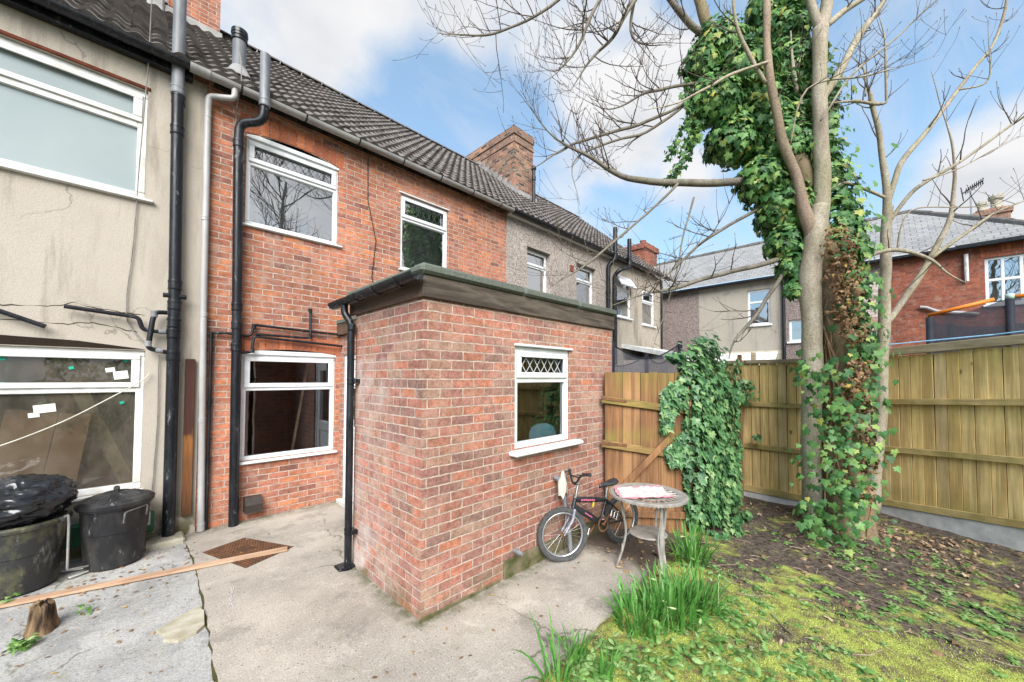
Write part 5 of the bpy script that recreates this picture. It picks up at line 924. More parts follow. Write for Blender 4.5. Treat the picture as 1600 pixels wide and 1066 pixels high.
def sprout(mb, P_, r_, n, rs, Lr=(.3, .8), start=.35, depth=1, up=.3, kids=(2, 4)):
    for k in range(n):
        i = min(len(P_) - 2, int(len(P_) * (start + (1 - start) * (k + rs.random()) / n))); t = (P_[i + 1] - P_[i]).normalized()
        ax = Vector((rs.uniform(-1, 1), rs.uniform(-1, 1), rs.uniform(-.2, 1))).normalized()
        twig(mb, P_[i], t * .6 + ax * .8, rs.uniform(*Lr), min(r_[i] * .45, .010), depth, rs, up, kids)
rs = random.Random(21)
tA = thing('ivy_covered_tree', 'thick leaning tree whose trunk is smothered in ivy', 'tree', (6.29, .38, -.15))
m = MB()
for L_ in TREE_A: limb(m, [(x, y, z, r * (1 - .5 * sstep(2.2, 4.5, z))) for x, y, z, r in L_], 18, .05)
m.build('trunk', MAT['bark_ivy'], tA, smooth=True)
def branch(parent, L_, n, wob, k, rs, Lr, start, depth, up=.3, kids=(2, 4), mat='bark_pale'):
    m = MB(); P_, r_ = limb(m, L_, n, wob, taper=True); sp_ = len(m.f); sprout(m, P_, r_, k, rs, Lr, start, depth, up, kids); m.build('branch', MAT[mat], parent, True, mat2=MAT['bark_twig'], split=sp_)
for i, L_ in enumerate(TREE_AL): branch(tA, L_, 8, .03, {0: 24, 1: 12, 2: 12, 3: 4, 4: 11, 5: 6, 9: 20, 10: 18, 11: 18}.get(i, 15), rs, (.25, .85), .25 if i != 0 else .38, 1, .3, (2, 5), 'bark_limb')
tB = thing('pale_barked_tree', 'smooth pale barked tree forking into two stems before the ivy', 'tree', (6.6, .8, -.1))
m = MB()
for i, L_ in enumerate(TREE_B):
    if i != 1: limb(m, L_, 18, .02)
for (i, j, s_) in ((0, 4, .09), (0, 2, .07)):
    p = TREE_B[i][j]
m.build('trunk', MAT['bark_pale'], tB, smooth=True)
m = MB(); limb(m, TREE_B[1], 16, .02); m.build('stem', MAT['bark_brown'], tB, smooth=True)
for i, L_ in enumerate(TREE_BL): branch(tB, L_, 9, .02, 9, rs, (.3, .75), .25, 1)
for L_ in TREE_B[1:]:
    P_, r_ = spline(L_)
    for q in range(3): mt = MB(); sprout(mt, P_, r_, 1, rs, (.3, .8), .3 + .2 * q, 1, .35); mt.build('twig', MAT['bark_twig'], tB, smooth=True)
tC = thing('slender_tree', 'slender pale tree growing against the right hand fence', 'tree', (7.3, .2, -.15))
m = MB()
for L_ in TREE_C: limb(m, L_, 14, .02)
m.build('trunk', MAT['bark_pale'], tC, smooth=True)
for i, L_ in enumerate(TREE_CL): branch(tC, L_, 8, .02, 8, rs, (.2, .6), .3, 0, .35)
for L_ in TREE_C[1:]:
    P_, r_ = spline(L_)
    for q in range(8): mt = MB(); sprout(mt, P_, r_, 1, rs, (.25, .75), .25 + .085 * q, 1, .35, (1, 3)); mt.build('twig', MAT['bark_twig'], tC, smooth=True)
# ------------------------------------------------------------------ leaves
IVY = [(0, -.02), (.20, -.16), (.46, -.10), (.40, .16), (.60, .40), (.30, .46), (.20, .64), (0, 1.0), (-.20, .64), (-.30, .46), (-.60, .40), (-.40, .16), (-.46, -.10), (-.20, -.16)]
OVAL = [(0, 0), (.16, .15), (.24, .42), (.18, .75), (0, 1), (-.18, .75), (-.24, .42), (-.16, .15)]
DAND = [(0, 0), (.05, .2), (.14, .26), (.07, .36), (.20, .48), (.10, .58), (.24, .74), (.14, .9), (0, 1), (-.14, .9), (-.24, .74), (-.10, .58), (-.20, .48), (-.07, .36), (-.14, .26), (-.05, .2)]
def leaf(mb, p, n, d, s, shape, rs, fold=.10, droop=.10):
    n = n.normalized(); y = (d - n * d.dot(n))
    if y.length < 1e-4: y = n.orthogonal()
    y.normalize(); x = y.cross(n); i0 = len(mb.v); fw = fold * rs.uniform(.4, 1.5); dr = droop * rs.uniform(.2, 1.8)
    c = p + y * .38 * s + n * fw * .6 * s; mb.v.append(tuple(c))
    for (u, v) in shape: q = p + (x * u + y * v + n * (fw * (.5 - abs(u)) - dr * v * v)) * s; mb.v.append(tuple(q))
    k = len(shape)
    for i in range(k): mb.f.append((i0, i0 + 1 + i, i0 + 1 + (i + 1) % k))
def rv(rs): 
    while True:
        v = Vector((rs.uniform(-1, 1), rs.uniform(-1, 1), rs.uniform(-1, 1)))
        if .05 < v.length < 1: return v.normalized()
def ivy_blobs(mb, blobs, dens, size, rs, zmin=-9, minn=10, bias=None):
    for (x, y, z, r) in blobs:
        c = Vector((x, y, z)); n = max(minn, int(dens * r * r))
        for k in range(n):
            d = rv(rs); d.z *= .8; d.normalize(); rr = r * (1 - .45 * rs.random() ** 1.6) * (1 + .35 * mnoise.noise(c + d * 1.7)); p = c + d * rr
            if p.z < zmin: continue
            nrm = (d + rv(rs) * .45 + Vector((0, 0, .25))); leaf(mb, p, nrm, Vector((0, 0, -1)) + d * .25 + rv(rs) * .45, rs.uniform(*size) * (.6 if rs.random() < .3 else 1), IVY, rs)
rs = random.Random(5)
ivt = thing('tree_ivy', 'dark green ivy climbing the leaning tree trunk with brown dead growth', 'ivy', (6.3, .4, 0))
m = MB(); ivy_blobs(m, [(x - .08, y - .06, z, r * 1.12) for x, y, z, r in IVY_UP], 8200, (.05, .112), rs, minn=120); 
for (x, y, z, r) in IVY_LOW:
    for k in range(int(1250 * r * r) + 14):
        p = Vector((x, y, z)) + Vector((rs.gauss(0, r * .9), rs.gauss(0, r * .9), rs.gauss(0, r * 1.3))); q = min(TREE_A[0], key=lambda t_: abs(t_[2] - p.z)); c = Vector((q[0], q[1], p.z)); d = (p - c); d.z = 0
        if d.length < .05 or p.z < -.06: continue
        rr = max(d.length, q[3] + .01); d.normalize(); p = c + d * rr; leaf(m, p, d + rv(rs) * .55 + Vector((0, 0, .3)), Vector((0, 0, -1)) + rv(rs) * .5, rs.uniform(.035, .10), IVY, rs)
for L_ in IVY_RIGHT:
    P_, _ = spline([(*p, 0) for p in L_], 10)
    for p in P_:
        for k in range(20):
            if mnoise.noise(p * 2.5 + Vector((k * .1, 0, 0))) < -.22: continue
            d = rv(rs); leaf(m, p + Vector((d.x, d.y, d.z * 1.3)) * abs(rs.gauss(0, .15)), d + Vector((-.5, -.5, .3)), Vector((0, 0, -1)) + rv(rs) * .6, rs.uniform(.05, .115), IVY, rs)
P_ = []
for off in ((0, 0, 0), (.10, -.05, .35), (-.08, .1, .2), (.28, -.12, .9), (.22, -.1, .5)):
    q_, _ = spline([(p[0] + off[0], p[1] + off[1], p[2] + off[2], 0) for p in (IVY_STRAND if off[2] < .1 else IVY_STRAND[:4])], 10); P_ += q_
for p in P_:
    for k in range(4): leaf(m, p + rv(rs) * rs.uniform(.02, .10), rv(rs) + Vector((-.6, -.6, .2)), Vector((0, 0, -1)) + rv(rs) * .5, rs.uniform(.045, .085), IVY, rs)
m.build('leaves', MAT['leaf_ivy'], ivt)
m = MB()
for (x, y, z, r) in IVY_DEAD:
    c = Vector((x, y, z))
    for k in range(int(4200 * r * r) + 60):
        d = rv(rs); p = c + Vector((d.x, d.y, d.z * 1.5)) * r * (.6 + .5 * rs.random()); leaf(m, p, d + rv(rs) * .9, Vector((0, 0, -1)) + rv(rs) * .9, rs.uniform(.03, .07), OVAL if k % 2 else IVY, rs, .3, .4)
m.build('dead_leaves', MAT['leaf_dead'], ivt)
m = MB()
for k in range(46):
    z = rs.uniform(-.1, 2.2); P0, R0 = spline(TREE_A[0]); pts = []; an = rs.uniform(2.2, 5.6)
    for i in range(8):
        zz = z + i * .16; c = min(P0, key=lambda q: abs(q.z - zz)); r = R0[P0.index(c)] + .008; an += rs.uniform(-.25, .25); pts.append(c + Vector((math.cos(an) * r, math.sin(an) * r, zz - c.z)))
    m.tube(pts, rs.uniform(.004, .013), 6)
m.build('stems', MAT['leaf_dead'], ivt)
ivf = thing('fence_ivy', 'thick curtain of glossy ivy hanging over the fence behind the table', 'ivy', (5.6, 1.7, 0))
m = MB(); T_ = [(x - .85 * sstep(5.4, 7.0, x), y, z, w) for x, y, z, w in IVY_FENCE]; cum = [0]
for i in range(len(T_) - 1): cum.append(cum[-1] + math.hypot(T_[i + 1][0] - T_[i][0], T_[i + 1][1] - T_[i][1]))
def at_s(s_):
    for i in range(len(T_) - 1):
        if s_ <= cum[i + 1]: u = (s_ - cum[i]) / (cum[i + 1] - cum[i]); return [T_[i][k] * (1 - u) + T_[i + 1][k] * u for k in range(4)] + [i]
    return list(T_[-1]) + [len(T_) - 2]
for k in range(5600):
    s_ = cum[-1] * (rs.random() ** 1.25); x, y, zt, zb, i = at_s(s_)
    v = rs.random(); ragged = .16 * mnoise.noise(Vector((s_ * 4, 3, 0))); zz = zb + (zt + ragged - zb) * v
    gap = mnoise.noise(Vector((s_ * 3.2, zz * 2.6, 7)))
    if s_ < .3 and gap < -.05: continue
    bulge = (.10 + .14 * mnoise.noise(Vector((s_ * 2.1, zz * 1.7, 4))) + .10 * max(0, 1 - abs(v - .35) * 2)) * (1 if s_ > .35 else .35)
    tx = Vector((T_[i + 1][0] - T_[i][0], T_[i + 1][1] - T_[i][1], 0)).normalized(); out = Vector((tx.y, -tx.x, 0)); out = -out if out.y > 0 else out
    p = Vector((x, y, max(zz, -.1))) + out * (bulge - .16 * rs.random() ** 1.5) + (out * .18 if zz < 0 else Vector())
    if v > .93: p += -out * rs.uniform(-.02, .22)
    nrm = out + rv(rs) * .5 + Vector((0, 0, .45)) + (Vector((0, 0, .8)) if v > .9 else Vector()); leaf(m, p, nrm, Vector((0, 0, -1)) + rv(rs) * .5, rs.uniform(.045, .108) * (.6 if k % 5 == 0 else 1), IVY, rs)
for k in range(500):     # the end of the curtain turns round the stake
    z = rs.uniform(-.05, 2.1); p = Vector((6.35, 1.70, z)) + Vector((rs.uniform(-.1, .1), rs.uniform(-.12, .18), 0)); leaf(m, p, Vector((.1, -1, .3)) + rv(rs) * .6, Vector((0, 0, -1)) + rv(rs) * .6, rs.uniform(.05, .10), IVY, rs)
for (c, r, n) in (((6.92, 1.62, 1.55), .17, 50), ((6.75, 1.62, 1.68), .16, 45), ((6.6, 1.66, 1.6), .15, 40), ((6.95, 1.5, .9), .05, 8)):
    for k in range(n): d = rv(rs); leaf(m, Vector(c) + d * r * rs.random() ** .5, d + Vector((-.6, -.6, .3)), Vector((0, 0, -1)) + rv(rs) * .6, rs.uniform(.05, .10), IVY, rs)
m.build('leaves', MAT['leaf_ivy_fence'], ivf)
m = MB()
for k in range(26):
    s_ = cum[-1] * (.25 + .75 * rs.random()); x, y, zt, zb, i = at_s(s_); z0 = rs.uniform(0, 1.0); pts = [Vector((x + rs.uniform(-.05, .05) + rs.uniform(-.06, .06) * q, y + .04 - rs.random() * .06, z0 + q * .16)) for q in range(8)]; m.tube(pts, rs.uniform(.003, .008), 5)
m.build('stems', MAT['leaf_dead'], ivf)
# ------------------------------------------------------------------ garden plants
def blade(mb, p, az, L, w_, lean, rs, seg=6, twist=.4):
    d = Vector((math.cos(az), math.sin(az), 0)); sd_ = Vector((-d.y, d.x, 0)); i0 = len(mb.v); q = Vector(p); an = lean * .35; tw = rs.uniform(-twist, twist)
    for i in range(seg + 1):
        u = i / seg; ww = w_ * (1 - u ** 3 * .92); s2 = (sd_ * math.cos(tw * u) + d * math.sin(tw * u)); mb.v += [tuple(q - s2 * ww / 2), tuple(q + s2 * ww / 2 + d * .002)]
        an += lean / seg * (.4 + 1.3 * u); q = q + (d * math.sin(an) + Vector((0, 0, math.cos(an)))) * L / seg
    for i in range(seg): a_ = i0 + 2 * i; mb.f.append((a_, a_ + 1, a_ + 3, a_ + 2))
def daff(x, y, n, h, sp, label, seed, buds=0, group='daffodil clumps along the patio edge'):
    rs = random.Random(seed); t_ = thing('daffodil_clump', label, 'daffodils', (x, y, gz(x, y)), group); m = MB()
    for k in range(n):
        r = sp * math.sqrt(rs.random()); an = rs.uniform(0, 6.283); px_, py_ = x + r * math.cos(an), y + r * math.sin(an)
        blade(m, (px_, py_, gz(px_, py_) - .01), an + rs.uniform(-1, 1), h * rs.uniform(.6, 1.1), rs.uniform(.012, .022), abs(rs.gauss(0, .45)) + r / sp * .25 + (1.2 if rs.random() < .16 else 0), rs)
    m.build('leaves', MAT['daff'], t_)
    if buds:
        m = MB()
        for k in range(buds // 3):
            r = sp * math.sqrt(rs.random()); an = rs.uniform(0, 6.283); px_, py_ = x + r * math.cos(an), y + r * math.sin(an); hh = h * rs.uniform(.6, .95); b0 = Vector((px_, py_, gz(px_, py_))); e = b0 + Vector((rs.uniform(-.05, .05), rs.uniform(-.05, .05), hh)); d_ = Vector((rs.uniform(-1, 1), rs.uniform(-1, 1), -.1)).normalized()
            m.tube([b0, b0.lerp(e, .6), e, e + d_ * .02], .0022, 5); m.tube([e + d_ * .015, e + d_ * .03, e + d_ * .05, e + d_ * .062], [.003, .007, .006, .001], 6)
        m.build('buds', MAT['bud'], t_)
daff(2.72, 1.34, 120, .24, .20, 'dark slim daffodil leaves at the kerb side of the largest clump', 1, 6)
daff(3.00, 1.24, 200, .31, .23, 'largest lush daffodil clump with pale buds beside the patio edge', 2, 9)
daff(3.24, 1.12, 95, .30, .16, 'broad upright daffodil leaves on the lawn side of the largest clump', 3, 8)
daff(3.95, 1.42, 90, .38, .14, 'loose daffodil clump growing in front of the table legs', 4, 3)
daff(1.86, 1.46, 26, .36, .07, 'few tall daffodil leaves at the patio corner nearest the viewer', 5)
daff(2.10, 1.50, 26, .24, .06, 'small thin daffodil tuft against the concrete edge', 6)
daff(2.12, 1.28, 22, .20, .05, 'small bluish daffodil shoots in bare soil behind the kerb weeds', 7)
rs = random.Random(12)
def onlawn(rs, x0=1.8, x1=7.2, y0=-2.6, y1=1.5):
    while True:
        x, y = rs.uniform(x0, x1), rs.uniform(y0, y1)
        if y < -.55 * (x - 1.2) + 0 and False: continue
        # keep in front of the right fence
        if (x - 7.78) * (-.869) + (y - .22) * .494 > .08 and x < 7.05: return x, y
m = MB(); n = 0
while n < 1250:
    x, y = onlawn(rs, 1.9, 6.2, -2.0, 1.45); dens = .22 + .9 * mnoise.noise(Vector((x * 1.3, y * 1.3, 3))) + .85 * (1 - sstep(2.0, 3.9, x))
    if rs.random() > dens: continue
    n += 1; L0 = rs.uniform(.022, .065) * (1.3 if rs.random() < .15 else .85); k = rs.randint(5, 10); z = gz(x, y); a0 = rs.random() * 6
    for i in range(k):
        an = a0 + 6.283 * i / k + rs.uniform(-.3, .3); d = Vector((math.cos(an), math.sin(an), .12)); leaf(m, Vector((x, y, z + .008)), Vector((-d.x * .3, -d.y * .3, 1)) + rv(rs) * .2, d, L0 * rs.uniform(.7, 1.15), DAND if n % 3 else OVAL, rs, .05, .25)
for (x, y, c) in ((2.35, 1.12, 55), (2.55, .98, 55), (2.0, 1.38, 40), (2.9, .95, 50), (1.95, 1.0, 40), (2.3, .7, 45), (2.75, .7, 45), (3.2, .75, 40), (2.15, 1.36, 30), (3.9, 1.25, 14)):
    for i in range(c):
        px_, py_ = x + rs.gauss(0, .10), y + rs.gauss(0, .10); d = rv(rs); d.z = abs(d.z) * .4; leaf(m, Vector((px_, py_, gz(px_, py_) + rs.uniform(.01, .09))), Vector((0, 0, 1)) + rv(rs) * .5, d, rs.uniform(.03, .08), OVAL if i % 2 else DAND, rs, .08, .3)
o = m.build('weeds', MAT['weed']); tag(o, 'low green weeds and rosettes spread through the mossy lawn', 'weeds', kind='stuff')
m = MB(); n = 0
while n < 120000:
    x, y = onlawn(rs, 1.85, 6.6, -2.4, 1.5); dist = math.hypot(x - 6.3, y - .8); near = sstep(1.2, 3.4, dist)
    if mnoise.noise(Vector((x * 1.5, y * 1.5, 11))) + .45 * mnoise.noise(Vector((x * 5, y * 5, 2))) + near * .82 - .63 < rs.uniform(-.1, .15): continue
    n += 1; z = gz(x, y); an = rs.random() * 6.283; L0 = rs.uniform(.006, .018) * (1.6 if rs.random() < .06 else 1); w_ = rs.uniform(.0016, .0042); d = Vector((math.cos(an), math.sin(an), 0)); s2 = Vector((-d.y, d.x, 0)) * w_; b0 = Vector((x, y, z - .003)); i0 = len(m.v)
    m.v += [tuple(b0 - s2), tuple(b0 + s2), tuple(b0 + d * L0 * rs.uniform(.3, 1) + Vector((0, 0, L0 * rs.uniform(.2, .9))))]; m.f.append((i0, i0 + 1, i0 + 2))
o = m.build('moss', MAT['moss']); tag(o, 'yellow green moss and short grass over the garden soil', 'moss', kind='stuff')
m = MB()
for k in range(1500):
    if k % 5 > 2 and k > 900: continue
    if k < 950:
        x, y = 6.3 + rs.gauss(.25, .55), -.15 + rs.gauss(0, .45)
        if rs.random() < .35: x, y = 6.2 + rs.gauss(0, .7), .4 + rs.gauss(0, .7)
    elif k < 1250: x, y = rs.uniform(3.2, 6.9), rs.uniform(-1.2, 1.65)
    else: x, y = rs.uniform(3.3, 4.7), rs.uniform(1.4, 2.2)
    if (x - 7.78) * (-.869) + (y - .22) * .494 < .06 or x > 7.1 or (y > 1.7 and x > 4.75): continue
    z = max(gz(x, y), 0 if (y > 1.7 and x < 4.4) else -1); leaf(m, Vector((x, y, z + rs.uniform(.004, .02))), Vector((0, 0, 1)) + rv(rs) * .6, rv(rs) + Vector((0, 0, .02)), rs.uniform(.02, .066), OVAL if k % 3 else IVY, rs, .15, .35)
o = m.build('leaf_litter', MAT['litter']); tag(o, 'dry brown fallen leaves scattered around the tree foot', 'leaf litter', kind='stuff')
m = MB()
for k in range(170):
    x, y = onlawn(rs, 2.6, 7.0, -1.6, 1.6); z = gz(x, y) + .012; an = rs.random() * 6.283; L0 = rs.uniform(.05, .28); P_ = [Vector((x, y, z))]
    for i in range(4): an += rs.uniform(-.4, .4); P_.append(P_[-1] + Vector((math.cos(an), math.sin(an), 0)) * L0 / 4 + Vector((0, 0, rs.uniform(-.004, .01))))
    m.tube(P_, rs.uniform(.0015, .0045), 5)
o = m.build('fallen_twigs', simple('dry twig', (.34, .27, .2), (.16, .11, .08), 12, .9, .1)); tag(o, 'thin dry twigs lying on the garden soil', 'twigs', kind='stuff')
def weed_tuft(x, y, n, L0, label, z=0):
    m = MB()
    for k in range(n):
        d = rv(rs); d.z = abs(d.z) * .7; leaf(m, Vector((x + rs.gauss(0, .03), y + rs.gauss(0, .03), z + rs.uniform(.0, .06))), Vector((0, 0, 1)) + rv(rs) * .5, d, rs.uniform(.5, 1) * L0, IVY if k % 2 else OVAL, rs, .1, .3)
    tag(m.build('weed_tuft', MAT['weed']), label, 'weed', 'weeds on the concrete')
weed_tuft(-.48, 4.14, 80, .045, 'bright green weed tuft growing in front of the stump')
weed_tuft(-.22, 4.42, 22, .035, 'tiny green weed on the house side of the stump')
weed_tuft(.10, 5.66, 34, .06, 'green weed growing between the round bin and the pipe pad', .08)
weed_tuft(-.66, 5.02, 16, .045, 'little weed at the foot of the dirty bin')
# dead leaves and crumbs lying on the concrete
m = MB()
for k in range(260):
    if k < 130: x, y = rs.uniform(-.9, .5), 5.15 + rs.gauss(0, .28) - .1
    elif k < 190: x, y = rs.uniform(-.9, .35), rs.uniform(3.2, 5.2)
    else: x, y = rs.uniform(.5, 3.2), rs.choice((rs.uniform(1.7, 2.45), rs.uniform(3.9, 5.7)))
    if 1.5 < x and 2.45 < y < 3.8: continue
    leaf(m, Vector((x, y, .004)), Vector((0, 0, 1)) + rv(rs) * .25, rv(rs), rs.uniform(.015, .05), OVAL, rs, .1, .2)
o = m.build('leaf_crumbs', MAT['leaf_dead']); tag(o, 'small dark leaf fragments scattered on the concrete yard', 'leaf litter', kind='stuff')
# ------------------------------------------------------------------ yard objects
def bin_(x, y, label, mat, lid, r0=.20, r1=.245, h=.60):
    t_ = thing('dustbin', label, 'dustbin', (x, y, 0), 'dustbins by the rendered wall'); m = MB()
    m.lathe([(0, .0), (r0 - .02, .0), (r0, .015), (r0 + (r1 - r0) * .55, h * .55), (r0 + (r1 - r0) * .56 + .006, h * .56), (r1 - .004, h * .9), (r1, h * .92), (r1 + .015, h * .93), (r1 + .018, h * .97), (r1 + .004, h), (r1 - .015, h), (r1 - .02, h - .05)], (x, y, .0), 48); m.build('body', MAT[mat], t_, auto=True)
    if lid:
        m = MB(); m.lathe([(r1 + .030, h - .022), (r1 + .034, h + .01), (r1 + .018, h + .022), (r1 + .005, h + .035), (r1 - .03, h + .04), (.10, h + .085), (.04, h + .092), (0, h + .092)], (x, y, 0), 48)
        for k in range(24): an = 6.283 * k / 24; m.tube([(x + .07 * math.cos(an), y + .07 * math.sin(an), h + .089), (x + .19 * math.cos(an), y + .19 * math.sin(an), h + .053)], .004, 5)
        lo = m.build('lid', MAT[mat], t_, auto=True); m = MB(); m.bbox((x - .022, y - .05, h + .08), (x + .022, y + .05, h + .135), .012); m.build('lid_handle', MAT[mat], lo)
    return t_
t_ = bin_(-.085, 5.40, 'round black dustbin with a ribbed lid standing by the soil pipe', 'bin', True, .205, .245, .60)
for an in (-55,):     # moulded carrying handle
    a_ = R(an); m = MB(); c = Vector((-.085 + .243 * math.cos(a_), 5.40 + .243 * math.sin(a_), .50)); tn = Vector((-math.sin(a_), math.cos(a_), 0)); ou = Vector((math.cos(a_), math.sin(a_), 0))
    m.tube(bend([c - tn * .10 + Vector((0, 0, -.07)), c - tn * .10 + ou * .012 + Vector((0, 0, .03)), c + tn * .09 + ou * .012 + Vector((0, 0, .05)), c + tn * .09 + Vector((0, 0, -.05))], .02), .008, 8); m.build('grip', simple('scuffed grip edge', (.16, .155, .145), (.05, .05, .05), 20, .5, .3), t_)
t0 = bin_(-.66, 5.33, 'open black dustbin streaked with green grime under a refuse sack', 'bin_dirty', False, .225, .285, .58)
m = MB(); m.tube(bend([(-.40, 5.20, .57), (-.375, 5.18, .59), (-.37, 5.18, .50), (-.37, 5.19, .10), (-.25, 5.26, .07)], .02), .009, 8); tag(m.build('wire_handle', MAT['gutter_grey']), 'thin bent grey wire handle hanging down beside the dirty bin', 'handle')
# refuse sack: crumpled surface
m = MB(); nu, nv_ = 120, 60; c0 = Vector((-.68, 5.30, .74))
for j in range(nv_ + 1):
    ph = math.pi * j / nv_
    for i in range(nu):
        th = 2 * math.pi * i / nu; d = Vector((math.sin(ph) * math.cos(th), math.sin(ph) * math.sin(th), math.cos(ph)))
        k = 1 + .16 * mnoise.noise(d * 2.2 + Vector((3, 1, 2))) - .10 * abs(mnoise.noise(Vector((d.x * 3, d.y * 3, d.z * 7)))) - .12 * abs(mnoise.noise(d * 4.6 + Vector((mnoise.noise(d * 3) * 2, 0, 0)))) - .035 * abs(mnoise.noise(d * 11 + Vector((0, mnoise.noise(d * 5), 0)))) + .008 * mnoise.noise(d * 22)
        r = Vector((d.x * .37, d.y * .35, d.z * .225)) * k
        if d.z < -.2: r.x *= .92; r.y *= .92
        m.v.append(tuple(c0 + r))
for j in range(nv_):
    for i in range(nu): m.f.append((j * nu + i, (j + 1) * nu + i, (j + 1) * nu + (i + 1) % nu, j * nu + (i + 1) % nu))
tag(m.build('refuse_sack', MAT['bag'], None, smooth=True), 'shiny crumpled black refuse sack on top of the dirty bin', 'refuse sack')
# timber strip, drain cover, stump, stone
m = MB(); a, b = Vector((-1.7, 5.24, .006)), Vector((1.19, 4.51, .006)); L_ = (b - a).length; M_ = Matrix.Translation(a) @ Matrix.Rotation(math.atan2(b.y - a.y, b.x - a.x), 4, 'Z'); m.bbox((0, -.045, 0), (L_, .045, .018), .002, M_); tag(m.build('timber_strip', MAT['pine']), 'long raw pine strip lying across the concrete by the bins', 'timber')
dc = thing('drain_cover', 'rusty square iron drain cover set in the concrete under the strip', 'drain cover', (.9, 4.77, 0))
A, B, C_, D_ = Vector((.55, 5.06, .003)), Vector((.93, 5.19, .003)), Vector((1.26, 4.55, .003)), Vector((.80, 4.36, .003))
m = MB(); m.prism([A.xy, D_.xy, C_.xy, B.xy], -.03, .003); m.build('frame', MAT['rust_dark'], dc)
m = MB()
for i in range(18):
    for j in range(14):
        u, v = (i + .5) / 18, (j + .5) / 14
        if abs(u - .45) < .12 and abs(v - .55) < .14: continue
        p = A.lerp(B, v).lerp(D_.lerp(C_, v), u); M_ = Matrix.Translation(p) @ Matrix.Rotation(-.9, 4, 'Z'); m.box((-.011, -.0085, 0), (.0095, .007, .005), M_)
m.build('grip_pattern', MAT['rust'], dc)
st_ = MB(); nseg = 28; rings = [(.155, -.03), (.135, .02), (.115, .08), (.105, .16), (.095, .21), (.05, .225), (0, .20)]
for (r, z) in rings:
    for i in range(nseg):
        an = 6.283 * i / nseg; k = 1 + .28 * mnoise.noise(Vector((math.cos(an) * 1.6, math.sin(an) * 1.6, 3))) + .12 * mnoise.noise(Vector((math.cos(an) * 5, math.sin(an) * 5, z * 3)))
        r2 = r * .6; st_.v.append((-.42 + r2 * k * math.cos(an), 4.34 + r2 * k * math.sin(an), z * .85 + (.05 * mnoise.noise(Vector((math.cos(an) * 2, math.sin(an) * 2, 8))) if z > .15 else 0)))
for j in range(len(rings) - 1):
    for i in range(nseg): st_.f.append((j * nseg + i, j * nseg + (i + 1) % nseg, (j + 1) * nseg + (i + 1) % nseg, (j + 1) * nseg + i))
m_, nt, b = new('rotten stump wood', .95, .1); P_ = pos(nt)
c = mixc(nt, ramp(nt, noise(nt, vmul(nt, P_, (1, 1, .15)), 14, 5, .6), [(.40, 0.0), (.60, 1.0)]), (.03, .02, .015), (.24, .16, .09)); setc(nt, b, c); bump(nt, b, noise(nt, vmul(nt, P_, (1, 1, .2)), 30, 4), .8, .015)
tag(st_.build('tree_stump', m_, None, auto=True), 'small rotten split tree stump rising from the grey concrete', 'stump')
m = MB(); m.prism([(.16, 3.72), (.20, 3.62), (.19, 3.56), (.26, 3.48), (.36, 3.50), (.41, 3.56), (.43, 3.78), (.40, 3.88), (.30, 3.82)], -.02, .018); tag(m.build('stone_piece', MAT['stone']), 'flat broken pale stone lying on the path joint', 'stone')
m = MB(); m.bbox((.425, 5.735, .22), (.515, 5.765, 2.02), .004); tag(m.build('stained_board', MAT['board']), 'upright dark board with orange rot fixed between soil pipe and white downpipe', 'board')
m = MB(); P_ = [(-2.2, 5.5, .78), (-.85, 5.62, 1.17), (-.45, 5.66, 1.38), (-.15, 5.70, 1.60), (.0, 5.72, 1.71), (.105, 5.74, 1.80), (.135, 5.75, 1.86)]; m.tube(bend(P_, .3), .006, 6); tag(m.build('washing_line', MAT['string'], None, smooth=True), 'white cord slanting up across the dusty left window', 'cord')
# scrap between the bins
for (p, q_, lab) in (((-.42, 5.42, .02), (-.20, 5.34, .05), 'white plastic strip among the litter between the two bins'), ((-.36, 5.22, .012), (-.22, 5.30, .02), 'short pale plastic scrap on the ground between the bins')):
    m = MB(); a, b = Vector(p), Vector(q_); M_ = Matrix.Translation(a) @ Matrix.Rotation(math.atan2(b.y - a.y, b.x - a.x), 4, 'Z'); m.bbox((0, -.012, 0), ((b - a).length, .012, .01), .002, M_); tag(m.build('plastic_strip', MAT['white_paint']), lab, 'scrap')
# chalk scratches on the slab
m = MB()
for (x0, y0, x1, y1) in ((.66, 4.05, .60, 3.80), (.64, 4.05, .63, 3.92), (.65, 3.90, .57, 3.72), (.60, 3.86, .60, 3.70)):
    d = Vector((x1 - x0, y1 - y0, 0)).normalized(); s2 = Vector((-d.y, d.x, 0)) * .0016; m.quad(Vector((x0, y0, .0045)) - s2, Vector((x0, y0, .0045)) + s2, Vector((x1, y1, .0045)) + s2, Vector((x1, y1, .0045)) - s2)
tag(m.build('chalk_mark', MAT['white']), 'thin white scratch marks on the pinkish concrete slab', 'chalk mark')
m = MB(); m.tube([(2.5, 2.46, .24), (2.5, 2.39, .24)], .022, 12); m.tube([(2.5, 2.392, .24), (2.5, 2.36, .235)], .016, 12); tag(m.build('waste_outlet', MAT['pipe_faded'], None, auto=True), 'short grey waste outlet low on the brick extension wall', 'pipe')
m = MB(); m.bbox((1.40, 3.66, -.05), (1.56, 3.80, .02), .01); m.lathe([(.07, .006), (.045, .006), (.045, -.03)], (1.48, 3.70, .0), 16); tag(m.build('drain_gully', MAT['pipe_black']), 'small black drain gully under the extension downpipe', 'drain')
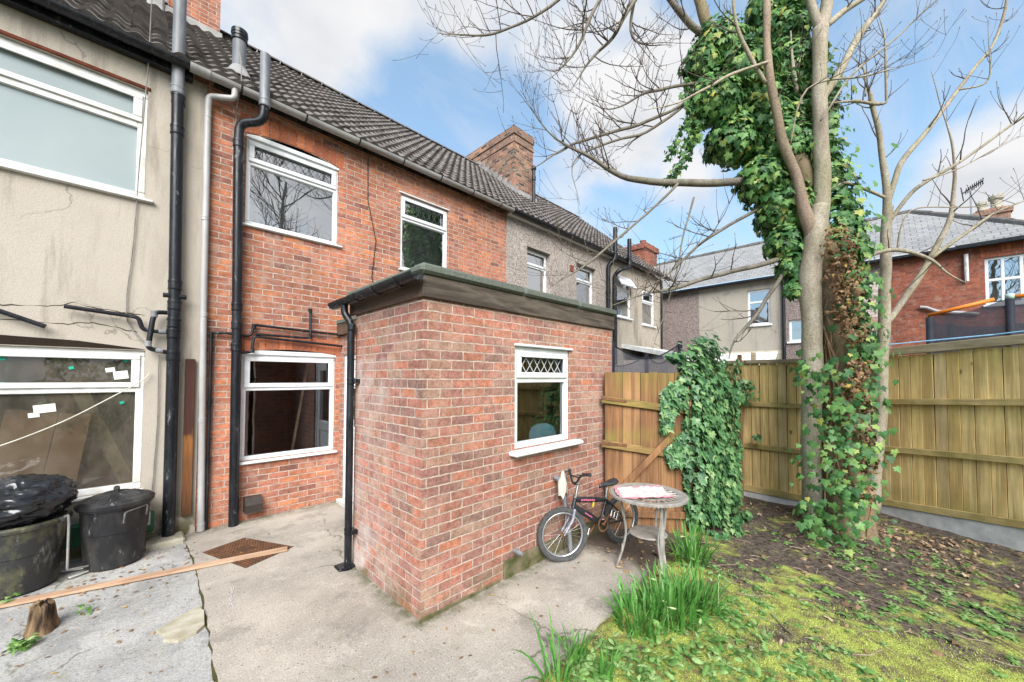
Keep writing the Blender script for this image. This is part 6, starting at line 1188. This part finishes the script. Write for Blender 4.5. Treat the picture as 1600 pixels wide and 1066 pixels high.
# ------------------------------------------------------------------ table and cloth
TX, TY, TZ, TR = 3.50, 1.66, .715, .345
tb = thing('garden_table', 'round taupe cast metal garden table with a lower shelf', 'table', (TX, TY, 0))
m = MB(); m.lathe([(TR - .075, TZ - .012), (TR - .01, TZ - .02), (TR + .008, TZ - .012), (TR + .008, TZ + .002), (TR - .005, TZ + .010), (TR - .03, TZ + .006), (TR - .075, TZ + .002), (TR - .075, TZ - .012)], (TX, TY, 0), 64); m.lathe([(.0, TZ - .010), (.085, TZ - .010), (.09, TZ), (.0, TZ + .002)], (TX, TY, 0), 32)
for k in range(24):
    an = 6.283 * k / 24; m.tube([(TX + .08 * math.cos(an), TY + .08 * math.sin(an), TZ - .004), (TX + .17 * math.cos(an + .12), TY + .17 * math.sin(an + .12), TZ - .004), (TX + (TR - .07) * math.cos(an), TY + (TR - .07) * math.sin(an), TZ - .004)], .009, 6)
m.lathe([(.165, TZ - .01), (.185, TZ - .01), (.185, TZ + .001), (.165, TZ + .001), (.165, TZ - .01)], (TX, TY, 0), 48); m.build('table_top', MAT['tablemetal'], tb, auto=True)
m = MB()
for k in range(64): an = 6.283 * k / 64; m.box((-.004, -.011, -.010), (.004, .011, .010), Matrix.Translation((TX + (TR + .006) * math.cos(an), TY + (TR + .006) * math.sin(an), TZ - .006)) @ Matrix.Rotation(an, 4, 'Z'))
m.build('rim_beading', MAT['tablemetal'], tb)
m = MB(); m.lathe([(0, .34), (.165, .34), (.175, .347), (.165, .355), (0, .355)], (TX, TY, 0), 40); m.build('shelf', MAT['tablemetal'], tb, auto=True)
for k in range(3):
    an = R(-122 + 120 * k); d = Vector((math.cos(an), math.sin(an), 0)); s2 = Vector((-d.y, d.x, 0)); c = Vector((TX, TY, 0)); m = MB()
    pts = [(.255, TZ - .02), (.235, .55), (.20, .36), (.225, .20), (.27, .05), (.29, .0)]; P_, _ = spline([(*(c + d * r + Vector((0, 0, z))), .01) for r, z in pts], 4)
    for sg in (-1, 1): m.tube([p + s2 * .022 * sg for p in P_], .011, 8)
    m.box((-.004, -.022, 0), (.004, .022, .68), Matrix.Translation(c + d * .222 + Vector((0, 0, .02))) @ Matrix.Rotation(an, 4, 'Z')) if k == 0 else None
    if k:
        for z0 in (.16, .45, .58):    # cast scrolls
            cc = min(P_, key=lambda p: abs(p.z - z0)); sc = [cc + s2 * .05 * math.cos(u) * (1 - u / 9) + Vector((0, 0, .07 * math.sin(u) * (1 - u / 9))) for u in [i * .5 for i in range(14)]]; m.tube(sc, .006, 6)
    m.build('leg', MAT['tablemetal'], tb, auto=True)
    m = MB(); m.tube([c + d * .19 + Vector((0, 0, .348)), c + d * .16 + Vector((0, 0, .348))], .01, 6)
cl = bpy.data.meshes.new('cloth'); nu, nv_ = 44, 34; vs = []; ed = []
ux = Vector((.75, -.66, 0)).normalized(); uy = Vector((.66, .75, 0)).normalized(); cc = Vector((TX - .05, TY + .04, 0))
for j in range(nv_ + 1):
    for i in range(nu + 1):
        u, v = i / nu - .5, j / nv_ - .5; wob = .02 * mnoise.noise(Vector((u * 5, v * 5, 2))); p = cc + ux * (u * (.50 - .05 * v) + wob + .05 * v) + uy * (v * .36 + .03 * u + .025 * mnoise.noise(Vector((u * 4, v * 4, 9))))
        h = TZ + .012 + .016 * abs(mnoise.noise(Vector((u * 7, v * 7, 5)))) + .02 * max(0, mnoise.noise(Vector((u * 3 + 4, v * 12, 1)))) * (1 if v > .1 else .5)
        if (p - Vector((TX, TY, 0))).length > TR - .005: q = (p - Vector((TX, TY, 0))); p = Vector((TX, TY, 0)) + q.normalized() * (TR - .005 + (q.length - TR) * .15)
        vs.append((p.x, p.y, h)); ed.append(1.0 if (abs(v) > .40 or u < -.43) and mnoise.noise(Vector((u * 3, v * 3, 3))) > -.35 else 0.0)
cl.from_pydata(vs, [], [(j * (nu + 1) + i, j * (nu + 1) + i + 1, (j + 1) * (nu + 1) + i + 1, (j + 1) * (nu + 1) + i) for j in range(nv_) for i in range(nu)])
at = cl.attributes.new('edge', 'FLOAT', 'POINT'); at.data.foreach_set('value', ed); cl.materials.append(MAT['cloth']); cl.polygons.foreach_set('use_smooth', [True] * len(cl.polygons))
o = bpy.data.objects.new('tea_towel', cl); col.objects.link(o); tag(o, 'crumpled dirty pink and white tea towel spread on the round table', 'cloth')
# ------------------------------------------------------------------ bicycle
BR = Vector((3.875, 2.125, 0)); hd = Vector((-.978, .208, 0)).normalized(); sdv = Vector((-hd.y, hd.x, 0))     # sdv points to the bicycle's left
lean = .07
def bp(s_, z, l=0.0): return BR + hd * s_ + Vector((0, 0, z)) + sdv * (l - lean * z * -1 * -1)
bk = thing('bicycle', 'small black mountain bicycle with pink decals leaning by the extension wall', 'bicycle', tuple(BR))
A0, A1 = bp(.655, .62), bp(.735, .40); sax = (A1 - A0).normalized(); ROT = Matrix.Translation(A0) @ Matrix.Rotation(R(22), 4, sax) @ Matrix.Translation(-A0)
def sp_(s_, z, l=0.0): return ROT @ bp(s_, z, l)
def wheel(c, fwd, up_, rad, nm):
    ax = fwd.cross(up_).normalized(); up2 = ax.cross(fwd).normalized()
    def cp(an, r, l=0): return c + (fwd * math.cos(an) + up2 * math.sin(an)) * r + ax * l
    w_ = None; m = MB(); n = 72; prof = [(rad - .045, .018), (rad - .03, .025), (rad - .012, .024), (rad - .002, .012), (rad, 0), (rad - .002, -.012), (rad - .012, -.024), (rad - .03, -.025), (rad - .045, -.018)]; k = len(prof); i0 = 0
    for i in range(n):
        an = 6.283185 * i / n
        for r, l in prof: q = cp(an, r, l); q.z = max(q.z, .004); m.v.append(tuple(q))
    for i in range(n):
        for j in range(k): m.f.append((i * k + j, ((i + 1) % n) * k + j, ((i + 1) % n) * k + (j + 1) % k, i * k + (j + 1) % k))
    for i in range(66):      # tread knobs
        an = 6.283185 * i / 66
        for l in (-.017, .0, .017):
            a2 = an + (.045 if l == 0 else 0); q = cp(a2, rad - .001 - abs(l) * .35, l)
            if q.z < .012: continue
            M_ = Matrix((fwd * -math.sin(a2) + up2 * math.cos(a2), ax, fwd * math.cos(a2) + up2 * math.sin(a2))).transposed().to_4x4(); M_.translation = q; m.box((-.007, -.0055, -.003), (.007, .0055, .005), M_)
    w_ = m.build(nm, MAT['tyre'], bk, auto=True)
    m = MB(); prof = [(rad - .046, .013), (rad - .046, -.013), (rad - .060, -.011), (rad - .066, 0), (rad - .060, .011)]; k = 5
    for i in range(n):
        for r, l in prof: m.v.append(tuple(cp(6.283185 * i / n, r, l)))
    for i in range(n):
        for j in range(k): m.f.append((i * k + j, ((i + 1) % n) * k + j, ((i + 1) % n) * k + (j + 1) % k, i * k + (j + 1) % k))
    m.build('rim', MAT['alu'], w_, smooth=True)
    m = MB()
    for i in range(28): an = 6.283185 * i / 28; l = .022 if i % 2 else -.022; m.tube([cp(an + .5 * (1 if i % 4 < 2 else -1), .018, l), cp(an, rad - .06, 0)], .0013, 4)
    m.build('spokes', MAT['metal'], w_)
    m = MB(); m.tube([c - ax * .05, c - ax * .028, c - ax * .027, c - ax * .02, c + ax * .02, c + ax * .027, c + ax * .028, c + ax * .05], [.008, .008, .022, .014, .014, .022, .008, .008], 12); m.build('hub', MAT['rust'], w_, auto=True); return ax
FH = sp_(.845, .262); fw_dir = (ROT.to_3x3() @ hd); fw_dir.z = 0; fw_dir.normalize(); upv = (Vector((0, 0, 1)) - sdv * lean).normalized()
wheel(FH, fw_dir, upv, .262, 'wheel'); RH = bp(0, .258); axr = wheel(RH, hd, upv, .258, 'wheel')
m = MB(); BB = bp(.335, .275); ST = bp(.22, .515); HT, HB = bp(.665, .60), bp(.705, .495)
m.tube([HT, HB], [.021, .022], 14); m.tube([BB, ST], .017, 12)
m.tube([bp(.672, .575), bp(.45, .535), bp(.228, .50)], [.028, .030, .021], 14); m.tube([bp(.70, .51), bp(.52, .40), BB], [.030, .036, .029], 14)
m.tube([BB - sdv * .035, BB + sdv * .035], .022, 14)
for sg in (-1, 1):
    m.tube([BB + sdv * .02 * sg, bp(.2, .265, .045 * sg), RH + sdv * .055 * sg], [.012, .011, .009], 8); m.tube([bp(.225, .50, .012 * sg), bp(.13, .40, .045 * sg), RH + sdv * .055 * sg], [.010, .010, .009], 8)
m.build('frame', MAT['bikepaint'], bk, auto=True)
m = MB()     # decals: ragged lettering-like flashes on the tubes
def flash(p0, p1, w_, off):
    d = (p1 - p0); 
    for i in range(7):
        u0, u1 = i / 7 + .01, (i + .82) / 7; a, b = p0 + d * u0, p0 + d * u1; j = .003 * ((i * 7) % 3 - 1); m.quad(a + off + upv * (-w_ + j), b + off + upv * (-w_ * .8), b + off + upv * (w_ + j), a + off + upv * (w_ * .9))
near = -sdv if (-sdv).dot(Vector((-1, -1, 0))) > sdv.dot(Vector((-1, -1, 0))) else sdv
flash(bp(.62, .568), bp(.42, .533), .009, near * .0325); flash(bp(.58, .436), bp(.48, .37), .008, near * .0375); m.build('decals', MAT['pink'], bk)
m = MB(); m.quad(BB + near * .026 + upv * .04, bp(.31, .33) + near * .02, bp(.295, .36) + near * .02, bp(.31, .30) + near * .02 - hd * .02); m.build('label', MAT['white'], bk)
m = MB(); cr_ = HB + (HB - HT).normalized() * .02; R3 = ROT.to_3x3(); crn = ROT @ cr_; ls = (R3 @ sdv).normalized()
m.tube([crn - ls * .06, crn + ls * .06], .017, 10)
for sg in (-1, 1): m.tube([crn + ls * .055 * sg + sax * -.02, crn + ls * .055 * sg + sax * .09, FH + ls * .052 * sg], [.015, .0165, .011], 10)
fk = m.build('fork', MAT['fork'], bk, auto=True)
m = MB(); stt = A0 - sax * .11; stem = stt + R3 @ hd * .05 + Vector((0, 0, .01)); m.tube([ROT @ HT, stt], .013, 10); m.tube([stt, stem], .018, 10); m.tube([ROT @ HT - sax * .02, ROT @ HT + sax * .01], .026, 12); m.build('stem', MAT['metal'], bk, auto=True)
m = MB(); ups = Vector((0, 0, 1))
bar = bend([stem + ls * .28 - R3 @ hd * .05 + ups * .115, stem + ls * .16 - R3 @ hd * .02 + ups * .105, stem + ls * .05 + ups * .0, stem - ls * .05, stem - ls * .16 - R3 @ hd * .02 + ups * .105, stem - ls * .28 - R3 @ hd * .05 + ups * .115], .05); m.tube(bar, .011, 10); m.tube([stem + ls * .12 + ups * .075, stem - ls * .12 + ups * .075], .008, 8); hb = m.build('handlebar', MAT['bikepaint'], bk, auto=True)
for sg in (0, 1):
    m = MB(); e0, e1 = (bar[0], bar[1]) if not sg else (bar[-1], bar[-2]); dd = (e1 - e0).normalized(); m.tube([e0 - dd * .012, e0 - dd * .010, e0 + dd * .10, e0 + dd * .102], [.02, .017, .016, .02], 12); m.tube([e0 + dd * .12 + R3 @ hd * .02, e0 + dd * .12 + R3 @ hd * .05, e0 + dd * .05 + R3 @ hd * .06, e0 - dd * .02 + R3 @ hd * .05], .006, 8); m.build('grip', MAT['saddle'], hb, auto=True)
m = MB(); m.tube([bp(.235, .50), bp(.195, .64)], .013, 10); m.tube([bp(.224, .505), bp(.221, .522)], .021, 12); m.build('seat_post', MAT['metal'], bk, auto=True)
m = MB(); S0 = bp(.18, .665); rows = [(-.125, .012, .020), (-.11, .052, .026), (-.07, .072, .02), (-.02, .062, .012), (.03, .036, .006), (.08, .022, .004), (.125, .016, .0), (.14, .006, -.006)]; n = 10; i0 = len(m.v)
for (s_, hw, dz) in rows:
    for k in range(n): an = 6.283 * k / n; z = math.sin(an); m.v.append(tuple(S0 + hd * s_ + sdv * hw * math.cos(an) + Vector((0, 0, dz + (.016 if z > 0 else .028) * z - (.012 if abs(math.cos(an)) > .8 else 0)))))
for j in range(len(rows) - 1):
    for k in range(n): m.f.append((j * n + k, j * n + (k + 1) % n, (j + 1) * n + (k + 1) % n, (j + 1) * n + k))
m.f.append(tuple(range(n))); m.f.append(tuple((len(rows) - 1) * n + k for k in range(n))); m.build('saddle', MAT['saddle'], bk, smooth=True)
m = MB(); ca = Vector(hd * -.45 + Vector((0, 0, .55))).normalized()
for sg in (-1, 1): m.tube([BB + sdv * .05 * sg, BB + sdv * .065 * sg + ca * .14 * sg * (1 if near.dot(sdv) > 0 else -1)], .010, 8)
m.tube([BB - sdv * .062, BB + sdv * .062], .011, 10); ck = m.build('crank', MAT['rust'], bk, auto=True)
m = MB(); cw = BB + near * -.0 + near * .045
m.lathe([(.0, 0)], (0, 0, 0), 3) if False else None
for i in range(32):
    a0, a1 = 6.283 * i / 32, 6.283 * (i + 1) / 32; f_ = lambda an, r: cw + (hd * math.cos(an) + upv * math.sin(an)) * r; m.quad(f_(a0, .058), f_(a1, .058), f_(a1, .078), f_(a0, .078))
m.build('chainring', MAT['rust'], ck)
for sg in (-1, 1):
    e = BB + sdv * .065 * sg + ca * .14 * sg * (1 if near.dot(sdv) > 0 else -1) + sdv * .055 * sg; m = MB(); M_ = Matrix((hd, sdv, upv)).transposed().to_4x4(); M_.translation = e; M_ = M_ @ Matrix.Rotation(1.1, 4, 'Y')
    for q in ((-.045, -.045, -.012, -.032, .045, .012), (.032, -.045, -.012, .045, .045, .012), (-.032, -.045, -.012, .032, -.034, .012), (-.032, .034, -.012, .032, .045, .012), (-.032, -.006, -.01, .032, .006, .01)): m.bbox(q[:3], q[3:], .003, M_)
    m.build('pedal', MAT['alu'], ck)
m = MB(); m.tube(bend([bp(.665, .66, 0), bp(.70, .60, .04), bp(.60, .50, .03), bp(.5, .44, .03)], .05), .0035, 6); m.tube(bend([stem + ups * .06, stem + ups * .13 + R3 @ hd * .08, crn + R3 @ hd * .06 + ups * .05, crn + R3 @ hd * .03], .06), .0035, 6); m.build('brake_cable', MAT['saddle'], bk)
m = MB(); m.bbox((-.012, -.006, -.05), (.012, .006, 0), .003, Matrix.Translation(bp(.44, .515) + near * .03) @ Matrix.Rotation(.4, 4, 'Y')); m.build('tag', MAT['yellow'], bk)
# grey waste pipe leaning on the wall with a rag over its top
m = MB(); m.tube([(3.20, 2.33, .0), (3.185, 2.41, .62), (3.18, 2.43, .66)], .024, 14); m.tube(bend([(3.18, 2.43, .64), (3.17, 2.44, .72), (3.10, 2.45, .80)], .05), .028, 14); tag(m.build('loose_pipe', MAT['pipe_faded'], None, auto=True), 'loose grey plastic pipe propped upright behind the front bicycle wheel', 'pipe')
m = MB(); n = 14
for j in range(9):
    for i in range(n): an = 6.283 * i / n; r = (.018 + .011 * j) * (1 + .75 * mnoise.noise(Vector((math.cos(an) * 2, math.sin(an) * 2, j * .4)))); r = min(r, .075); m.v.append((3.145 + r * math.cos(an) * .8, 2.40 + r * math.sin(an) * .6, .86 - .030 * j - (.05 * mnoise.noise(Vector((math.cos(an) * 2, math.sin(an) * 2, 5))) * j / 4)))
for j in range(8):
    for i in range(n): m.f.append((j * n + i, j * n + (i + 1) % n, (j + 1) * n + (i + 1) % n, (j + 1) * n + i))
tag(m.build('rag', MAT['rag'], None, smooth=True), 'dirty off white rag hanging over the loose pipe by the handlebar', 'rag')
# ------------------------------------------------------------------ trampolines, cords beyond the fences
tr = thing('trampoline', 'trampoline with orange top tubes and dark netting above the right fence', 'trampoline', (9.5, -1.4, 0), 'trampolines beyond the fences')
ring = [(8.6, -.44), (8.56, -1.19), (9.0, -2.5), (10.0, -2.6), (10.4, -1.5), (9.7, -.72)]; tops = [2.76, 2.95, 2.95, 2.75, 2.75, 2.74]
for (x, y), z in zip(ring, tops): m = MB(); m.tube([(x + .03, y, 0), (x, y, z)], .042, 10); pl = m.build('pole', MAT['padding'], tr, smooth=True)
m = MB(); m.tube([(8.56, -1.19, 2.93), (8.56, -1.19, 3.0)], .044, 10); m.build('pole_cap', simple('pale green cap', (.45, .62, .55), None, 9, .5, .4), tr, smooth=True)
for a, b in (((8.6, -.42, 2.79), (8.58, -1.06, 2.945)), ((8.56, -1.23, 2.96), (8.9, -2.3, 3.0)), ((9.1, -2.52, 2.96), (9.95, -2.6, 2.78))): m = MB(); m.tube([a, b], .028, 10); m.build('top_tube', MAT['orange'], tr, smooth=True)
m = MB()
for k in range(6):
    (x0, y0), (x1, y1) = ring[k], ring[(k + 1) % 6]; z0, z1 = tops[k], tops[(k + 1) % 6]; n = 8
    for i in range(n):
        u0, u1 = i / n, (i + 1) / n; sg = lambda u: -.05 * math.sin(math.pi * u); m.quad((x0 + (x1 - x0) * u0, y0 + (y1 - y0) * u0, .8), (x0 + (x1 - x0) * u1, y0 + (y1 - y0) * u1, .8), (x0 + (x1 - x0) * u1, y0 + (y1 - y0) * u1, z0 + (z1 - z0) * u1 + sg(u1)), (x0 + (x1 - x0) * u0, y0 + (y1 - y0) * u0, z0 + (z1 - z0) * u0 + sg(u0)))
m.build('safety_net', MAT['net'], tr)
m = MB(); m.prism([(x, y) for x, y in ring], .78, .84); m.build('jumping_mat', MAT['padding'], tr)
t2 = thing('trampoline', 'trampoline with sagging grey netting and dark poles behind the brown gate', 'trampoline', (6.9, 3.6, 0), 'trampolines beyond the fences')
ring = [(5.85, 3.4), (7.15, 2.75), (8.0, 3.8), (6.7, 4.5)]; tops = [2.45, 2.5, 2.36, 2.4]
for (x, y), z in zip(ring, tops): m = MB(); m.tube([(x, y, 0), (x, y, z - .08), (x, y, z)], [.04, .045, .04], 10); m.build('pole', MAT['padding'], t2, smooth=True)
m = MB()
for k in range(4):
    (x0, y0), (x1, y1) = ring[k], ring[(k + 1) % 4]; z0, z1 = tops[k], tops[(k + 1) % 4]; n = 12; sg = lambda u: -.26 * math.sin(math.pi * u) - .05
    for i in range(n):
        u0, u1 = i / n, (i + 1) / n; m.quad((x0 + (x1 - x0) * u0, y0 + (y1 - y0) * u0, .7), (x0 + (x1 - x0) * u1, y0 + (y1 - y0) * u1, .7), (x0 + (x1 - x0) * u1, y0 + (y1 - y0) * u1, z0 + (z1 - z0) * u1 + sg(u1)), (x0 + (x1 - x0) * u0, y0 + (y1 - y0) * u0, z0 + (z1 - z0) * u0 + sg(u0)))
    P_ = [(x0 + (x1 - x0) * i / n, y0 + (y1 - y0) * i / n, z0 + (z1 - z0) * i / n + sg(i / n)) for i in range(n + 1)]; q = MB(); q.tube(P_, .012, 6); q.build('net_hem', MAT['padding'], t2)
m.build('safety_net', MAT['net_thin'], t2)
m = MB(); m.prism(ring, .66, .72); m.build('jumping_mat', MAT['padding'], t2)
m = MB(); m.tube([(7.55, .05, 2.30), (8.2, -1.0, 2.42), (8.2, -2.2, 2.55)], .009, 6); tag(m.build('washing_line', MAT['line_blue']), 'pale blue cord stretched just above the right fence', 'cord')
lt = thing('lean_to', 'low pale lean to with white roof edge beyond the gate netting', 'lean to', (11.5, 4.8, 0))
m = MB(); m.box((10.6, 4.4, -.2), (13.2, 5.77, 2.35)); m.build('wall', simple('pale pink render', (.50, .43, .38), (.42, .36, .32), 3, .9, .1), lt)
m = MB(); m.add([(10.5, 4.25, 2.50), (13.3, 4.25, 2.50), (13.3, 5.78, 2.85), (10.5, 5.78, 2.85), (10.5, 4.25, 2.38), (13.3, 4.25, 2.38), (13.3, 5.78, 2.73), (10.5, 5.78, 2.73)], [(0, 1, 2, 3), (0, 4, 5, 1), (1, 5, 6, 2), (0, 3, 7, 4), (4, 7, 6, 5)]); m.build('roof', MAT['upvc_old'], lt)
m = MB(); m.bbox((13.6, 2.95, -.4), (13.72, 3.07, 2.62), .01); tag(m.build('wooden_post', MAT['fence_cap']), 'weathered wooden post top peeping over the back fence', 'post')
# ------------------------------------------------------------------ the garden behind the viewer (seen mirrored in the windows)
rs = random.Random(77)
for k, (x, y, h, lab) in enumerate(((3.6, -3.4, 11, 'bare tree mirrored in the leaded upstairs windows'), (9.2, -4.6, 12, 'taller bare tree mirrored in the small upstairs window'))):
    t_ = thing('bare_tree', lab, 'tree', (x, y, -.3), 'bare trees behind the viewer'); m = MB(); limb(m, [(x, y, -.3, .22), (x + .1, y, 1.8, .17), (x - .05, y + .1, h * .5, .10), (x + .1, y + .05, h * .8, .04)], 10, .1); m.build('trunk', MAT['bark_limb'], t_, smooth=True)
    m = MB()
    for i in range(26):
        z = rs.uniform(3.0, h * .85); an = rs.random() * 6.283; twig(m, Vector((x, y, z)), Vector((math.cos(an), math.sin(an), .55)), rs.uniform(1.8, 3.0), .022, 2, rs, .35, (5, 7))
    m.build('crown', MAT['bark_twig'], t_)
m = MB()
for k in range(5200):
    x = rs.uniform(-2, 13); y = -7.6 + rs.gauss(0, .35) - .02 * (x - 5) ** 2 * .3; z = rs.uniform(0, 2.6 + .5 * mnoise.noise(Vector((x * .8, 0, 0)))); d = Vector((0, 1, .3)) + rv(rs) * .8; leaf(m, Vector((x, y, z)), d, Vector((0, 0, -1)) + rv(rs) * .6, rs.uniform(.12, .24), OVAL, rs)
tag(m.build('hedge', MAT['leaf_ivy']), 'dark evergreen hedge mirrored in the extension window', 'hedge', kind='stuff')
